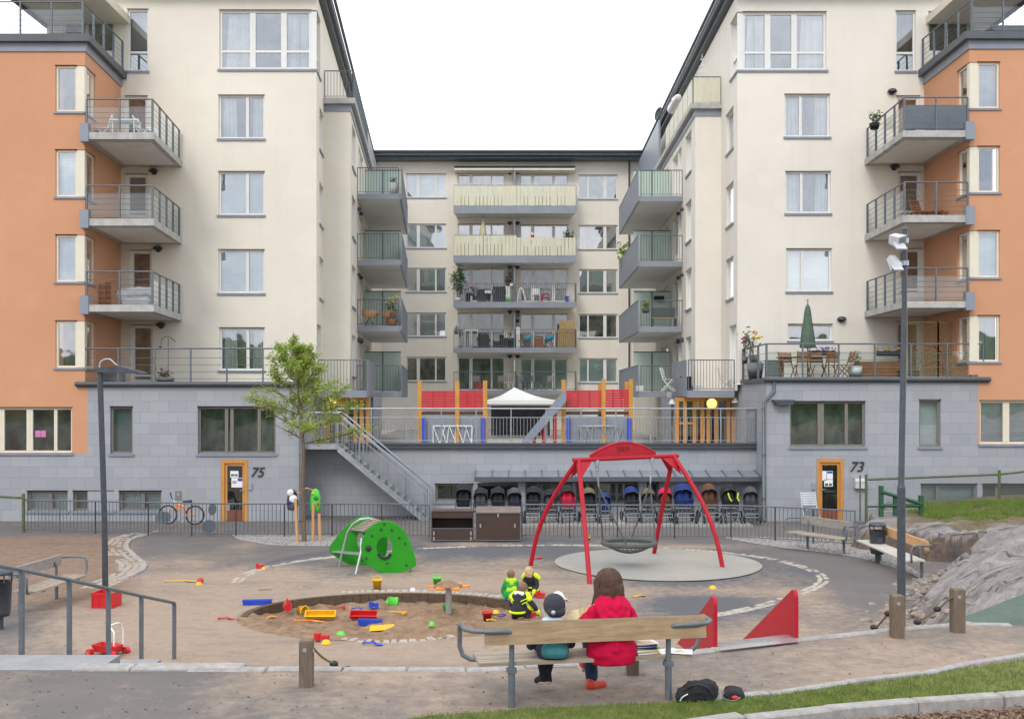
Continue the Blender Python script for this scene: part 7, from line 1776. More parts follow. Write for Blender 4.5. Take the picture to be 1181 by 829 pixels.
toy('toy_shovel','blue shovel on the paving in front of the sandpit','shovel','blue',lambda q: shovel(q,.26),430,743,-.3)
toy('toy_shovel','red shovel on the paving left of the sandpit','shovel','redp',lambda q: shovel(q,.22),261,714,-.0)
toy('toy_shovel','long yellow shovel lying left of the playground ring','shovel','yellow',lambda q: shovel(q,.62),210,671,.05)
toy('toy_shovel','yellow shovel lying between the sandpit and the bench','shovel','yellow',lambda q: shovel(q,.24),537,723,2.8)
toy('toy_rake','yellow rake in the sand right of the green bucket','rake','yellow',lambda q: rake(q,.34),455,704,-.35,.02)
toy('toy_rake','small red rake in the upper part of the sandpit','rake','redp',lambda q: rake(q,.14),391,700,.3,.03)
toy('toy_shovel','small blue shovel in the middle of the sandpit','shovel','blue',lambda q: shovel(q,.20),413,701,.1,.03)
toy('toy_truck','small blue and white toy truck in the sandpit','toy truck','blue',lambda q: truck(q,.15),431,702,.3,.02)
toy('sand_mould','green sand mould at the front rim of the sandpit','sand mould','greenp',lambda q: mould(q,.07),393,729,.3)
toy('sand_mould','lime sand mould near the right front of the sandpit','sand mould','greenp',lambda q: mould(q,.05),498,723,.8,.03)
toy('toy_rake','pale red rake beside the lime sand mould','rake','redp',lambda q: rake(q,.20),495,729,.4)
toy('toy_truck','red and yellow toy truck on the paving before the sandpit','toy truck','redp',lambda q: truck(q,.20),371,739,-.2)
toy('sand_mould','yellow mould resting against the red and yellow truck','sand mould','yellow',lambda q: mould(q,.07),376,742,.3)
toy('toy_truck','small red toy truck on the left part of the stone ring','toy truck','redp',lambda q: truck(q,.16),300,656,.2)
toy('sand_mould','yellow mould beside the small red truck on the ring','sand mould','yellow',lambda q: mould(q,.045),304,656.5,.2)
toy('toy_ball','red and white ball near the long yellow shovel','ball','redp',lambda q: q.ball((0,0,.05),.06),231,672.5)
toy('sand_mould','pale mould leaning on the red and white ball','sand mould','yellow',lambda q: mould(q,.06),229.5,674,.4)
toy('stick','brown stick lying left of the play shelter','stick','boardw',lambda q: q.tube([(-.11,0,.012),(.12,.02,.014)],.012,6),305,680,.1)
toy('sand_mould','white shell mould above the sandpit','sand mould','bwhite',lambda q: mould(q,.05),476,681,.2)
toy('sand_mould','yellow mould lying on the asphalt right of the swing','sand mould','yellow',lambda q: mould(q,.07),822,678.5,.5)
toy('toy_bucket','tiny yellow bucket on the asphalt behind the swing','bucket','yellow',lambda q: bucket(q,.05,.08),678.5,623)
toy('toy_rake','small red rake beside the left foot of the swing','rake','redp',lambda q: rake(q,.18),619,645,.8)
toy('toy_truck','small red toy car in front of the kneeling fair-haired child','toy truck','redp',lambda q: truck(q,.15),623,689,.1)
toy('toy_truck','small red toy car under the hand of the child in the black overall','toy truck','redp',lambda q: truck(q,.13),612,712,.1)
toy('toy_bucket','bright green bucket between the children and the sandpit','bucket','greenp',lambda q: bucket(q,.08,.13,.7),577,697,.3)
toy('sand_mould','yellow mould left of the children','sand mould','yellow',lambda q: mould(q,.06),572,705,.3,.03)
toy('toy_shovel','blue shovel beside the children in the sand','shovel','blue',lambda q: shovel(q,.22),579,709,1.2,.03)
toy('toy_shovel','small yellow shovel right of the red bucket','shovel','yellow',lambda q: shovel(q,.14),567,716,.2,.02)
toy('toy_shovel','yellow stick shovel right of the woman','shovel','yellow',lambda q: shovel(q,.22),738,688,.6)
# crate and wagon
g = ground_pt(118, 701); s_ = g.y/F; o = thing('plastic_crate', 'red plastic crate standing beside the foot of the left lamp post', 'crate', g)
W_, Dp, H_ = 25*s_, .36, 17.5*s_; mm = rotm(-.10)
def bxx(q, x0,x1,y0,y1,z0,z1): 
    n = len(q.v); q.box(x0,x1,y0,y1,z0,z1); q.v[n:] = [tuple(g+mm @ Vector(v)) for v in q.v[n:]]
q = MB(); t = .015; bxx(q,-W_/2,W_/2,0,t,0,H_); bxx(q,-W_/2,W_/2,Dp-t,Dp,0,H_*.74); bxx(q,-W_/2,-W_/2+.12,Dp-t,Dp,H_*.74,H_); bxx(q,W_/2-.12,W_/2,Dp-t,Dp,H_*.74,H_); bxx(q,-W_/2,-W_/2+t,t,Dp-t,0,H_); bxx(q,W_/2-t,W_/2,t,Dp-t,0,H_); bxx(q,-W_/2+t,W_/2-t,t,Dp-t,0,.02); part('crate_body', q, MAT['redp'], o)
q = MB(); bxx(q,-W_/2-.012,W_/2+.012,-.012,-.001,H_*.80,H_+.002); bxx(q,-W_/2-.012,W_/2+.012,-.010,-.001,0,.03)
for k in range(4): bxx(q,-W_/2+W_*k/3-.008,-W_/2+W_*k/3+.008,-.011,-.001,.03,H_*.8)
part('crate_rim', q, MAT['redp'], o)
g = ground_pt(124, 757); s_ = g.y/F; o = thing('toy_wagon', 'red toy wagon with a white push handle by the steps', 'toy wagon', g)
def wp(a, b, dn=0): return P(90+a/8.726, 670+b/8.726, g.y+dn)
q = MB(); A_ = [wp(130,640,.0), wp(372,660,-.15), wp(462,628,.25), wp(235,603,.42)]; Bt = [wp(165,712,.02), wp(365,728,-.1), wp(440,700,.2), wp(245,680,.38)]
inn = [A_[i].lerp((A_[0]+A_[1]+A_[2]+A_[3])/4, .10) for i in range(4)]; inb = [Bt[i].lerp((Bt[0]+Bt[1]+Bt[2]+Bt[3])/4, .12)+Vector((0,0,.015)) for i in range(4)]
q.add(A_+Bt+inn+inb, [(4,5,6,7),(0,1,5,4),(1,2,6,5),(2,3,7,6),(3,0,4,7),(0,1,9,8),(1,2,10,9),(2,3,11,10),(3,0,8,11),(8,9,13,12),(9,10,14,13),(10,11,15,14),(11,8,12,15),(12,13,14,15)]); part('wagon_body', q, MAT['redp'], o)
for a, b, dn, r in ((112,722,0,4.6),(332,742,-.15,4.8),(478,698,.25,4.8)):
    q = MB(); c = wp(a, b, dn); rr = r*s_; q.tube([c+Vector((-.01,-.02,0)), c+Vector((.02,.035,0))], rr, 18); w_ = part('wheel', q, MAT['redp'], o); q = MB(); q.tube([c+Vector((-.014,-.026,0)), c+Vector((-.01,-.02,0))], rr*.62, 16); part('hub_cap', q, M('pale_red_hub', (.62,.12,.10), .5) if 'pale_red_hub' not in bpy.data.materials else bpy.data.materials['pale_red_hub'], w_)
q = MB(); q.tube(smooth_path([wp(360,650,-.1),wp(362,530,-.08),wp(352,500,-.05),wp(332,470,0),wp(338,440,.0),wp(405,420,.1),wp(430,440,.2),wp(452,490,.22),wp(452,640,.22)],4), .012, 8); part('push_handle', q, MAT['bwhite'], o)
# ------------------------------------------------------------------ courtyard playhouses, tent, slide
def playhouse(lab, posts, backs, red, yb, D):
    o = thing('playhouse', lab, 'playhouse', (X(posts[0][0],D), D, .86))
    for px, yt in posts: q = MB(); x = X(px,D); q.box(x-.08,x+.08,D-.08,D+.08,.86,Z(yt,D)); q.box(x-.085,x+.085,D-.085,D+.085,Z(yt,D),Z(yt,D)+.04); part('post', q, MAT['yellowpost'], o)
    for px, yt in backs: q = MB(); x = X(px,D+2.2); q.box(x-.08,x+.08,D+2.12,D+2.28,.86,Z(yt,D+2.2)); part('post', q, MAT['yellowpost'], o)
    for (a, b, yt, yb_) in red:
        x0, x1 = X(a,D), X(b,D); z0, z1 = Z(yb_,D), Z(yt,D)
        q = MB(); n_ = 8
        for k in range(n_): q.box(x0, x1, D-.05, D-.02-(k%2)*.004, z0+(z1-z0)*k/n_, z0+(z1-z0)*(k+.9)/n_)
        for t in (0, .33, .66, 1): q.box(x0+(x1-x0)*t-.03, x0+(x1-x0)*t+.03, D-.02, D+.01, z0, z1)
        part('red_wall', q, MAT['redwood'], o)
    xa, xb_ = X(red[0][0],D), X(red[-1][1],D)
    q = MB(); q.box(xa+.05, xb_-.05, D+.02, D+.06, .87, Z(yb,D)); part('grey_wall', q, MAT['zinc'], o)
    q = MB(); q.box(xa, xb_, D+.0, D+2.2, Z(475,D)-.1, Z(475,D)); part('platform', q, MAT['board'], o)
    for px in (posts[0][0]+5, posts[-1][0]-2.5 if len(posts) > 2 else posts[-1][0]-4): q = MB(); x = X(px,D-.05); q.box(x-.07,x+.07,D-.25,D-.12,.86,Z(481,D)); part('blue_post', q, MAT['blue'], o)
    q = MB(); random.seed(3+int(posts[0][0])); fx0, fx1 = xa+.45, xb_-.45 if len(red) > 1 else xb_-.3; fz0, fz1 = .98, Z(491,D)
    q.tube([(fx0,D-.1,fz0),(fx0,D-.1,fz1),(fx1,D-.1,fz1),(fx1,D-.1,fz0)], .03, 6)
    x = fx0
    while x < fx1-.25: q.tube([(x,D-.1,fz1),(x+U(.1,.35),D-.12,fz0)], .02, 5); q.tube([(x+.2,D-.11,fz0),(x+U(.2,.5),D-.12,fz1)], .018, 5); x += .3
    part('white_frame', q, MAT['bwhite'] if posts[0][0] < 500 else MAT['galv'], o)
playhouse('left red playhouse on yellow posts, with a zigzag white frame below, on the raised courtyard', [(484,440),(527.5,440.5),(559.5,440)], [], [(486,527,450.5,472.5),(529,558,450.5,472.5)], 480, 40.5)
playhouse('right red playhouse on yellow posts, with the slide leading up to it', [(650,439),(696,438.5),(727.5,438.5)], [(692,443),(722.5,440)], [(653,694,450,471.5),(698,726,449,472)], 480, 40.5)
q = MB(); xa, xb_ = X(652,40.6), X(602,40.0); za, zb_ = Z(456,40.5), .95
o = thing('playhouse_slide', 'grey metal slide running down from the right playhouse to the left', 'slide', (xb_, 40.2, .86))
for dz, nm, th in ((0,'slide_bed',.02),):
    q = MB(); q.add([(xa,39.9,za),(xb_,39.9,zb_),(xb_,40.5,zb_),(xa,40.5,za),(xa,39.9,za-.05),(xb_,39.9,zb_-.05),(xb_,40.5,zb_-.05),(xa,40.5,za-.05)], [(0,1,2,3),(4,5,6,7),(0,1,5,4),(2,3,7,6)]); part(nm, q, MAT['galv'], o)
for y in (39.85, 40.52): q = MB(); q.add([(xa,y,za+.28),(xb_,y,zb_+.28),(xb_,y,zb_-.10),(xa,y,za-.22),(xa,y+.03,za+.28),(xb_,y+.03,zb_+.28),(xb_,y+.03,zb_-.10),(xa,y+.03,za-.22)], [(0,1,2,3),(4,5,6,7),(0,1,5,4),(2,3,7,6),(0,3,7,4),(1,2,6,5)]); part('side_wall', q, MAT['sill'], o)
for k, t in enumerate((.25,.5,.72)): q = MB(); x = xa+(xb_-xa)*t; q.tube([(x,40.2,.86),(x,40.2,za+(zb_-za)*t-.1)], .07, 8); part('support', q, MAT['redp'], o)
for k in range(5): q = MB(); x = X(645-k*9,41); q.box(x-.12,x+.12,40.9,41.1,Z(470+k*8,41)-.1,Z(470+k*8,41)); part('step_block', q, MAT['redp'], o)
Dt = 52.0; o = thing('party_tent', 'white peaked party tent on the raised courtyard', 'tent', (X(597,Dt), Dt, .86))
xl_, xr_, pk = X(560,Dt), X(642,Dt), Vector((X(593,Dt+1.6), Dt+1.6, Z(446.5,Dt+1.6))); ze_, zv = Z(461.5,Dt), Z(466,Dt)
q = MB(); cn = [(xl_,Dt,ze_),(xr_,Dt,ze_),(xr_,Dt+3.4,ze_),(xl_,Dt+3.4,ze_)]
vs = [tuple(pk)]; fs = []; k = 9
for r in range(1, k+1):
    t = r/k
    for c_ in range(4):
        a, b = Vector(cn[c_]), Vector(cn[(c_+1)%4])
        for j in range(6): e_ = a.lerp(b, j/6); p = pk.lerp(e_, t); p.z -= .10*math.sin(math.pi*t); vs.append(tuple(p))
n_ = 24
fs = [(0, 1+j, 1+(j+1)%n_) for j in range(n_)]+[(1+(r-1)*n_+j, 1+r*n_+j, 1+r*n_+(j+1)%n_, 1+(r-1)*n_+(j+1)%n_) for r in range(1, k) for j in range(n_)]
q.add(vs, fs, True); part('tent_roof', q, MAT['tent'], o)
q = MB(); q.box(xl_,xr_,Dt-.01,Dt+.0,zv,ze_); q.box(xl_,xl_+.01,Dt,Dt+3.4,zv,ze_); q.box(xr_-.01,xr_,Dt,Dt+3.4,zv,ze_); part('valance', q, MAT['tent'], o)
for x in (xl_+.04, xr_-.04):
    for y in (Dt+.04, Dt+3.36): q = MB(); q.tube([(x,y,.86),(x,y,ze_)], .03, 6); part('pole', q, MAT['mailbox'], o)
q = MB(); q.box(xl_+.2,xr_-.2,Dt+3.5,Dt+3.52,.9,ze_-.3); part('side_curtain', q, MAT['greyc'], o)
# ------------------------------------------------------------------ furniture and plants on balconies
def folding_chair(name, mt):
    o = proto(name)
    for s_ in (-1, 1): q = MB(); q.tube([(s_*.22,-.22,0),(s_*.22,.16,.45),(s_*.22,.30,.92)], .018, 5); q.tube([(s_*.20,.26,0),(s_*.20,-.20,.45)], .018, 5); part('leg', q, mt, o)
    q = MB()
    for k in range(6): q.box(-.22,.22,-.20+k*.068,-.145+k*.068,.445,.462)
    part('seat', q, mt, o)
    q = MB()
    for k in range(6): z = .56+k*.062; y = .175+k*.024; q.obox((0,y,z), .20, .008, .024, Matrix.Rotation(-.33,3,'X'))
    part('backrest', q, mt, o)
    q = MB()
    for s_ in (-1, 1): q.box(s_*.25-.025, s_*.25+.025, -.18,.24,.64,.665)
    part('armrest', q, mt, o) if 'arm' in name else None
    return o
def table(name, mt, w=.9, d=.6, h=.72):
    o = proto(name); q = MB(); n_ = 6
    for k in range(n_): q.box(-w/2, w/2, -d/2+d*k/n_, -d/2+d*(k+.86)/n_, h-.03, h)
    part('table_top', q, mt, o)
    for sx in (-1,1):
        for sy in (-1,1): q = MB(); q.tube([(sx*(w/2-.08),sy*(d/2-.06),0),(sx*(w/2-.1),sy*(d/2-.08),h-.03)], .022, 5); part('leg', q, mt, o)
    return o
def wicker(name, mt):
    o = proto(name); q = MB(); q.box(-.3,.3,-.3,.3,.05,.42); part('seat', q, mt, o); q = MB(); q.box(-.3,.3,.22,.30,.43,.82); part('backrest', q, mt, o)
    for s_ in (-1,1): q = MB(); q.box(s_*.3-.04,s_*.3+.04,-.3,.22,.43,.62); part('armrest', q, mt, o)
    for sx in (-1,1):
        for sy in (-1,1): q = MB(); q.box(sx*.26-.02,sx*.26+.02,sy*.26-.02,sy*.26+.02,0,.05); part('leg', q, mt, o)
    return o
MAT['wickerm'] = M('dark_wicker', (.035,.038,.045), .7, var=.3, scale=30)
c_white = folding_chair('garden_chair', MAT['bwhite']); c_teak = folding_chair('garden_chair', MAT['teak']); c_dark = folding_chair('garden_chair', MAT['steeld']); c_grey = folding_chair('garden_chair', MAT['boardg'])
t_white = table('garden_table', MAT['bwhite']); t_teak = table('garden_table', MAT['teak'], 1.9, .8, .74); t_small = table('balcony_table', MAT['boardo'], .6, .5, .6); wick = wicker('wicker_armchair', MAT['wickerm'])
def zat(f): return f
SL = [Z(153,34.6), Z(252.5,34.6), Z(351.5,34.6)]; SR = [Z(151,34.6), Z(248.5,34.6), Z(347.5,34.6)]
def pc(proto_, px, D, z, rz, lab, cat='chair', sc=1): return place(proto_, (X(px,D), D, z), rz, lab, cat, None, sc)
pc(c_white,119,36,SL[0],-1.3,'white slatted folding chair left of the table on the topmost left glass balcony')
pc(c_white,166,36.2,SL[0],1.5,'white slatted folding chair right of the table on the topmost left glass balcony')
pc(c_white,178,37.3,SL[0],.4,'white folding chair at the back corner of the topmost left glass balcony')
pc(t_white,145,36,SL[0],0,'white slatted table on the topmost left glass balcony','table')
pc(c_white,771,41.6,3.1,1.2,'white reclining chair behind the grey screen on the lower right wing terrace')
pc(c_white,836,40.2,3.1,1.3,'tall white and brown folding chair on the lower right wing terrace')
for i,(px,rz,l) in enumerate(((908,.1,'leftmost'),(926,-.1,'second'),(944,.1,'third'),(957,.15,'fourth'))): pc(c_teak,px,36.4+.0*i,3.5,rz+math.pi*(i%2),'%s brown folding chair from the left at the long table on the right terrace' % l)
pc(c_teak,974,36.2,3.5,-1.5,'brown folding chair turned sideways right of the long terrace table')
pc(t_teak,930,36.6,3.5,0,'long brown wooden table under the closed green parasol','table')
pc(t_teak,1076,37.2,SR[1],0,'brown wooden table on the second glass balcony at right','table',.75)
pc(c_teak,1062,36.6,SR[1],.5,'brown wooden chair at left on the second glass balcony at right')
pc(c_teak,1098,36.6,SR[1],-.5,'brown wooden chair at right on the second glass balcony at right')
# left middle balcony: wooden rack and covered bench
q = MB(); x0,x1 = X(109,36.2), X(128,36.2); D=36.2; z=SL[2]
for k in range(9): q.box(x0,x1,D,D+.02,z+.1+k*.085,z+.15+k*.085)
for x in (x0,x1-.1,(x0+x1)/2+.08): q.box(x,x+.08,D+.021,D+.05,z,z+.9)
single('wooden_rack', q, MAT['teak'], 'brown slatted wooden rack on the lowest left glass balcony', 'rack', None, (x0,D,z))
q = MB(); q.cap((X(143,36.2),36.3,z+.45),(X(172,36.2),36.3,z+.50),.28,.25); q.cap((X(148,36.2),36.2,z+.2),(X(170,36.2),36.2,z+.2),.2,.2); q = fuse(q,.03,2); jitter(q,.05,4); single('covered_bench', q, MAT['greyc'] if False else M('grey_cover_sheet',(.34,.35,.36),.8,var=.15), 'bench under a light grey cover on the lowest left glass balcony', 'covered bench', None, (X(158,36.2),36.2,z))
# parasols
def parasol(px, D, z, yt, yb, w, mt, lab):
    o = thing('parasol', lab, 'parasol', (X(px,D), D, z)); x = X(px,D); zt_, zb_ = Z(yt,D), Z(yb,D); r = w*D/F/2
    q = MB(); q.tube([(x,D,z),(x,D,zt_+.1)], .022, 8); q.ball((x,D,zt_+.12), .035); part('pole', q, MAT['boardw'], o)
    q = MB(); vs = []; n_ = 24; H_ = zt_-zb_
    prof = [(.03,1.0),(.25,.93),(.36,.84),(.40,.80),(.52,.6),(.75,.3),(1.0,.02),(.9,0),(.3,.03)]
    for rr, t in prof:
        for k in range(n_): a = 2*math.pi*k/n_; q_ = r*rr*(1+.13*(k%3==0)*(1 if rr < .95 else .4)-.10*(k%3==1)); vs.append((x+q_*math.cos(a), D+q_*math.sin(a), zb_+H_*t))
    q.add(vs, [(j*n_+k,j*n_+(k+1)%n_,(j+1)*n_+(k+1)%n_,(j+1)*n_+k) for j in range(len(prof)-1) for k in range(n_)], True); part('folded_canopy', q, MAT[mt], o)
parasol(931.5, 36.9, 3.5, 350, 401, 18, 'fabricg', 'closed green parasol standing at the long table on the right terrace')
parasol(557, 65.9, Z(295,65.2), 252, 273, 8.5, 'fabricc', 'closed cream parasol on the second balcony of the rear building')
# plants
def plant(name, lab, px, D, z, pot_r, pot_h, potm, h, spread, n, sz=.05, leafm='leafd', cat='plant', flowers=None, stems=5):
    x = X(px,D); o = thing(name, lab, cat, (x,D,z)); q = MB(); q.lathe([(.002,.004),(pot_r*.75,.004),(pot_r*.75,0),(pot_r,pot_h),(pot_r*.9,pot_h),(pot_r*.85,pot_h*.85),(.002,pot_h*.85)], (x,D,z), 16); part('pot', q, MAT[potm], o)
    q = MB(); L = MB()
    for k in range(stems):
        a = U(0,6.28); e_ = Vector((x+spread*.7*math.cos(a)*U(.2,1), D+spread*.5*math.sin(a), z+pot_h+h*U(.6,1))); b = Vector((x,D,z+pot_h*.8)); q.tube([b, b.lerp(e_,.5)+Vector((0,0,h*.08)), e_], .010, 4)
        for t in (.45,.65,.85,1): leafpuff(L, b.lerp(e_,t), max(2, n//(stems*4)), spread*.28, sz)
        if flowers: L2 = MB()
    part('stems', q, MAT['bark'], o); part('leaves', L, MAT[leafm], o)
    if flowers:
        f_ = MB()
        for k in range(12): f_.ball((x+random.gauss(0,spread*.4), D+random.gauss(0,spread*.4), z+pot_h+h*U(.7,1.1)), .05,.05,.04,6,4)
        part('flowers', f_, MAT[flowers], o)['kind'] = 'stuff'
    return o
MAT['leafd'] = M('dark_foliage', (.05,.12,.03), .6, var=.5, scale=6); MAT['pinkf'] = M('pink_petals', (.60,.06,.35), .7); MAT['purplef'] = M('purple_petals', (.22,.12,.55), .7); MAT['yellowf'] = M('yellow_petals', (.8,.5,.03), .7); MAT['whitepot'] = MAT['bwhite']; MAT['greypot'] = M('grey_stone_pot', (.16,.17,.17), .8)
FLa = FL
plant('potted_shrub','tall leafy shrub in a white pot at the left end of the third rear balcony',527.5,65.8,Z(349,65.2)+.0,.22,.35,'whitepot',2.0,.55,420,.09)
plant('potted_flower','pink flowering pot plant on the third rear balcony',545,65.7,Z(349,65.2)+.45,.18,.25,'greypot',.3,.25,60,.05,'leafd','plant','pinkf')
plant('potted_shrub','slender green climber beside the middle screen of the third rear balcony',589.5,65.7,Z(349,65.2)+.9,.15,.3,'whitepot',1.0,.25,160,.07)
plant('potted_flower','pink flowers in a dark pot on a white stand on the third rear balcony',585.5,65.6,Z(349,65.2)+1.1,.16,.3,'cloth_black',.25,.2,40,.05,'leafd','plant','pinkf')
plant('potted_palm','spiky green palm at the right end of the second rear balcony',656.5,65.8,Z(301,65.2)+.9,.16,.2,'terracotta',.65,.45,180,.10)
plant('potted_shrub','small plant on a shelf at the middle screen of the fourth rear balcony',597,65.7,Z(401.5,65.2)+1.6,.13,.2,'cloth_black',.5,.18,70,.06)
plant('potted_shrub','leafy shrub and yellow flower on the third left wing balcony',453,45.6,FL[2],.22,.3,'terracotta',.95,.35,150,.06,'leafd','plant','yellowf')
plant('potted_shrub','brown heather in a tall white planter on the topmost left wing balcony',454,45.4,FL[0],.2,.55,'whitepot',.22,.2,90,.05,'soil')
plant('potted_shrub','broad-leaved plant reaching over the second right wing balcony rail',720.5,53.0,FL[1]+.5,.18,.3,'greypot',1.1,.42,90,.14,'leaf')
plant('potted_grass','yellow green tuft of grass on the third right wing balcony',744.5,46,FL[2]+.62,.17,.2,'greypot',.3,.25,140,.06,'leaf')
plant('potted_flower','yellow and purple flowers in a hanging pot at the left rail of the right terrace',869,37.6,3.5+.55,.18,.3,'greypot',.75,.42,150,.06,'leafd','plant','yellowf')
plant('potted_shrub','low plant in a large grey pot below the flowers on the right terrace',871,37.0,3.5,.30,.55,'greypot',.2,.2,30,.05)
plant('potted_flower','red and purple flowers at the corner post of the right terrace',859,38.0,3.5+.55,.12,.25,'greypot',.65,.25,50,.06,'leafd','plant','pinkf')
plant('potted_shrub','small shrub in a white square pot right of the brown chairs on the right terrace',986,36.4,3.5,.25,.42,'whitepot',.5,.28,110,.05)
plant('potted_shrub','olive green plant hanging on the side rail of the topmost right glass balcony',1008.5,36.9,SR[0]+.62,.18,.2,'cloth_black',.35,.28,130,.06)
plant('planter_bowl','brown trailing plant in a shallow bowl on the left terrace edge',190.5,35.3,3.35,.32,.16,'greypot',.18,.32,200,.05,'bark')
plant('potted_shrub','small green potted plant at the left end of the fourth rear balcony',526.5,65.6,Z(402,65.2)+.9,.15,.2,'greypot',.25,.2,70,.05)
plant('potted_shrub','green pot plant between the grey armchairs on the fourth rear balcony',588,65.8,Z(402,65.2)+.5,.14,.2,'greypot',.3,.2,70,.05)
plant('potted_shrub','leafless twiggy pot plant on the right roof terrace beside the glass rail',1120,35.6,Z(57,34.8)+.52,.15,.25,'terracotta',.3,.2,60,.04)
def planter_box(lab, px0, px1, D, z0, h, fl, leafs=True):
    o = thing('planter_box', lab, 'planter', (X((px0+px1)/2,D), D, z0)); q = MB(); a, b = X(px0,D), X(px1,D); q.box(a,b,D,D+.22,z0,z0+h); part('box', q, MAT['cloth_black'], o); L = MB(); f_ = MB()
    for k in range(int((b-a)*16)): x = U(a,b); leafpuff(L,(x,D+.1,z0+h+.03),5,.05,.04); f_.ball((x,D+.1+U(-.08,.08),z0+h+U(.05,.12)), .035,.035,.03,6,4)
    part('leaves', L, MAT['leafd'], o); part('flowers', f_, MAT[fl], o)['kind'] = 'stuff'
planter_box('dark planter box with purple flowers on the right terrace rail', 934, 964, 37.6, 3.5+.83, .17, 'purplef')
planter_box('dark planter box with yellow flowers on the right terrace near the lattice', 1013, 1040, 37.2, 3.5+.80, .16, 'yellowf')
for (a, b, D, z0, h, mt, lab) in ((886,903,36.6,3.5,.6,'greypot','dark grey cushion box left of the long terrace table'),(992,1038,36.8,3.5,.56,'teak','brown wooden storage box behind the right terrace rail'),(1040,1060,36.4,3.5,.25,'board','low dark trough in front of the lattice on the right terrace'),(787,797,40.4,3.12,.50,'cloth_black','black box on the lower right wing terrace'),(800,812,40.2,3.12,.16,'bwhite','flat white box on the lower right wing terrace'),(735,742,44.9+.5,FL[3]+.03,.2,'bwhite','white box at the left end of the lowest right wing balcony')):
    q = MB(); xa, xb_ = X(a,D), X(b,D); q.box(xa,xb_,D,D+.5,z0,z0+h); n_ = 5
    for k in range(n_): q.box(xa-.006,xb_+.006,D-.012,D-.002,z0+h*k/n_+.01,z0+h*(k+.85)/n_)
    q.box(xa-.02,xb_+.02,D-.02,D+.52,z0+h+.002,z0+h+.03); single('storage_box', q, MAT[mt], lab, 'box', None, (xa,D,z0))
# lattice screen on the right terrace
Dl = 36.2; o = thing('lattice_screen', 'tan wooden lattice screen in two panels on the right terrace', 'screen', (X(1084,Dl), Dl, 3.5))
xa, xm, xb_ = X(1046,Dl), X(1082,Dl), X(1119,Dl); z0, z1 = 3.52, Z(370.5,Dl)
for (a, b) in ((xa,xm),(xm,xb_)):
    q = MB(); 
    for xx in (a, b): q.box(xx-.02,xx+.02,Dl-.02,Dl+.02,z0,z1)
    q.box(a,b,Dl-.018,Dl+.018,z1-.05,z1-.002); q.box(a,b,Dl-.018,Dl+.018,z0,z0+.05); fr_ = part('frame', q, MAT['bamboo'], o)
    q = MB(); w, h = b-a-.04, z1-z0; n_ = 26
    for k in range(-n_, n_):
        for sg in (-1, 1):
            x0 = a+.02+k*w/n_*3.2; pts = []
            for t in range(0, 61): 
                x = x0+sg*t*h/60*1.0+(0 if sg > 0 else w); zz = z0+t*h/60
                if a+.02 <= x <= b-.02: pts.append((x, Dl+.008*sg, zz))
            if len(pts) > 1: q.tube([pts[0], pts[-1]], .007, 4, False, False)
    part('lattice', q, MAT['bamboo'], fr_)
q = MB(); q.tube([P(1094,395,36.9),P(1088,415,36.9),P(1086,432,36.9)], .03, 6); q.tube([P(1064,422,36.9),P(1080,417,36.9),P(1090,424,36.9)], .03, 6); q.tube([P(1076,398,36.9),P(1090,410,36.9),P(1100,430,36.9)], .02, 6)
single('pushchair_frame', q, MAT['redp'], 'red folded frame behind the lattice screen', 'folded frame', None, P(1088,430,36.9))
# third left wing balcony: tan chairs; right wing: bench and towel
for px, lab in ((426,'tan rounded shell chair at left on the third left wing balcony'),(449,'tan rounded shell chair at right beside the shrub on the third left wing balcony')):
    D = 45.8; x = X(px,D); z = FL[2]; o = thing('shell_chair', lab, 'chair', (x,D,z)); q = MB(); q.lathe([(.002,.0),(.25,.02),(.30,.10),(.30,.34),(.27,.34),(.25,.05),(.002,.04)], (x,D,z+.38), 16, sx=1, sy=.8); part('shell', q, MAT['boardo'], o); q = MB()
    for a in (.7,2.4,3.9,5.5): q.tube([(x,D,z+.4),(x+.28*math.cos(a),D+.28*math.sin(a),z)], .012, 5)
    part('legs', q, MAT['steeld'], o)
pc(t_small,440,46,FL[2],0,'small low table between the two tan chairs on the third left wing balcony','table')
D = 46.2; o = thing('balcony_bench', 'black slatted bench on the third right wing balcony', 'bench', (X(762,D),D,FL[2])); q = MB()
for k in range(5): q.box(X(751,D),X(779,D),D,D+.02,FL[2]+.42+k*.09,FL[2]+.49+k*.09)
part('backrest', q, MAT['steeld'], o); q = MB(); q.box(X(751,D),X(779,D),D-.4,D,FL[2]+.38,FL[2]+.415); part('seat', q, MAT['bamboo'], o)
for px in (752,778): q = MB(); q.box(X(px,D)-.03,X(px,D)+.03,D-.38,D+.02,FL[2],FL[2]+.38); part('leg', q, MAT['steeld'], o)
q = MB(); q.box(X(754.5,48.6),X(766,48.6),48.6,48.7,FL[2]+1.36,FL[2]+1.6); single('wall_heater', q, MAT['cloth_black'], 'dark box hung on the frosted glass of the third right wing balcony', 'wall box', None, (X(760,48.6),48.6,FL[2]+1.36))
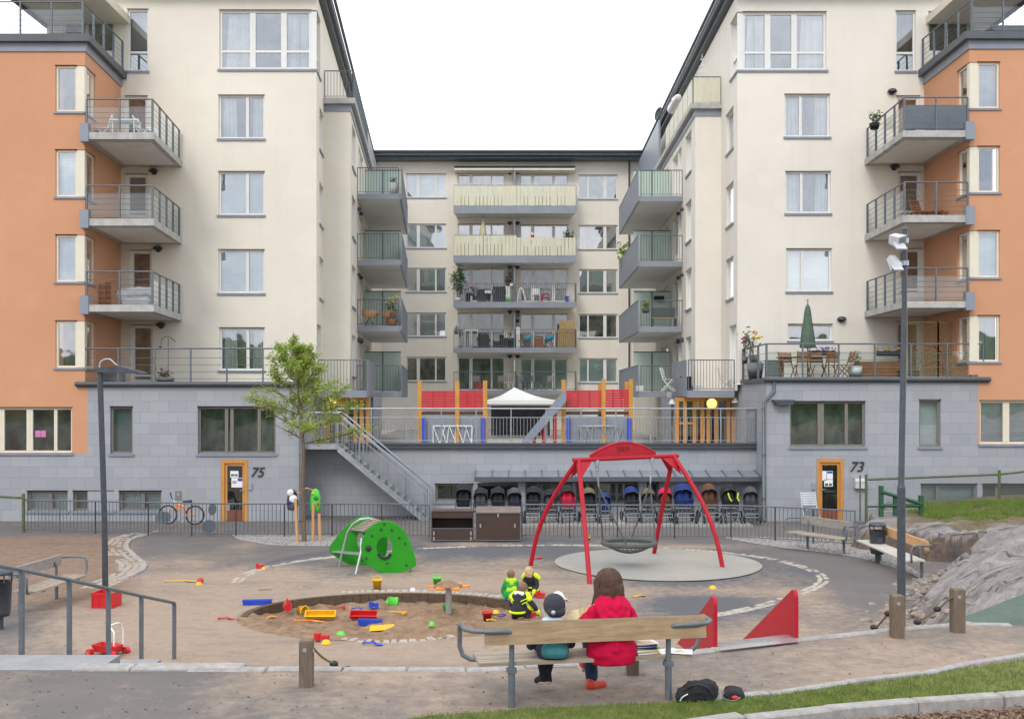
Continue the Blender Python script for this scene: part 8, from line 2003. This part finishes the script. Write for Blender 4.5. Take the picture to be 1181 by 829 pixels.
# rear balconies
zb3, zb4, zb5, zb2 = Z(348,65.2), Z(401,65.2), Z(450,65.2), Z(295,65.2)
pc(wick,556,65.9,zb3,0,'grey wicker armchair left of the white-clothed table on the third rear balcony'); pc(wick,575.5,65.9,zb3,0,'high grey wicker armchair right of the white-clothed table on the third rear balcony','chair',1.25)
D = 65.9; o = thing('clothed_table', 'small table under a white cloth on the third rear balcony', 'table', (X(564,D),D,zb3)); q = MB(); q.box(X(559,D),X(570,D),D-.3,D+.3,zb3+.55,zb3+.73); part('tablecloth', q, MAT['bwhite'], o); q = MB(); q.tube([(X(564,D),D,zb3),(X(564,D),D,zb3+.55)], .05, 8); part('leg', q, MAT['steeld'], o)
for (a,b,z0,h,mt,lab,nm) in ((537,542,zb3,.55,'cloth_black','dark box beside the tall shrub on the third rear balcony','storage_box'),(583.5,588.5,zb3,1.1,'bwhite','tall white stand by the middle screen of the third rear balcony','plant_stand'),(583.5,588,zb3+.0,.25,'greenp','bright green bucket before the white stand on the third rear balcony','bucket'),(652,656,zb3,.35,'blue','blue box at the right end of the third rear balcony','storage_box'),(657,659.5,zb3,.38,'fcream','cream box right of the blue one on the third rear balcony','storage_box'),(595.5,599.5,zb4,1.25,'bwhite','white shelf at the middle screen of the fourth rear balcony','shelf'),(568.5,578.5,zb4,.42,'wickerm','low dark wicker table on the fourth rear balcony','coffee_table'),(616,626,zb4,.72,'teak','brown wooden table on the fourth rear balcony','table'),(625,634,zb3+.35,.2,'redc','table with a red cloth on the third rear balcony','table'),(536,551,zb4+1.05,.10,'bwhite','white airing shelf on the fourth rear balcony','airer')):
    D = 65.6 if nm != 'bucket' else 65.4; q = MB(); xa, xb_ = X(a,D), X(b,D)
    if nm == 'airer':
        for k in range(6): q.box(xa,xb_,D+k*.08,D+k*.08+.03,z0,z0+h)
        q.box(xa,xa+.03,D,D+.5,z0-1.0,z0); q.box(xb_-.03,xb_,D,D+.5,z0-1.0,z0)
    elif nm == 'bucket': q.lathe([(.002,0),(.10,0),(.14,h),(.13,h),(.09,.02),(.002,.02)], ((xa+xb_)/2,D,z0), 12)
    elif nm in ('table','coffee_table'):
        q.box(xa,xb_,D,D+.5,z0+h-.05,z0+h); [q.box(x,x+.05,y,y+.05,z0 if h > .3 else z0-.35,z0+h-.052) for x in (xa,xb_-.05) for y in (D,D+.45)]
        if h > .3: q.box(xa+.06,xb_-.06,D+.1,D+.4,z0+.05,z0+h*.8)
    else:
        q.box(xa,xb_,D,D+.35,z0,z0+h); q.box(xa-.015,xb_+.015,D-.015,D+.365,z0+h+.002,z0+h+.025)
        if h > 1: [q.box(xa+.03,xb_-.03,D-.012,D-.002,z0+h*t,z0+h*(t+.02)) for t in (.3,.6,.9)]
    single(nm, q, MAT[mt], lab, nm.replace('_',' '), None, (xa,D,z0))
q = MB(); D = 65.5; q.tube(smooth_path([P(597,349,D),P(598,338,D),P(601,332.5,D),P(604,338,D),P(606,349,D)],5), .06, 8); single('arched_frame', q, MAT['bwhite'], 'white arched frame on the third rear balcony right of the screen', 'frame', None, P(601,349,D))
pc(c_white,618,65.9,zb3,0,'white chair on the third rear balcony, right half'); 
pc(wick,557,65.9,zb4,0,'dark wicker sofa chair at left on the fourth rear balcony','chair',1.1); pc(wick,583,65.9,zb4,1.2,'dark wicker armchair turned sideways on the fourth rear balcony'); pc(wick,593,66.1,zb4,-1.2,'dark wicker armchair against the middle screen of the fourth rear balcony')
for i,(px,l) in enumerate(((601,'leftmost'),(609.5,'middle'),(633.5,'right'))): pc(c_teak,px,65.8,zb4,.3-i*.3,'%s brown folding chair on the fourth rear balcony, right half' % l)
for px,l in ((609.5,'left'),(634,'right')): q = MB(); q.cap((X(px-2,65.5),65.6,zb4+.62),(X(px+2,65.5),65.6,zb4+.68),.14,.14); q = fuse(q,.03,1); single('cushion', q, M('turquoise_cloth_'+l,(.03,.35,.50),.85), 'turquoise cushion on the %s brown chair of the fourth rear balcony' % l, 'cushion', None, (X(px,65.5),65.6,zb4+.6))
D = 65.35; o = thing('bamboo_screen', 'bamboo screen covering the right end of the fourth rear balcony', 'screen', (X(654,D),D,zb4))
for a,b,t,bt in ((644,663,380,403),(645.5,663,369.5,379.6)):
    q = MB(); x = X(a,D)
    while x < X(b,D): q.tube([(x,D+.1,Z(bt,D)),(x,D+.1,Z(t,D))], .022, 5); x += .045
    part('bamboo_panel', q, MAT['bamboo'], o)
for px,rz,pr_,l in ((550,.2,c_grey,'grey'),(580,.3,c_grey,'pale grey'),(586,-.3,c_grey,'weathered'),(600,0,c_dark,'dark'),(612,.2,c_dark,'black'),(624,.6,c_dark,'dark tilted'),(635,-.2,c_grey,'light grey')): pc(pr_,px,65.8,zb5,rz,'%s folding chair on the lowest rear balcony, %s' % (l, {550:'leftmost',580:'second',586:'third',600:'fourth',612:'fifth',624:'sixth',635:'rightmost'}[px]))
q = MB(); q.box(X(549,65.5),X(556,65.5),65.5,65.9,zb5+.1,zb5+.45); single('toy_box', q, MAT['redp'], 'red box under the leftmost chair on the lowest rear balcony', 'box', None, (X(552,65.5),65.5,zb5+.1))
q = MB(); 
for k in range(4): q.lathe([(.10,k*.16),(.10,k*.16+.155)], (X(614,65.7),65.7,zb2+.85), 12)
o = single('striped_windsock', q, MAT['redp'], 'red and white striped tube hanging on the second rear balcony', 'windsock', None, (X(614,65.7),65.7,zb2+.85))
q = MB(); q.lathe([(.105,.155),(.105,.32)], (X(614,65.7),65.7,zb2+.85), 12); q.lathe([(.105,.475),(.105,.62)], (X(614,65.7),65.7,zb2+.85), 12); part('white_bands', q, MAT['bwhite'], o) if False else None
b_ = raw('white_band', q, MAT['bwhite'], Vector((X(614,65.7),65.7,zb2+.85))); b_.parent = o
# right roof terraces: pyramid ornament, satellite dish, terracotta pot
D = 42.2; o = thing('light_pyramid', 'small white pyramid-shaped garden ornament above the cream boards of the right wing roof terrace', 'ornament', P(811.5,84,D)); q = MB(); zt_ = Z(59,D); z0 = zw_ = 14.31+.6; cx = X(811.5,D)
for r in range(6):
    zz = z0+(zt_-z0)*r/6; w = .26*(1-r/6)
    n_ = max(1, 5-r)
    for k in range(n_): x = cx-w+2*w*(k+.5)/n_; q.tube([(x-.04,D+.3,zz),(x,D+.3,zz+(zt_-z0)/6),(x+.04,D+.3,zz)], .012, 4)
    q.tube([(cx-w-.04,D+.3,zz),(cx+w+.04,D+.3,zz)], .014, 4)
part('ornament_frame', q, MAT['bwhite'], o)
D = 60; o = thing('satellite_dish', 'small satellite dish on an arm at the edge of the right roof', 'satellite dish', P(757,131,D)); q = MB(); q.lathe([(.002,0),(.2,.03),(.4,.13),(.39,.14),(.2,.045),(.002,.015)], P(757.5,131.5,D), 18, Matrix.Rotation(2.0,3,'Y') @ Matrix.Rotation(.6,3,'X')); part('dish', q, MAT['steeld'], o); q = MB(); q.tube([P(757.5,131.5,D),P(762,125,D),P(771,126,D)], .03, 6); part('arm', q, MAT['mailbox'], o)
q = MB(); c = P(764,0,56); q.cap(P(775,126,50),P(779,118,48),.22,.18); q.cap(P(779,118,48),P(782,113,47),.2,.15); q = fuse(q,.05,1); jitter(q,.05,3); single('hanging_towel', q, MAT['bwhite'], 'white cloth hung over the rail of the right wing roof terrace', 'towel', None, P(779,118,48))
D = 36.4; o = thing('terracotta_bowl', 'terracotta bowl on the right orange roof terrace', 'pot', P(1146,40,D)); q = MB(); z0 = Z(57,34.8)+.52; x = X(1141,D); q.lathe([(.002,0),(.2,0),(.36,.45),(.38,.45),(.38,.40)], (x,D,z0), 20); part('bowl', q, MAT['terracotta'], o)
q = MB(); x = X(1165,D); q.add([(x-.6,D,z0),(x+.6,D,z0),(x+.6,D+.6,z0),(x-.6,D+.6,z0),(x-.5,D,z0+.75),(x+.5,D,z0+.75),(x+.5,D+.55,z0+.75),(x-.5,D+.55,z0+.75)], [(0,1,2,3),(4,5,6,7),(0,1,5,4),(1,2,6,5),(2,3,7,6),(3,0,4,7)]); q.box(x-.64,x+.64,D-.03,D+.64,z0+.755,z0+.80); single('covered_grill', q, MAT['greyc'], 'dark grey covered box beside the terracotta bowl on the roof terrace', 'box', None, (x,D,z0))
# white chair against the wall by door 73
D = 33.9; c = folding_chair('plastic_chair', MAT['mailbox']); place(c, (X(936,D), D, GZ), .1, 'white plastic chair standing by house door 73', 'chair', None, 1.1)
q = MB(); x = X(1062,33.0)
# hanging rack on left terrace
D = 37.8; o = thing('plant_hook', 'thin black hanging rack with two spheres on the left terrace', 'plant hook', (X(194,D),D,3.35)); q = MB(); q.tube([(X(194,D),D,3.35),P(194,390,D)], .012, 5); q.tube(smooth_path([P(186,398,D),P(187,391,D),P(194,388,D),P(203,394,D)],4), .010, 5); q.tube([P(195,388,D),P(202,395,D)], .008, 5); part('stand', q, MAT['steeld'], o); q = MB(); q.ball(P(185,401,D), .06); part('sphere', q, MAT['steeld'], o); q = MB(); q.ball(P(183.5,434,D-1), .08); 
for i,(px,D,lab) in enumerate(((133,36.5,'tan wooden trough on the left terrace behind the lamp post'),)):
    q = MB(); a = X(116,D); b = X(140,D); q.box(a,b,D,D+.4,3.35,3.85); q.box(a-.02,b+.02,D-.02,D+.42,3.852,3.88); single('planter_box', q, MAT['greypot'], lab.replace('tan wooden','dark'), 'planter', None, (a,D,3.35))
# ------------------------------------------------------------------ camera, light, sky
cam = bpy.data.cameras.new('camera'); co_ = bpy.data.objects.new('camera', cam); col.objects.link(co_)
cam.sensor_width = 36; cam.lens = 36*F/1181; cam.shift_y = (HZ-414.5)/1181; cam.clip_end = 2000; cam.clip_start = .1
co_.location = (0, 0, CZ); co_.rotation_euler = (math.pi/2, 0, 0); bpy.context.scene.camera = co_
sl_ = bpy.data.lights.new('sun', 'SUN'); so = bpy.data.objects.new('sun', sl_); col.objects.link(so)
EL, AZ = math.radians(38), math.radians(197)
sl_.energy = 1.3; sl_.angle = math.radians(18); sl_.color = (1, .95, .88)
sd = Vector((math.sin(AZ)*math.cos(EL), math.cos(AZ)*math.cos(EL), math.sin(EL)))
so.rotation_euler = sd.to_track_quat('Z', 'Y').to_euler(); so.location = sd*50
w = bpy.data.worlds.new('World'); bpy.context.scene.world = w; w.use_nodes = True; t = w.node_tree; bg = t.nodes['Background']
sky = N(t, 'ShaderNodeTexSky'); sky.sky_type = 'NISHITA'; sky.sun_disc = False; sky.sun_elevation = EL; sky.sun_rotation = AZ
gc = N(t, 'ShaderNodeTexCoord').outputs['Generated']; sp = N(t, 'ShaderNodeSeparateXYZ'); t.links.new(gc, sp.inputs[0])
cl_ = noi(t, scaled(t, gc, (1.4,1.4,2.6)), 2.2, 7, .55, .4)
cloud = ramp(t, cl_, .42, .62, (7.0,7.8,9.2), (14.2,14.3,14.6))
thin = N(t, 'ShaderNodeMapRange'); thin.inputs['From Min'].default_value = -.5; thin.inputs['From Max'].default_value = .35; t.links.new(sp.outputs[1], thin.inputs['Value'])
cov = mixc(t, thin.outputs[0], cloud, (13.6,13.7,13.9))        # solid white overcast beyond the roofs, broken cloud behind the viewer
k = mixc(t, .90, sky.outputs[0], cov)
t.links.new(k, bg.inputs['Color']); bg.inputs['Strength'].default_value = .15
sc = bpy.context.scene; sc.view_settings.view_transform = 'Standard'; sc.view_settings.look = 'None'; sc.view_settings.exposure = 0
sc.cycles.max_bounces = 6; sc.cycles.transparent_max_bounces = 12; sc.cycles.use_denoising = True
